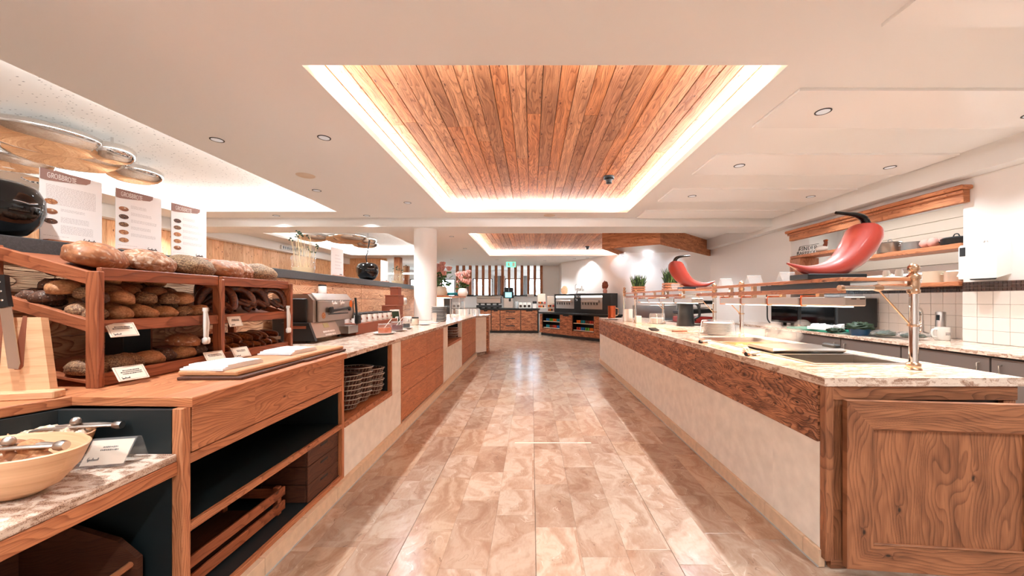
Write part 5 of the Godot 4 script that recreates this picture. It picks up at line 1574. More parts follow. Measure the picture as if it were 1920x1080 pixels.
	var spec := [[P(-1.95, 1.441, 7.85), 0.24, 1.0, "big bouquet of pink protea and green leaves beside the column"], [P(-1.75, 1.441, 9.2), 0.16, 0.9, "slimmer bouquet of pink blossoms in a white pot before the slats"]]
	for s in spec:
		o = thing("flower_bouquet", s[3], "flowers", s[0])
		part(o, "vase", lathe([Vector2(0, 0), Vector2(0.1, 0), Vector2(0.13, 0.06), Vector2(0.11, 0.16), Vector2(0.085, 0.2), Vector2(0.08, 0.2), Vector2(0, 0.19)], 24), M.porcelain if s[1] < 0.2 else M.enamel)
		var lf := begin()
		var fl := begin()
		for i in 60:
			var a := rng.randf() * TAU
			var q := Vector3(cos(a) * rng.randf() * s[1], rng.randf_range(0.2, 0.5) * s[2], sin(a) * rng.randf() * s[1])
			add_box(lf, q, Vector3(0.10, 0.006, 0.04), 0.002, 0, Vector2.ZERO, Basis.from_euler(Vector3(rng.randf() * 2, rng.randf() * 6, rng.randf() * 2 - 1)))
		for i in 16:
			var a := rng.randf() * TAU
			var q := Vector3(cos(a) * rng.randf() * s[1], rng.randf_range(0.35, 0.68) * s[2], sin(a) * rng.randf() * s[1])
			for k in 7:
				var b := TAU * k / 7
				add_box(fl, q + Vector3(cos(b), 0.3, sin(b)) * 0.03, Vector3(0.05, 0.09, 0.012), 0.003, 0, Vector2.ZERO, Basis(Vector3.UP, -b) * Basis(Vector3(0, 0, 1), -0.5))
		part(o, "leaves", done(lf), M.leaf)
		part(o, "blossoms", done(fl), M.pink)
	# ---- clear bags and glasses at the end of the granite
	for i in 4:
		one("glass_tumbler", "clear glass at the far end of the bread counter, " + ["first", "second", "third", "fourth"][i] + " from the aisle corner", "glass", lathe([Vector2(0, 0), Vector2(0.05, 0), Vector2(0.06, 0.16), Vector2(0.056, 0.16), Vector2(0.046, 0.008), Vector2(0, 0.008)], 16), M.frost, P(-1.28 - i * 0.13, 0.97, 8.55 + 0.12 * (i % 2)), Vector3.ZERO, "glasses at the counter end")

# ---------------------------------------------------------------- right: hot buffet
const RF := 1.462
const RB := 2.445
const RN := 1.80
const RE := 7.81
const TOP := 0.963

func right_counter():
	var o: Node3D
	o = thing("counter_plinth", "beige stone tile plinth under the hot buffet along the aisle floor", "plinth", P(1.46, 0, 4.5))
	var d := RN + 0.14
	ext(o, "plinth_tile", 1.448, 1.48, 0.0, 0.088, RN + 0.03, RN + 0.138, M.plinth_stone, 0.002)
	while d < RE - 0.05:
		var l := minf(0.315, RE - 0.03 - d)
		ext(o, "plinth_tile", 1.448, 1.48, 0.0, 0.088, d + 0.0015, d + l - 0.0015, M.plinth_stone, 0.002)
		d += 0.315
	ext(o, "base", 1.48, 2.4, 0.0, 0.085, RN + 0.05, RE - 0.03, M.grout, 0.0)
	ext(o, "trim_strip", 1.442, 1.448, 0.0, 0.006, RN + 0.03, RE - 0.03, M.tray_light, 0.0)
	# body of the counter
	o = thing("buffet_counter", "long cream plastered buffet counter with dark weathered timber band", "counter", P(1.9, 0.088, 4.6))
	ext(o, "plaster_front", RF, 1.52, 0.088, 0.63, RN + 0.04, RE - 0.02, M.plaster, 0.004)
	ext(o, "timber_band", 1.452, 1.50, 0.628, 0.921, RN + 0.045, RE, M.band, 0.003, 2, 0)
	ext(o, "back_panel", 2.38, 2.41, 0.088, 0.921, RN + 0.04, RE, M.steel_soft, 0.0)
	ext(o, "far_end", 1.50, 2.38, 0.088, 0.921, RE - 0.03, RE, M.band, 0.0, 0)
	ext(o, "inner_top", 1.52, 1.66, 0.63, 0.9, RN + 0.04, RE - 0.04, M.black, 0.0)
	# near end: pine frame and a door standing slightly open
	o = thing("pine_cabinet_end", "brown pine cabinet end of the buffet counter with panelled door ajar", "cabinet", P(1.95, 0.04, RN))
	ext(o, "corner_post", RF - 0.002, 1.50, 0.05, 0.921, RN, RN + 0.04, M.pine, 0.003, 1)
	ext(o, "top_rail", 1.50, 2.42, 0.85, 0.921, RN + 0.005, RN + 0.04, M.pine, 0.002, 0)
	ext(o, "inner_stile", 1.505, 1.56, 0.05, 0.85, RN + 0.012, RN + 0.04, M.pine, 0.002, 1)
	ext(o, "inner_stile", 2.36, 2.42, 0.05, 0.85, RN + 0.012, RN + 0.04, M.pine, 0.002, 1)
	ext(o, "bottom_rail", 1.50, 2.42, 0.0, 0.07, RN + 0.02, RN + 0.05, M.pine, 0.002, 0)
	ext(o, "dark_inside", 1.56, 2.36, 0.05, 0.85, RN + 0.035, RN + 0.04, M.black, 0.0)
	var dr := Node3D.new()
	dr.name = "door"
	o.add_child(dr)
	dr.position = P(1.532, 0.045, RN - 0.012) - o.position
	dr.rotation.y = deg_to_rad(-5.5)
	var W := 0.90
	var Hh := 0.815
	var sw := 0.118
	var frame := [
		[[Vector2(0, 0), Vector2(sw, sw), Vector2(sw, Hh - 0.132), Vector2(0, Hh)], "stile"], [[Vector2(W, 0), Vector2(W, Hh), Vector2(W - sw, Hh - 0.132), Vector2(W - sw, sw)], "stile"],
		[[Vector2(0, Hh), Vector2(sw, Hh - 0.132), Vector2(W - sw, Hh - 0.132), Vector2(W, Hh)], "rail"], [[Vector2(0, 0), Vector2(W, 0), Vector2(W - sw, sw), Vector2(sw, sw)], "rail"]]
	for f in frame:
		var st := begin()
		var pv := PackedVector2Array(f[0])
		var m := panel(f[0], 0.03)
		var arr := m.surface_get_arrays(0)
		if f[1] == "stile":   # turn the grain upright
			var uv: PackedVector2Array = arr[Mesh.ARRAY_TEX_UV]
			for i in uv.size():
				uv[i] = Vector2(uv[i].y, uv[i].x)
			arr[Mesh.ARRAY_TEX_UV] = uv
			m = ArrayMesh.new()
			m.add_surface_from_arrays(Mesh.PRIMITIVE_TRIANGLES, arr)
		part(dr, f[1], m, M.pine, Vector3(0, 0, 0.015))
	part(dr, "door_panel", box(W - 2 * sw + 0.02, Hh - sw - 0.11, 0.012, 0.001, 1, 3), M.pine, Vector3(W / 2, (Hh - 0.132 + sw) / 2, 0.008))
	part(dr, "bevel", box(W - 2 * sw, 0.01, 0.014, 0.003, 0), M.pine, Vector3(W / 2, sw + 0.004, 0.018))
	part(dr, "bevel", box(W - 2 * sw, 0.01, 0.014, 0.003, 0), M.pine, Vector3(W / 2, Hh - 0.136, 0.018))
	part(dr, "bevel", box(0.01, Hh - 0.27, 0.014, 0.003, 1), M.pine, Vector3(sw + 0.004, (Hh - 0.02) / 2, 0.018))
	part(dr, "bevel", box(0.01, Hh - 0.27, 0.014, 0.003, 1), M.pine, Vector3(W - sw - 0.004, (Hh - 0.02) / 2, 0.018))
	# granite top with the cut-out for the hot wells
	var tp := []
	for c in cells(1.45, RB, RN - 0.005, RE + 0.01, [[1.69, 2.26, 2.17, 3.72]]):
		tp.append([c[0], c[1], 0.921, TOP, c[2], c[3]])
	one("buffet_worktop", "pale beige granite top of the hot buffet with cut-out for pans", "worktop", joined(tp), M.granite)
	# steel drop-in frame
	o = thing("hot_well", "stainless steel drop-in food warmer frame set into the granite top", "food warmer", P(1.975, 0.9, 2.945))
	part(o, "rim", joined([[1.68, 1.705, 0.955, 0.969, 2.16, 3.73, 0.002], [2.245, 2.27, 0.955, 0.969, 2.16, 3.73, 0.002], [1.705, 2.245, 0.955, 0.969, 2.16, 2.185, 0.002], [1.705, 2.245, 0.955, 0.969, 3.705, 3.73, 0.002]]), M.steel, -o.position)
	part(o, "basin", joined([[1.69, 1.7, 0.72, 0.955, 2.17, 3.72], [2.25, 2.26, 0.72, 0.955, 2.17, 3.72], [1.7, 2.25, 0.72, 0.955, 2.17, 2.18], [1.7, 2.25, 0.72, 0.955, 3.71, 3.72], [1.7, 2.25, 0.72, 0.73, 2.18, 3.71]]), M.steel_soft, -o.position)
	for i in 3:
		part(o, "cross_bar", joined([[1.70, 2.25, 0.955, 0.967, 2.54 + i * 0.375, 2.56 + i * 0.375, 0.002]]), M.steel, -o.position)
	# pans
	var food := [["black", "empty dark food pan in the nearest hot well"], ["", "food pan under a slightly lifted steel lid, second from the near end"], ["egg_food", "food pan of scrambled egg, third from the near end"], ["sausage_food", "food pan of browned sausages, farthest of the four"]]
	for i in 4:
		var d0 := 2.19 + i * 0.377
		o = thing("food_pan", food[i][1], "food pan", P(1.975, 0.86, d0 + 0.17), 0, "steel food pans in the hot wells")
		var w := 0.53
		var l := 0.335
		var st := begin()
		for s in [-1, 1]:
			add_box(st, Vector3(s * w / 2, 0.05, 0), Vector3(0.004, 0.11, l))
			add_box(st, Vector3(0, 0.05, s * l / 2), Vector3(w, 0.11, 0.004))
			add_box(st, Vector3(s * (w / 2 + 0.005), 0.106, 0), Vector3(0.016, 0.004, l + 0.02))
			add_box(st, Vector3(0, 0.106, s * (l / 2 + 0.004)), Vector3(w + 0.02, 0.004, 0.012))
		add_box(st, Vector3(0, -0.005, 0), Vector3(w, 0.004, l))
		part(o, "pan", done(st), M.steel)
		if food[i][0] == "black":
			part(o, "water", box(w - 0.01, 0.02, l - 0.01), M.black_gloss, Vector3(0, 0.01, 0))
		if food[i][0] == "":
			var ld := thing("pan_lid", "stainless steel pan lid with black grip on the second pan", "lid", P(1.975, 0.971, d0 + 0.17))
			part(ld, "lid", prism([Vector2(-0.26, -0.16), Vector2(0.26, -0.16), Vector2(0.26, 0.16), Vector2(-0.26, 0.16)], 0.0, 0.03, true, 0.012), M.steel)
			part(ld, "grip", box(0.05, 0.03, 0.12, 0.008, 2), M.black, Vector3(0.235, 0.04, 0.06))
	for i in 22:
		one("egg_lump", "soft yellow lump of scrambled egg in the third pan", "food", blob(Vector3(0.11, 0.05, 0.09), 0.16, 2.4, i % 3, 0.5, 12, 8), M.egg_food, P(1.78 + (i % 6) * 0.08, 0.91 + 0.02 * (i % 2), 2.985 + (i / 6) * 0.075 + 0.03), Vector3(0, i * 70, 0), "scrambled egg lumps in the third pan")
	for i in 16:
		one("sausage", "small browned sausage in the farthest pan", "food", tube([Vector3(-0.05, 0, 0), Vector3(-0.042, 0.002, 0), Vector3(0, 0.004, 0.004), Vector3(0.042, 0.002, 0), Vector3(0.05, 0, 0)], [0.004, 0.013, 0.015, 0.013, 0.004], 8), M.sausage_food, P(1.79 + (i % 4) * 0.12, 0.885 + 0.02 * (i / 8), 3.36 + (i / 4) * 0.075 + 0.02), Vector3(0, i * 33, 0), "sausages in the farthest pan")

func guard_post(lbl: String, x: float, d: float, h: float, arm: float):
	var o := thing("guard_post", lbl, "post", P(x, TOP, d), 0, "brass and chrome posts of the sneeze guard")
	part(o, "shaft", lathe([Vector2(0.020, 0.03), Vector2(0.020, h - 0.14)], 20), M.chrome)
	part(o, "base", lathe([Vector2(0, 0), Vector2(0.036, 0.0), Vector2(0.036, 0.006), Vector2(0.028, 0.012), Vector2(0.031, 0.02), Vector2(0.030, 0.034), Vector2(0.021, 0.042)], 24), M.brass)
	part(o, "collar", lathe([Vector2(0.021, h - 0.17), Vector2(0.028, h - 0.165), Vector2(0.028, h - 0.15), Vector2(0.024, h - 0.145), Vector2(0.027, h - 0.12), Vector2(0.024, h - 0.095), Vector2(0.031, h - 0.085), Vector2(0.031, h - 0.07), Vector2(0.02, h - 0.06)], 24), M.brass)
	part(o, "finial", lathe([Vector2(0.02, h - 0.06), Vector2(0.014, h - 0.052), Vector2(0.027, h - 0.035), Vector2(0.025, h - 0.018), Vector2(0.012, h - 0.004), Vector2(0, h)], 20), M.brass)
	if arm > 0.0:
		part(o, "arm", tube([Vector3(-arm, h - 0.138, 0), Vector3(0, h - 0.138, 0)], 0.014, 14), M.chrome)
		part(o, "arm_cap", tube([Vector3(-arm - 0.012, h - 0.138, 0), Vector3(-arm + 0.006, h - 0.138, 0)], 0.017, 14), M.brass)
		part(o, "arm_joint", tube([Vector3(-arm * 0.56, h - 0.138, 0), Vector3(-arm * 0.5, h - 0.138, 0), Vector3(-arm * 0.44, h - 0.138, 0)], [0.015, 0.022, 0.015], 14), M.brass)
		part(o, "stay_rod", tube([Vector3(-arm * 0.5, h - 0.142, 0), Vector3(-0.015, 0.245, 0)], 0.005, 8), M.brass)
		part(o, "stay_ring", lathe([Vector2(0.021, 0.238), Vector2(0.027, 0.241), Vector2(0.027, 0.249), Vector2(0.021, 0.252)], 20), M.brass)

func right_guard():
	var o: Node3D
	guard_post("nearest tall chrome guard post with brass base and finial", 2.116, 2.01, 0.59, 0.40)
	guard_post("second chrome guard post, behind the steaming pans", 2.14, 3.70, 0.58, 0.40)
	guard_post("third chrome guard post, right above the covered plate stack", 2.14, 4.25, 0.58, 0.40)
	guard_post("fourth slim guard post between glass dome and black jug", 2.14, 5.9, 0.57, 0.38)
	guard_post("fifth guard post, darker, left of the small glass dome", 1.79, 6.25, 0.56, 0.0)
	guard_post("farthest guard post at the end of the hot buffet", 1.70, 6.65, 0.62, 0.0)
	for s in [[2.0, 3.76, "nearer glass guard shelf with timber edge carrying the larger red chili"], [4.2, 6.6, "farther glass guard shelf with timber edge carrying plants and the smaller chili"]]:
		o = thing("guard_shelf", s[2], "shelf", P(1.9, 1.455, (s[0] + s[1]) / 2))
		ext(o, "glass_plate", 1.715, 2.11, 1.458, 1.468, s[0] + 0.01, s[1], M.clear_glass, 0.0)
		ext(o, "front_edge", 1.70, 1.716, 1.453, 1.474, s[0], s[1], M.oak0, 0.002)
		ext(o, "end_edge", 1.716, 2.11, 1.453, 1.474, s[0], s[0] + 0.015, M.oak1, 0.002, 0)
		ext(o, "under_rail", 1.705, 1.735, 1.386, 1.416, s[0], s[1], M.oak3, 0.002)
		if s[0] < 3.0:
			ext(o, "dark_channel", 1.735, 1.80, 1.416, 1.452, s[0] + 0.05, 2.75, M.dark_plastic, 0.0)
	# heat lamp bridges
	for s in [[2.1, 3.5, 4, "nearer steel heat lamp bridge over the pans", 6.5], [4.1, 6.2, 4, "farther steel heat lamp bridge over the cold plates", 3.0]]:
		o = thing("heat_lamp", s[3], "heat lamp", P(1.875, 1.3, (s[0] + s[1]) / 2), 0, "steel heat lamp bridges")
		var l: float = (s[1] - s[0]) / s[2]
		for i in s[2]:
			ext(o, "housing", 1.81, 1.94, 1.312, 1.368, s[0] + i * l + (0.0 if i == 0 else 0.012), s[0] + (i + 1) * l - 0.012, M.steel_soft, 0.006)
			ext(o, "bracket", 1.82, 1.93, 1.306, 1.38, s[0] + (i + 1) * l - 0.012, s[0] + (i + 1) * l + 0.012, M.copper, 0.003)
			ext(o, "hanger", 1.86, 1.89, 1.368, 1.458, s[0] + (i + 0.7) * l, s[0] + (i + 0.7) * l + 0.03, M.brass, 0.0)
		ext(o, "lamp_tube", 1.85, 1.90, 1.305, 1.312, s[0] + 0.04, s[1] - 0.04, M.tube_white, 0.0)
		for k in [0.025, 0.075]:
			ext(o, "vent_slot", 1.825 + k, 1.855 + k, 1.352, 1.358, s[0] - 0.001, s[0] + 0.002, M.black, 0.0)
		strip("heat", P(1.875, 1.30, s[0] + 0.04), P(1.875, 1.30, s[1] - 0.04), Vector3(0, -1, 0), s[4] * 0.3, 0.06, Color(1.0, 0.83, 0.66))

func chili(lbl: String, at: Vector3, turn: float, base_w: float):
	var o := thing("chili_sculpture", lbl, "sculpture", at, turn, "giant red chili sculptures")
	var s := 2.3 / 680.0
	var ctr := [[1475, 493, 1.5], [1490, 499, 4.5], [1512, 506, 8.5], [1540, 507, 14], [1568, 499, 19.5], [1592, 480, 25], [1609, 458, 28], [1618, 440, 28], [1621, 428, 24], [1622, 421, 15], [1622, 419, 3]]
	var pts := []
	var rad := []
	for c in ctr:
		pts.append(Vector3((c[0] - 1550) * s, (524 - c[1]) * s, 0))
		rad.append(c[2] * s)
	part(o, "fruit", tube(curve(pts, 4), ramp(rad, 4), 24), M.chili_red)
	var sp := []
	for c in [[1623, 421], [1618, 410], [1606, 403.5], [1588, 401], [1566, 399]]:
		sp.append(Vector3((c[0] - 1550) * s, (524 - c[1]) * s, 0))
	part(o, "stem", tube(curve(sp, 4), ramp([0.026, 0.022, 0.016, 0.011, 0.009], 4), 12), M.black_gloss)
	part(o, "plinth_block", box(base_w, 0.034, 0.16, 0.003), M.black, Vector3(-0.0, 0.017, 0))

func plant_crate(lbl: String, at: Vector3, w: float, h: float):
	var o := thing("herb_crate", lbl, "potted plant", at, 0, "herb crates on the guard shelf")
	for k in 3:
		for sd in [-1, 1]:
			part(o, "slat", box(w, 0.028, 0.008, 0.002, 0), M.oak1, Vector3(0, 0.02 + k * 0.036, sd * 0.06))
			part(o, "slat", box(0.008, 0.028, 0.12, 0.002, 2), M.oak2, Vector3(sd * w / 2, 0.02 + k * 0.036, 0))
	part(o, "soil", box(w - 0.02, 0.06, 0.1), M.soil, Vector3(0, 0.05, 0))
	for mt in ["leaf", "leaf_light", "leaf_dark"]:
		var st := begin()
		for i in 60:
			var a := rng.randf() * TAU
			var q := Vector3(rng.randf_range(-0.45, 0.45) * w, 0.08, rng.randf_range(-0.05, 0.05))
			var tip := q + Vector3(cos(a) * rng.randf_range(0.02, 0.09), h * rng.randf_range(0.4, 1.0), sin(a) * rng.randf_range(0.02, 0.07))
			var m := (q + tip) / 2 + Vector3(0, 0.02, 0)
			add_tube(st, [q, m, tip], [0.0025, 0.005, 0.001], 4)
		part(o, "foliage", done(st), M[mt])

func acrylic_tent(lbl, at: Vector3, w: float):
	var o := thing("tent_card", lbl, "card holder", at, 10, "clear tent cards on the guard shelf")
	for s in [-1, 1]:
		part(o, "leaf_sheet", box(w, 0.085, 0.003), M.acrylic, Vector3(0, 0.04, 0.018 * s), Vector3(-24.0 * s, 0, 0))
	part(o, "top_edge", box(w, 0.004, 0.006), M.frost, Vector3(0, 0.081, 0))

func right_things():
	var o: Node3D
	chili("large glossy red chili on black block above the near hot pans", P(1.857, 1.474, 2.28), 0, 0.36)
	chili("smaller looking red chili farther back with its tip to the right", P(2.02, 1.474, 4.5), 180, 0.36)
	plant_crate("bushy green herb in small slatted crate farthest on the guard shelf", P(1.85, 1.474, 6.3), 0.2, 0.24)
	plant_crate("wider herb crate left of the smaller chili on the guard shelf", P(1.95, 1.474, 5.0), 0.26, 0.24)
	acrylic_tent("clear tent card beside the wider herb crate", P(1.88, 1.474, 4.75), 0.12)
	acrylic_tent("clear tent card just right of the smaller chili", P(1.9, 1.474, 3.55), 0.12)
	acrylic_tent("clear tent card in the middle of the near guard shelf", P(1.9, 1.474, 3.1), 0.13)
	acrylic_tent("clear tent card left of the large chili", P(1.9, 1.474, 2.7), 0.13)
	# ---- covered plate stacks
	for s in [[P(2.06, TOP, 4.02), 0.185, 9, "large"], [P(2.02, TOP, 5.85), 0.13, 6, "small"]]:
		for i in s[2]:
			one("stacked_plate", "white plate under the %s clear cover on the hot buffet, counted from below %d" % [s[3], i + 1], "plate", dish(s[1] * 0.82, 0.02), M.porcelain, s[0] + Vector3(0, 0.006 + i * 0.0135, 0), Vector3.ZERO, "plates under the %s clear cover" % s[3])
		o = thing("plate_cover", "%s clear flared cover over a stack of white plates" % s[3], "cover", s[0])
		part(o, "shell", lathe([Vector2(s[1] * 1.05, 0.0), Vector2(s[1], 0.008), Vector2(s[1] * 0.9, 0.15), Vector2(s[1] * 0.84, 0.165), Vector2(0, 0.168)], 32), M.acrylic)
		part(o, "rim", lathe([Vector2(s[1] * 1.0, 0.0), Vector2(s[1] * 1.1, 0.0), Vector2(s[1] * 1.1, 0.005), Vector2(s[1] * 1.0, 0.005)], 32), M.steel)
	# ---- black jug
	o = thing("black_jug", "big matt black jug with looped handle on the hot buffet", "jug", P(2.27, TOP, 5.35))
	part(o, "body", lathe([Vector2(0, 0), Vector2(0.12, 0), Vector2(0.125, 0.01), Vector2(0.105, 0.2), Vector2(0.1, 0.33), Vector2(0.103, 0.345), Vector2(0.095, 0.345), Vector2(0, 0.33)], 28), M.black)
	part(o, "handle", tube(curve([Vector3(0.09, 0.33, 0), Vector3(0.15, 0.33, 0), Vector3(0.195, 0.27, 0), Vector3(0.2, 0.15, 0), Vector3(0.115, 0.1, 0)], 5), 0.014, 8, false, 1.4), M.black)
	# ---- serving tools near the front edge
	for t in [[P(1.56, TOP + 0.014, 2.62), 62.0, "copper-handled serving tongs resting nearest on the granite edge"], [P(1.58, TOP + 0.014, 3.35), 68.0, "copper-handled serving tongs behind the first pair on the granite edge"]]:
		o = thing("buffet_tongs", t[2], "tongs", t[0], t[1], "serving tongs on the granite edge")
		for s in [-1, 1]:
			part(o, "arm", tube(curve([Vector3(0.16, 0.0, 0.012 * s), Vector3(0, 0.004, 0.01 * s), Vector3(-0.17, 0.0, 0.002 * s)], 4), [0.01, 0.009, 0.009, 0.009, 0.009, 0.008, 0.008, 0.008, 0.008], 8, false, 0.5), M.tong_copper)
		part(o, "spoon_head", blob(Vector3(0.07, 0.012, 0.045), 0.03, 1.0, 5, 0.9, 14, 8), M.steel, Vector3(0.18, 0.002, 0))
		var rs := thing("tong_rest", "small steel tool rest with round black knob beside the " + ("nearest" if t[1] < 65 else "second") + " tongs", "tool rest", t[0] + Vector3(-0.03, -0.014, 0.11), 20)
		part(rs, "bar", tube([Vector3(-0.04, 0.014, 0), Vector3(0.06, 0.02, 0)], 0.007, 8), M.steel)
		part(rs, "knob", tube([Vector3(-0.065, 0.014, 0), Vector3(-0.04, 0.014, 0)], 0.014, 14), M.dark_plastic)
		part(rs, "foot", box(0.04, 0.008, 0.04, 0.002), M.steel, Vector3(0.03, 0.004, 0))
	# knives and napkin rolls farther on
	for i in 3:
		o = thing("serving_knife", "black handled serving knife lying left of the covered plates, " + ["front one", "middle one", "rear one"][i], "knife", P(1.62 + i * 0.03, TOP, 4.55 + i * 0.14), 12, "serving knives")
		part(o, "handle", box(0.11, 0.016, 0.018, 0.004), M.black, Vector3(-0.08, 0.009, 0))
		part(o, "blade", box(0.14, 0.003, 0.022, 0.001), M.steel, Vector3(0.045, 0.009, 0))
	one("wooden_paddle", "orange-brown wooden paddle beside the covered plate stack", "utensil", box(0.18, 0.012, 0.05, 0.004), M.cork_brown, P(1.80, TOP + 0.006, 4.42), Vector3(0, 8, 0))
	# copper mugs and cards at the far end
	o = thing("copper_mug", "tall copper mug with handle at the far corner of hot buffet", "mug", P(1.62, TOP, 7.35))
	part(o, "body", lathe([Vector2(0, 0), Vector2(0.075, 0), Vector2(0.08, 0.26), Vector2(0.082, 0.265), Vector2(0.075, 0.265), Vector2(0.07, 0.01), Vector2(0, 0.01)], 24), M.copper)
	part(o, "handle", tube(curve([Vector3(0.075, 0.22, 0), Vector3(0.13, 0.2, 0), Vector3(0.13, 0.09, 0), Vector3(0.075, 0.06, 0)], 5), 0.009, 8), M.brass)
	one("bread_slice_plate", "plate with pale folded cloth beside the copper mug", "plate", dish(0.12, 0.02), M.porcelain, P(1.58, TOP, 7.08))
	for i in 2:
		one("printed_bag", ["printed white paper bag standing right of the copper mug", "small white printed cup by the small glass dome"][i], "bag", box([0.16, 0.09][i], [0.22, 0.12][i], [0.08, 0.09][i], 0.006), M.paper, P([1.72, 1.76][i], TOP + [0.11, 0.06][i], [6.5, 6.0][i]), Vector3(0, [8, 0][i], 0))
	# ---- steam over the pans
	var fm := FogMaterial.new()
	fm.resource_name = "steam"
	fm.density = 1.5
	fm.albedo = Color(1, 0.95, 0.92)
	var puff := []
	for i in 26:
		var t := rng.randf()
		var sz := rng.randf_range(0.07, 0.19)
		puff.append([1.85 + t * 0.36, 1.0 + rng.randf() * 0.14 * (0.4 + t), rng.randf_range(2.75, 3.6), sz, sz * rng.randf_range(0.4, 0.7)])
	for p in puff:
		var f := FogVolume.new()
		f.name = numbered("steam_puff")
		f.shape = RenderingServer.FOG_VOLUME_SHAPE_ELLIPSOID
		f.size = Vector3(p[3], p[4], p[3] * 0.8)
		f.material = fm
		add_child(f)
		f.position = P(p[0], p[1], p[2])
		f.rotation_degrees = Vector3(0, rng.randf() * 180, rng.randf_range(-25, 25))
		tag(f, "soft white steam rising from the hot food pans", "steam", "steam over the hot pans")
		f.set_meta("kind", "stuff")

# ---------------------------------------------------------------- right wall: kitchen worktop and hatch
func kitchen():
	var o: Node3D
	# worktop with grey cabinets
	one("kitchen_worktop", "polished beige granite worktop along the tiled wall, nearer part right of the mug", "worktop", joined([[3.885, 4.555, 0.872, 0.91, 0.8, 3.839, 0.003]]), M.granite)
	one("kitchen_worktop", "polished beige granite worktop with the tap below the kitchen hatch", "worktop", joined([[3.885, 4.785, 0.872, 0.91, 3.841, 6.39, 0.003]]), M.granite)
	one("kitchen_worktop", "far end of the granite worktop beyond the dark ovens", "worktop", joined([[3.885, 4.555, 0.872, 0.91, 6.405, 7.2, 0.003]]), M.granite)
	var doors := [[1.6, "nearest, cut off by the right picture edge"], [2.35, "second from the right picture edge, with bar handle"], [3.1, "behind the nearest guard post"], [3.85, "left of the nearest guard post"], [4.6, "far, behind the steaming pans"], [5.35, "farthest, under the dark oven"]]
	for i in doors.size():
		var a: float = doors[i][0]
		o = thing("grey_cabinet", "grey-brown kitchen base cabinet " + doors[i][1], "cabinet", P(4.2, 0.0, a), 0, "grey kitchen base cabinets")
		ext(o, "carcass", 3.94, 4.5, 0.08, 0.87, a, a + 0.745, M.dark_plastic, 0.0)
		ext(o, "plinth", 3.98, 4.5, 0.0, 0.08, a, a + 0.745, M.dark_plastic, 0.0)
		var dr := ext(o, "cabinet_door", 3.915, 3.938, 0.09, 0.855, a + 0.004, a + 0.741, M.cabinet_grey, 0.003)
		var hz := 0.3 if i % 2 == 0 else -0.3
		part(dr, "handle", tube([Vector3(-0.011, 0.33, hz), Vector3(-0.035, 0.325, hz), Vector3(-0.035, 0.23, hz), Vector3(-0.011, 0.225, hz)], 0.006, 8), M.steel)
	# tap and dispenser
	o = thing("kitchen_tap", "chrome curved kitchen tap before the white tiles", "tap", P(4.6, 0.91, 4.28))
	part(o, "body", lathe([Vector2(0, 0), Vector2(0.03, 0), Vector2(0.028, 0.03), Vector2(0.022, 0.04), Vector2(0.022, 0.2), Vector2(0, 0.2)], 16), M.chrome)
	part(o, "spout", tube(curve([Vector3(0, 0.18, 0), Vector3(-0.005, 0.3, 0), Vector3(-0.06, 0.34, 0.02), Vector3(-0.14, 0.33, 0.03), Vector3(-0.15, 0.26, 0.03)], 5), 0.018, 10), M.chrome)
	part(o, "lever", tube([Vector3(0, 0.06, 0.02), Vector3(-0.02, 0.05, 0.09)], 0.012, 8), M.chrome)
	o = thing("soap_dispenser", "steel cylinder soap dispenser with dark sensor beside the tap", "dispenser", P(4.6, 0.91, 4.08))
	part(o, "body", lathe([Vector2(0, 0), Vector2(0.042, 0), Vector2(0.042, 0.3), Vector2(0.036, 0.305), Vector2(0, 0.305)], 20), M.steel)
	part(o, "sensor", box(0.004, 0.06, 0.03), M.black, Vector3(-0.042, 0.24, 0.01))
	part(o, "outlet", blob(Vector3(0.07, 0.05, 0.06), 0.05, 1, 2, 0.9, 12, 8), M.steel, Vector3(-0.03, 0.04, 0.03))
	one("sink_rim", "oval steel sink rim sunk in the kitchen worktop", "sink", lathe([Vector2(0.2, 0.0), Vector2(0.24, 0.006), Vector2(0.25, 0.0), Vector2(0.19, 0.001), Vector2(0, 0.001)], 36, 1.5), M.steel, P(4.25, 0.911, 4.5))
	o = thing("white_mug", "white mug with small print standing at the tile corner", "mug", P(4.47, 0.911, 3.95))
	part(o, "body", lathe([Vector2(0, 0), Vector2(0.055, 0), Vector2(0.06, 0.006), Vector2(0.06, 0.14), Vector2(0.056, 0.14), Vector2(0.055, 0.01), Vector2(0, 0.01)], 28), M.porcelain)
	part(o, "handle", tube(curve([Vector3(-0.057, 0.115, 0), Vector3(-0.105, 0.11, 0), Vector3(-0.105, 0.045, 0), Vector3(-0.057, 0.03, 0)], 5), 0.01, 8), M.porcelain)
	part(o, "print", fine_print(0.05, 2, 0.01, 9), M.ink, Vector3(-0.005, 0.08, 0.06))
	# things lying on the worktop
	o = thing("blue_bowl", "blue bowl full of chopped green herbs on the kitchen worktop", "bowl", P(4.05, 0.91, 4.48))
	part(o, "bowl", lathe([Vector2(0, 0), Vector2(0.08, 0), Vector2(0.115, 0.085), Vector2(0.11, 0.085), Vector2(0.075, 0.006), Vector2(0, 0.006)], 28), M.blue_bowl)
	part(o, "herbs", blob(Vector3(0.27, 0.12, 0.25), 0.25, 4.0, 8, 0.3, 30, 18), M.leaf_dark, Vector3(0, 0.10, 0))
	one("cutting_board_green", "green plastic cutting board on the kitchen worktop behind the steam", "board", box(0.42, 0.03, 0.7, 0.006, 2), M.green_board, P(4.12, 0.926, 5.2), Vector3(0, 4, 0))
	one("dish_towel", "crumpled white towel lying on the green cutting board", "towel", cloth(0.28, 0.3, 0.015, 0.06, 9), M.linen, P(4.05, 0.942, 5.0), Vector3(0, 20, 0))
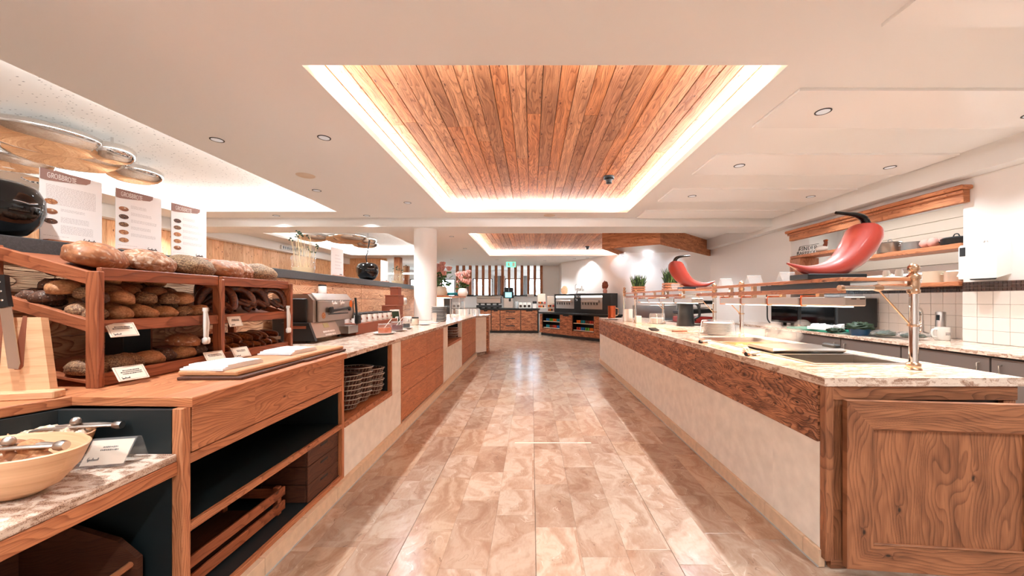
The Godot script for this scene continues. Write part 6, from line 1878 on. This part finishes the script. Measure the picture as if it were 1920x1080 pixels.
	for i in 3:
		o = thing("herb_bunch", ["small dark leafy bunch left of the blue bowl", "salad leaves in a clear bag right of the blue bowl", "leafy greens on a plate behind the guard post"][i], "herbs", P([3.98, 4.15, 4.2][i], 0.91, [4.75, 4.25, 4.0][i]))
		part(o, "leaves", blob(Vector3(0.2, 0.07, 0.16), 0.3, 4.0, 20 + i, 0.3, 24, 14), M.leaf_dark, Vector3(0, 0.035, 0))
		if i > 0:
			part(o, "wrap", blob(Vector3(0.3, 0.09, 0.24), 0.15, 3.0, 30 + i, 0.3, 20, 12), M.acrylic, Vector3(0, 0.045, 0))
	# paper towel dispenser
	o = thing("towel_dispenser", "white paper towel dispenser on the wall above mosaic band", "dispenser", P(4.57, 1.53, 3.61))
	part(o, "case", panel([Vector2(-0.14, 0.0), Vector2(0.0, 0.04), Vector2(0.0, 0.35), Vector2(-0.12, 0.35), Vector2(-0.14, 0.33)], 0.31), M.porcelain, Vector3(0, 0.03, 0))
	part(o, "window_strip", box(0.004, 0.09, 0.05, 0.001, 2), M.dark_plastic, Vector3(-0.14, 0.31, -0.12))
	part(o, "outlet", box(0.07, 0.03, 0.18, 0.01, 2), M.dark_plastic, Vector3(-0.08, 0.035, 0))
	part(o, "lock", lathe([Vector2(0, 0), Vector2(0.02, 0), Vector2(0.012, 0.03), Vector2(0, 0.03)], 12), M.steel, Vector3(-0.05, 0.38, 0))
	# ---- the hatch: crown board, shelves, room beyond
	o = thing("kitchen_hatch", "oak framed kitchen hatch with crown moulding and shelves full of pots", "hatch", P(4.5, 1.5, 5.05))
	var cr := ext(o, "crown_fascia", 4.50, 4.57, 2.37, 2.50, 3.78, 6.34, M.oak0, 0.003)
	part(cr, "cornice_board", box(0.13, 0.045, 2.63, 0.012, 2), M.oak2, Vector3(-0.03, 0.0875, 0))
	part(cr, "bead", box(0.03, 0.04, 2.59, 0.01, 2), M.oak1, Vector3(-0.05, 0.045, 0))
	ext(o, "shelf", 4.55, 4.85, 1.90, 1.955, 3.845, 5.12, M.oak0, 0.004)
	ext(o, "shelf", 4.55, 4.85, 2.065, 2.11, 5.13, 6.39, M.oak1, 0.004)
	ext(o, "shelf", 4.53, 4.86, 1.50, 1.545, 3.845, 6.39, M.oak2, 0.004)
	ext(o, "jamb", 4.55, 4.87, 1.546, 2.06, 6.15, 6.395, M.oak3, 0.003, 1)
	var wk := sext("wall_kitchen", 6.4, 6.55, 0.0, 2.85, 2.5, 8.0, M.wall_white)
	sext("wall_kitchen", 4.9, 6.5, 0.0, 2.85, 7.6, 7.75, M.wall_white)
	sext("wall_kitchen", 4.9, 6.5, 0.0, 2.85, 2.85, 3.0, M.wall_white)
	sext("ceiling", 4.6, 6.6, 2.85, 2.91, 2.8, 7.8, M.paint_white)
	for i in 5:
		part(wk, "wall_board", joined([[6.34, 6.4, 1.9 + i * 0.17, 2.065 + i * 0.17, 3.1, 7.4, 0.004]]), M.whitewash, -wk.position)
	o = thing("extract_hood", "long steel kitchen hood with lit tube seen through the hatch", "hood", P(5.7, 1.72, 5.2))
	part(o, "canopy", joined([[5.3, 6.2, 1.72, 1.80, 3.3, 7.2, 0.004]]), M.steel_soft, -o.position)
	part(o, "light_tube", joined([[5.32, 5.36, 1.69, 1.715, 3.6, 7.0]]), M.tube_white, -o.position)
	strip("hood_tube", P(5.34, 1.68, 3.6), P(5.34, 1.68, 7.0), Vector3(-0.3, -1, 0), 1.5, 0.04, Color(0.95, 0.98, 1.0))
	strip("kitchen_lamp", P(5.8, 2.83, 3.6), P(5.8, 2.83, 7.0), Vector3(0, -1, 0), 1.7, 0.1, WHITE)
	one("kitchen_lamp_bar", "white ceiling light bar in the kitchen beyond the hatch", "ceiling light", joined([[5.75, 5.85, 2.835, 2.85, 3.6, 7.0]]), M.tube_white)
	# pots and jars
	var pot := func(lbl, x, h, d, r, ht, mat, lid: bool):
		var p := thing("cooking_pot", lbl, "pot", P(x, h, d), 0, "pots in the hatch")
		part(p, "body", lathe([Vector2(0, 0), Vector2(r * 0.95, 0), Vector2(r, 0.01), Vector2(r, ht), Vector2(r * 1.03, ht + 0.004), Vector2(r * 0.97, ht + 0.004), Vector2(r * 0.96, 0.01), Vector2(0, 0.008)], 24), mat)
		for s in [-1, 1]:
			part(p, "handle", tube(curve([Vector3(0, ht * 0.8, s * r), Vector3(-0.025, ht * 0.8, s * (r + 0.035)), Vector3(0.025, ht * 0.8, s * (r + 0.035)), Vector3(0.01, ht * 0.8, s * r)], 4), 0.007, 6), mat)
		if lid:
			part(p, "lid", lathe([Vector2(r * 1.02, ht + 0.004), Vector2(r * 0.9, ht + 0.018), Vector2(0.02, ht + 0.03), Vector2(0, ht + 0.03)], 24), mat)
			part(p, "knob", tube(curve([Vector3(0, ht + 0.028, -0.03), Vector3(0, ht + 0.055, -0.015), Vector3(0, ht + 0.055, 0.015), Vector3(0, ht + 0.028, 0.03)], 4), 0.006, 6), mat)
	pot.call("lidded enamel pot on the upper hatch shelf right of the chili", 4.66, 1.956, 4.72, 0.125, 0.12, M.steel, true)
	pot.call("dark flat pot in the middle of the upper hatch shelf", 4.65, 1.956, 4.43, 0.1, 0.09, M.grey_tray, false)
	pot.call("dark shallow pan with ring at the right of the upper shelf", 4.66, 1.956, 3.98, 0.12, 0.06, M.dark_plastic, true)
	pot.call("cream lidded casserole on the lowest hatch shelf left of the post", 4.68, 1.546, 4.72, 0.13, 0.08, M.enamel, true)
	pot.call("small white lidded pot on the lowest hatch shelf behind the post", 4.66, 1.546, 4.45, 0.06, 0.05, M.porcelain, true)
	pot.call("cream cooking pot right of the post on the lowest shelf", 4.68, 1.546, 4.22, 0.095, 0.13, M.enamel, false)
	pot.call("brown cooking pot at the right on the lowest shelf", 4.68, 1.546, 4.0, 0.09, 0.11, M.card, false)
	for g in [[P(4.68, 1.546, 3.90), "porcelain figure of a white hen at the right end of lowest shelf"], [P(4.68, 2.111, 5.85), "ceramic goose figure with brown neck on the left upper shelf"]]:
		o = thing("poultry_figure", g[1], "figurine", g[0])
		part(o, "body", blob(Vector3(0.14, 0.12, 0.2), 0.06, 1.2, 3, 0.6, 18, 12), M.porcelain, Vector3(0, 0.06, 0))
		part(o, "neck", tube(curve([Vector3(0, 0.08, 0.05), Vector3(0, 0.14, 0.08), Vector3(0, 0.19, 0.07)], 4), ramp([0.035, 0.024, 0.028], 4), 10), M.cork_brown if g[0].y > 2 else M.porcelain)
		part(o, "beak", tube([Vector3(0, 0.185, 0.09), Vector3(0, 0.18, 0.13)], [0.012, 0.003], 8), M.cup_orange)
	for i in 3:
		one("storage_jar", "tall white storage jar behind the casserole, " + ["left", "middle", "right"][i], "jar", lathe([Vector2(0, 0), Vector2(0.04, 0), Vector2(0.045, 0.02), Vector2(0.04, 0.17), Vector2(0.03, 0.2), Vector2(0, 0.205)], 18), M.porcelain, P(4.79, 1.546, 4.9 - i * 0.17), Vector3.ZERO, "tall jars on the lowest hatch shelf")
	for i in 4:
		one("onion", "pinkish onion in the heap on the upper hatch shelf, " + ["front left", "front right", "rear left", "rear right"][i], "vegetable", blob(Vector3(0.1, 0.11, 0.1), 0.04, 1.0, i, 0.8, 14, 10), M.pink, P(4.62 + 0.1 * (i / 2), 2.008, 4.26 - (i % 2) * 0.085), Vector3(0, i * 40, 0), "onions on the hatch shelf")
	o = thing("wire_sign", "black wire word sign standing on the left upper shelf", "sign", P(4.66, 2.111, 6.12), -70)
	part(o, "wording", text("RINDER", 0.085, 0.006, false, true), M.black, Vector3(0, 0.11, 0))
	part(o, "wording_low", text("BARBEQUE", 0.075, 0.006, false, true), M.black, Vector3(0, 0.035, 0))
	part(o, "stand", tube([Vector3(-0.18, 0.006, 0), Vector3(-0.13, 0.15, 0), Vector3(0.17, 0.16, 0)], 0.004, 6), M.black)
	one("white_canister", "tall white canister behind the red chili on the hatch shelf", "canister", lathe([Vector2(0, 0), Vector2(0.07, 0), Vector2(0.075, 0.01), Vector2(0.075, 0.24), Vector2(0.06, 0.27), Vector2(0, 0.275)], 24), M.porcelain, P(4.7, 2.111, 5.25))
	# ---- cooking station at the far end of the kitchen wall
	o = thing("oven_unit", "dark built-in oven pair on the kitchen worktop behind the steam", "oven", P(4.45, 0.912, 5.8))
	for i in 2:
		var a := 4.98 + i * 0.7
		ext(o, "housing", 4.2, 4.75, 0.97, 1.37, a, a + 0.69, M.dark_plastic, 0.008)
		ext(o, "glass_door", 4.19, 4.2, 1.0, 1.30, a + 0.04, a + 0.66, M.black_gloss, 0.003)
		ext(o, "handle", 4.165, 4.18, 1.325, 1.34, a + 0.1, a + 0.6, M.steel, 0.003)
	for dd in [5.1, 6.2]:
		ext(o, "leg", 4.3, 4.36, 0.912, 0.97, dd, dd + 0.06, M.steel, 0.0)
		ext(o, "leg", 4.6, 4.66, 0.912, 0.97, dd, dd + 0.06, M.steel, 0.0)
	o = thing("waffle_iron", "black and red waffle machine right of the black jug", "appliance", P(3.2, 0.0, 7.2))
	part(o, "cart", box(0.7, 0.86, 0.6, 0.01), M.steel_soft, Vector3(0, 0.43, 0))
	part(o, "body", box(0.62, 0.12, 0.5, 0.02), M.red_plastic, Vector3(0, 0.96, 0))
	part(o, "plate", box(0.62, 0.08, 0.5, 0.02), M.black, Vector3(0, 1.12, 0), Vector3(0, 0, 3))
	part(o, "upper_plate", box(0.62, 0.07, 0.5, 0.02), M.black, Vector3(0, 1.3, -0.05))
	part(o, "grip", tube([Vector3(-0.2, 1.2, 0.27), Vector3(0.2, 1.2, 0.27)], 0.014, 8), M.steel)
	for k in [-0.22, 0.22]:
		part(o, "column", box(0.04, 0.44, 0.04), M.steel, Vector3(k, 1.09, -0.2))
	for k in [-0.2, -0.07, 0.07, 0.2]:
		part(o, "switch", lathe([Vector2(0, 0), Vector2(0.02, 0), Vector2(0.016, 0.02), Vector2(0, 0.02)], 12), M.black, Vector3(k, 0.96, 0.25), Vector3(90, 0, 0))
	one("hanging_cable", "black cable hanging down the tiles by the far oven", "cable", tube(curve([P(4.5, 1.45, 6.95), P(4.48, 1.2, 6.9), P(4.42, 1.0, 6.8), P(4.4, 0.922, 6.7)], 5), 0.012, 6), M.black)
	# steel extraction back and griddle behind the far guard
	o = thing("steel_griddle", "bright steel griddle station with back splash under timber hood", "griddle", P(2.95, 0.0, 8.35))
	part(o, "body", box(1.1, 0.9, 0.6, 0.01), M.steel, Vector3(0, 0.45, 0))
	part(o, "back_splash", box(1.1, 0.32, 0.03, 0.004), M.steel, Vector3(0, 1.06, -0.29))
	part(o, "hot_plate", box(0.95, 0.02, 0.45, 0.004), M.dark_plastic, Vector3(0, 0.91, 0.02))
	for k in 4:
		part(o, "knob", lathe([Vector2(0, 0), Vector2(0.025, 0), Vector2(0.02, 0.025), Vector2(0, 0.025)], 14), M.black, Vector3(-0.36 + k * 0.24, 0.8, 0.3), Vector3(90, 0, 0))
	# ---- timber hood
	o = thing("timber_hood", "angular extractor hood clad in old timber hanging under the ceiling", "hood", P(2.6, 2.47, 8.3))
	part(o, "cladding", prism([Vector2(1.555, 8.01), Vector2(2.593, 7.317), Vector2(2.6, 7.36), Vector2(1.58, 8.04)], 2.47, 2.85, false, 0.003), M.hood, -o.position)
	part(o, "cladding", prism([Vector2(2.593, 7.317), Vector2(4.57, 9.27), Vector2(4.53, 9.29), Vector2(2.6, 7.36)], 2.47, 2.85, false, 0.003), M.hood, -o.position)
	part(o, "cladding", prism([Vector2(1.555, 8.01), Vector2(1.58, 8.04), Vector2(2.4, 9.4), Vector2(2.37, 9.42)], 2.47, 2.85, false, 0.003), M.hood, -o.position)
	part(o, "steel_filter", prism([Vector2(1.62, 8.05), Vector2(2.6, 7.40), Vector2(4.4, 9.2), Vector2(2.45, 9.4)], 2.56, 2.6), M.steel, -o.position)
	part(o, "hood_lamp", prism([Vector2(2.3, 7.8), Vector2(2.55, 7.65), Vector2(2.75, 7.85), Vector2(2.5, 8.0)], 2.545, 2.558), M.tube_white, -o.position)
	part(o, "hood_lamp", prism([Vector2(3.3, 8.3), Vector2(3.5, 8.3), Vector2(3.7, 8.55), Vector2(3.5, 8.6)], 2.545, 2.558), M.tube_white, -o.position)
	for q in [P(2.52, 2.53, 7.83), P(3.5, 2.53, 8.45), P(2.0, 2.53, 8.2)]:
		spot(q, Vector3.DOWN, 2.2, 65.0, 0.6, 0.06, Color(0.95, 0.98, 1.0))
	# steam under the hood
	var fm := FogMaterial.new()
	fm.resource_name = "thin_steam"
	fm.density = 0.22
	fm.albedo = Color(0.98, 0.98, 1.0)
	for p in [[2.75, 1.7, 8.2, 1.3, 1.3], [2.6, 2.1, 8.1, 1.7, 0.8], [3.0, 1.4, 8.2, 1.0, 0.8], [3.2, 1.9, 8.4, 0.9, 1.0]]:
		var f := FogVolume.new()
		f.name = numbered("steam_puff")
		f.shape = RenderingServer.FOG_VOLUME_SHAPE_ELLIPSOID
		f.size = Vector3(p[3], p[4], p[3] * 0.6)
		f.material = fm
		add_child(f)
		f.position = P(p[0], p[1], p[2])
		tag(f, "thin white steam rising from the griddle under the timber hood", "steam", "steam under the timber hood")
		f.set_meta("kind", "stuff")

# ---------------------------------------------------------------- back: drinks bar, slat screen
func face_box(parent, n, a: Vector2, b: Vector2, t0: float, t1: float, h0: float, h1: float, off: float, dep: float, mat, bev := 0.002, g := 0):
	# a box on the face that runs from a to b (x, d): from share t0 to t1, standing off outwards, dep thick
	var dir := (b - a).normalized()
	var nrm := Vector2(dir.y, -dir.x)   # towards the room
	if nrm.y > 0:
		nrm = -nrm
	var l := a.distance_to(b)
	var mid := a + dir * l * (t0 + t1) / 2 + nrm * (off - dep / 2)
	var m := box(l * (t1 - t0), h1 - h0, dep, bev, g, rng.randi() % 9)
	var o: MeshInstance3D = part(parent, n, m, mat, P(mid.x, (h0 + h1) / 2, mid.y) - parent.position)
	o.rotation.y = atan2(dir.y, dir.x)
	return o

func back_bar():
	var o: Node3D
	# ---- straight bar (A)
	var a := Vector2(-2.1, 14.72)
	var b := Vector2(0.27, 14.6)
	o = thing("drinks_bar", "old timber drinks bar with dark stone top below the slat screen", "bar", P(-0.9, 0, 15.0))
	face_box(o, "toe_kick", a, b, 0.0, 1.0, 0.0, 0.1, -0.04, 0.5, M.black, 0.0)
	face_box(o, "carcass", a, b, 0.0, 1.0, 0.1, 0.94, -0.02, 0.6, M.black, 0.0)
	face_box(o, "stone_top", a, b, -0.01, 1.02, 0.94, 1.0, 0.02, 0.68, M.black_stone, 0.004)
	for f in [[0.0, 0.19], [0.195, 0.345], [0.70, 0.985]]:
		var dr: MeshInstance3D = face_box(o, "bar_door", a, b, f[0] + 0.004, f[1] - 0.004, 0.105, 0.93, 0.0, 0.022, M.backwood, 0.003)
		part(dr, "grip_notch", box(0.26 if f[0] > 0.5 else 0.16, 0.05, 0.012, 0.004), M.black, Vector3(0, 0.385, 0.008))
		for h in [-0.14, 0.14]:
			part(dr, "board_joint", box((f[1] - f[0]) * 2.37 - 0.03, 0.006, 0.004), M.black, Vector3(0, h, 0.0105))
	for r in 3:
		var dr: MeshInstance3D = face_box(o, "bar_drawer", a, b, 0.352, 0.692, 0.11 + r * 0.275, 0.375 + r * 0.275, 0.0, 0.022, M.backwood, 0.003)
		part(dr, "grip_slot", box(0.38, 0.045, 0.012, 0.006), M.black, Vector3(0, 0.07 if r > 0 else 0.05, 0.008))
	# ---- oblique bar (B) with open cup shelves
	a = Vector2(0.3, 13.95)
	b = Vector2(2.5, 11.2)
	o = thing("juice_bar", "oblique old timber bar with two dark recesses of coloured cups", "bar", P(1.3, 0, 12.9))
	face_box(o, "toe_kick", a, b, 0.01, 1.0, 0.0, 0.1, -0.05, 0.5, M.black, 0.0)
	face_box(o, "back_board", a, b, 0.0, 1.0, 0.1, 0.82, -0.42, 0.02, M.black, 0.0)
	face_box(o, "stone_top", a, b, -0.02, 1.0, 0.82, 0.88, 0.03, 0.62, M.black_stone, 0.004)
	face_box(o, "floor_board", a, b, 0.0, 1.0, 0.1, 0.13, -0.02, 0.4, M.black, 0.0)
	for f in [[0.0, 0.045, 0.1, 0.81, "corner_board"], [0.32, 0.50, 0.1, 0.81, "bar_door"], [0.78, 1.0, 0.1, 0.81, "bar_door"], [0.045, 0.32, 0.1, 0.27, "bar_drawer"], [0.50, 0.78, 0.1, 0.27, "bar_drawer"]]:
		var dr: MeshInstance3D = face_box(o, f[4], a, b, f[0] + 0.002, f[1] - 0.002, f[2], f[3], 0.0, 0.024, M.backwood, 0.003)
		if f[4] == "bar_door":
			part(dr, "grip_notch", box(0.3, 0.05, 0.012, 0.004), M.black, Vector3(0, 0.33, 0.009))
			part(dr, "board_joint", box((f[1] - f[0]) * 3.6, 0.006, 0.004), M.black, Vector3(0, -0.02, 0.0112))
	for t in [0.047, 0.318, 0.503, 0.777]:
		face_box(o, "divider", a, b, t - 0.004, t + 0.004, 0.13, 0.82, -0.02, 0.4, M.black, 0.0)
	var cups := ["cup_blue", "cup_green", "cup_orange", "cup_teal", "cup_brown", "cup_red"]
	var words := {"cup_blue": "blue", "cup_green": "green", "cup_orange": "orange", "cup_teal": "teal", "cup_brown": "brown", "cup_red": "red"}
	var cm := lathe([Vector2(0, 0), Vector2(0.034, 0), Vector2(0.04, 0.095), Vector2(0.037, 0.095), Vector2(0.031, 0.008), Vector2(0, 0.008)], 14)
	for side in [[0.05, 0.315, "left"], [0.505, 0.775, "right"]]:
		for lv in [[0.29, "lower"], [0.53, "upper"]]:
			face_box(o, "shelf_board", a, b, side[0], side[1], lv[0], lv[0] + 0.02, -0.04, 0.34, M.enamel, 0.002)
			for i in 8:
				var t: float = lerpf(side[0] + 0.02, side[1] - 0.02, (i + 0.5) / 8.0)
				var dir := (b - a).normalized()
				var p: Vector2 = a.lerp(b, t) + Vector2(-dir.y, dir.x).normalized() * 0.13
				var c: String = cups[(i / 2 + (3 if lv[1] == "lower" else 0) + (2 if side[2] == "right" else 0)) % 6]
				one("coloured_cup", "%s cup on the %s shelf of the %s bar recess, %s of its pair" % [words[c], lv[1], side[2], "left" if i % 2 == 0 else "right"], "cup", cm, M[c], P(p.x, lv[0] + 0.0205, p.y), Vector3.ZERO, "coloured cups in the bar")
	# black dispenser wall on top
	o = thing("juice_dispenser", "black stone dispenser block with two lit steel tap niches", "dispenser", P(1.6, 0.88, 12.6))
	face_box(o, "block", a, b, 0.17, 0.93, 0.88, 1.56, -0.22, 0.34, M.black_stone, 0.006)
	for s in [[0.20, 0.465], [0.56, 0.83]]:
		var nw: float = s[1] - s[0]
		var pl: MeshInstance3D = face_box(o, "tap_panel", a, b, s[0], s[1], 1.03, 1.50, -0.215, 0.012, M.steel, 0.003)
		part(pl, "lamp_bar", box(nw * 3.5, 0.06, 0.02), M.tube_white, Vector3(0, 0.19, 0.012))
		part(pl, "manifold", box(nw * 2.9, 0.08, 0.08, 0.01), M.steel_soft, Vector3(-0.02, 0.03, 0.045))
		for i in 6:
			part(pl, "tap", tube([Vector3(-nw * 1.2 + i * nw * 0.47, -0.01, 0.08), Vector3(-nw * 1.2 + i * nw * 0.47, -0.09, 0.07)], 0.015, 8), M.dark_plastic)
	for i in 3:
		var gp: MeshInstance3D = face_box(o, "gauge", a, b, 0.485 + 0.03 * (i % 2), 0.51 + 0.03 * (i % 2), 1.42 - 0.12 * (i / 2), 1.5 - 0.12 * (i / 2), -0.21, 0.02, M.chrome, 0.008)
	# decoration on the dispenser
	o = thing("heart_board", "heart shaped wooden board on top of the dispenser block", "decoration", P(1.2, 1.561, 13.35), 40)
	part(o, "board", panel([Vector2(0, 0), Vector2(0.13, 0.01), Vector2(0.17, 0.12), Vector2(0.15, 0.22), Vector2(0.08, 0.29), Vector2(0.0, 0.3), Vector2(-0.09, 0.27), Vector2(-0.15, 0.2), Vector2(-0.16, 0.1), Vector2(-0.11, 0.01)], 0.03), M.beech)
	o = thing("word_sign", "pale metal script word standing on the dispenser block", "sign", P(1.72, 1.561, 12.75), 40)
	part(o, "wording", scrawl(4, 0.11, 0.012), M.steel_soft, Vector3(0, 0.09, 0))
	part(o, "foot_bar", box(0.5, 0.012, 0.05), M.steel_soft, Vector3(0, 0.006, 0))
	o = thing("small_bouquet", "small vase with dry pinkish flowers on the dispenser block", "flowers", P(2.42, 1.561, 11.98))
	part(o, "vase", lathe([Vector2(0, 0), Vector2(0.06, 0), Vector2(0.075, 0.08), Vector2(0.04, 0.16), Vector2(0.045, 0.18)], 20), M.pink)
	part(o, "blossoms", blob(Vector3(0.2, 0.24, 0.2), 0.25, 3.5, 5, 0.9, 22, 14), M.cork_brown, Vector3(0, 0.27, 0))
	# coffee machines, boxes and jars on bar A
	o = thing("coffee_machine", "wide chrome espresso machine at the left of the bar", "coffee machine", P(-1.75, 1.0, 14.95))
	part(o, "base", box(1.0, 0.1, 0.5, 0.01), M.dark_plastic, Vector3(0, 0.08, 0))
	part(o, "body", box(1.0, 0.22, 0.42, 0.03), M.steel_soft, Vector3(0, 0.3, -0.04))
	part(o, "cup_rail", box(1.04, 0.03, 0.46, 0.01), M.chrome, Vector3(0, 0.5, -0.02))
	part(o, "top", box(1.0, 0.1, 0.42, 0.02), M.steel, Vector3(0, 0.45, -0.03))
	for i in 4:
		part(o, "group_head", lathe([Vector2(0, 0), Vector2(0.04, 0), Vector2(0.04, 0.08), Vector2(0, 0.08)], 14), M.black, Vector3(-0.36 + i * 0.24, 0.13, 0.2))
		part(o, "foot", box(0.08, 0.03, 0.4), M.black, Vector3(-0.36 + i * 0.24, 0.015, 0))
	o = thing("coffee_automat", "tall coffee machine with glowing cyan screen on the bar", "coffee machine", P(-0.95, 1.0, 14.98))
	part(o, "body", box(0.4, 0.42, 0.45, 0.015), M.steel, Vector3(0, 0.21, 0))
	part(o, "head", box(0.42, 0.26, 0.46, 0.015), M.black, Vector3(0, 0.55, 0))
	part(o, "screen", box(0.26, 0.2, 0.01), M.screen_cyan, Vector3(0, 0.55, 0.235))
	part(o, "spout", box(0.08, 0.12, 0.06, 0.01), M.black, Vector3(0.06, 0.34, 0.24))
	for k in [-0.1, 0.1]:
		part(o, "bean_hopper", lathe([Vector2(0, 0.68), Vector2(0.09, 0.68), Vector2(0.095, 0.84), Vector2(0, 0.86)], 16), M.black, Vector3(k, 0, 0))
	one("water_jug", "clear water jug standing right of the coffee machine", "jug", lathe([Vector2(0, 0), Vector2(0.07, 0), Vector2(0.08, 0.28), Vector2(0.075, 0.28), Vector2(0.066, 0.01)], 20), M.frost, P(-0.62, 1.0, 14.85))
	for i in 3:
		o = thing("cereal_box", "white dispenser with dark contents on the bar, " + ["left", "middle", "right"][i] + " of three", "dispenser", P(-0.45 + i * 0.17, 1.0, 14.85), 0, "white dispensers on the bar")
		part(o, "case", box(0.15, 0.24, 0.16, 0.008), M.porcelain, Vector3(0, 0.12, 0))
		part(o, "contents", box(0.1, 0.1, 0.01), M.soil, Vector3(0, 0.09, 0.08))
	o = thing("card_reader", "small black screened box with white sheet on the bar", "device", P(0.12, 1.0, 14.85))
	part(o, "stand", box(0.15, 0.18, 0.08, 0.006), M.porcelain, Vector3(0, 0.09, 0))
	part(o, "screen", box(0.17, 0.1, 0.03, 0.006), M.black, Vector3(0, 0.24, 0.01), Vector3(-12, 0, 0))
	for i in 2:
		o = thing("tea_display", ["left upright board of packed teas on the bar", "right upright board of hanging tea cups on the bar"][i], "display board", P(0.40 + i * 0.36, [1.0, 0.88][i], 14.75 - i * 0.75), 20)
		part(o, "board", box(0.34, 0.58, 0.02, 0.004), M.card, Vector3(0, 0.31, 0), Vector3(-6, 0, 0))
		part(o, "tray", box(0.34, 0.03, 0.14, 0.004), M.enamel, Vector3(0, 0.015, 0.06))
		for r in 2:
			for k in 5:
				part(o, "packet", box(0.05, 0.08, 0.03, 0.004), M[["cup_red", "cork_brown", "cup_orange", "soil", "pink"][(k + r + i) % 5]], Vector3(-0.13 + k * 0.064, 0.08 + r * 0.15, 0.05))
	one("bar_backsplash", "pale glossy back panel between bar top and slat screen", "panel", joined([[-3.3, 0.42, 1.0, 1.5, 15.9, 15.94]]), M.paint_gloss)
	one("small_notice", "tiny white notice on the dark rail above the bar", "notice", box(0.3, 0.12, 0.01), M.paper, P(-0.05, 1.54, 15.84))
	# ---- half wall and slat screen
	sext("wall_half", -3.4, 0.42, 0.0, 1.5, 15.945, 16.05, M.wall_white)
	o = thing("slat_screen", "open screen of upright weathered timber slats above the drinks bar", "screen", P(-1.4, 1.5, 15.95))
	part(o, "rail", joined([[-3.4, 0.42, 1.50, 1.56, 15.86, 16.06, 0.004]]), M.black_stone, -o.position)
	for i in 14:
		part(o, "slat", box(0.115, 1.288, 0.09, 0.004, 1, i % 5), M.slat, P(-3.27 + i * 0.284, 2.205, 15.95) - o.position)

# ---------------------------------------------------------------- dining rooms behind
func dining():
	# curtains between the far windows
	for i in 8:
		var x := [-4.8, -3.65, -3.2, -1.75, -1.5, -0.35, 0.85, 2.2]
		var pts := []
		for k in 13:
			pts.append(Vector2(-0.14 + k * 0.28 / 12, 0.025 * sin(k * 1.7)))
		for k in 13:
			pts.append(Vector2(0.14 - k * 0.28 / 12, 0.035 + 0.025 * sin((12 - k) * 1.7)))
		one("window_curtain", "brown pleated curtain beside a far window, number %d from the left" % (i + 1), "curtain", prism(pts, 0.02, 2.55), [M.curtain_brown, M.curtain_grey][i % 2], P(x[i], 0, 18.25), Vector3.ZERO, "curtains at the far windows")
	# far dining room beyond the partition: posts, high-backed bench, lamp line
	for i in 3:
		one("timber_post", ["nearer dark timber post in the far dining room beside the black cherry", "dark timber post in the far dining room next to the column", "farthest dark timber post by the dining windows"][i], "post", box(0.22, 2.85, 0.22, 0.006, 1), M.slat, P([-4.75, -3.7, -5.6][i], 1.425, [12.9, 13.6, 16.2][i]))
	var o := thing("dining_bench", "long brown upholstered bench back in the far dining room", "bench", P(-4.6, 0, 15.2))
	part(o, "seat", box(2.2, 0.45, 0.5, 0.02), M.curtain_brown, Vector3(0, 0.225, 0.2))
	for i in 6:
		part(o, "back_cushion", box(0.35, 0.9, 0.12, 0.03), M.curtain_brown, Vector3(-0.92 + i * 0.368, 0.9, 0))
	o = thing("pendant_bar", "long bright white pendant light bar in the far dining room", "pendant lamp", P(-4.8, 2.85, 14.33))
	part(o, "light_bar", box(2.4, 0.07, 0.06, 0.004), M.tube_white, Vector3(0, -0.465, 0))
	for k in [-1.0, 1.0]:
		part(o, "cable", tube([Vector3(k, -0.43, 0), Vector3(k, 0, 0)], 0.004, 6), M.black)
	strip("pendant", P(-6.0, 2.34, 14.33), P(-3.6, 2.34, 14.33), Vector3(0, -1, 0), 3.0, 0.06, WHITE)
	o = thing("serving_sideboard", "grey stone sideboard with blue tray beyond the column", "sideboard", P(-3.1, 0, 13.2))
	part(o, "body", box(1.2, 1.5, 0.5, 0.01), M.granite_dark, Vector3(0, 0.75, 0))
	part(o, "tray", box(0.9, 0.1, 0.4, 0.02), M.cup_teal, Vector3(0, 1.56, 0))

func extras():
	# flat brass floor strip with a row of small letters
	var o := thing("floor_strip", "pale adhesive strip with tiny lettering across the aisle floor", "floor marking", P(0.2, 0.0, 3.42))
	part(o, "tape", box(0.72, 0.0012, 0.026), M.card, Vector3(0, 0.0008, 0))
	part(o, "lettering", fine_print(0.3, 1, 0.02, 2), M.tray_light, Vector3(0.1, 0.0016, 0.0), Vector3(-90, 0, 0))
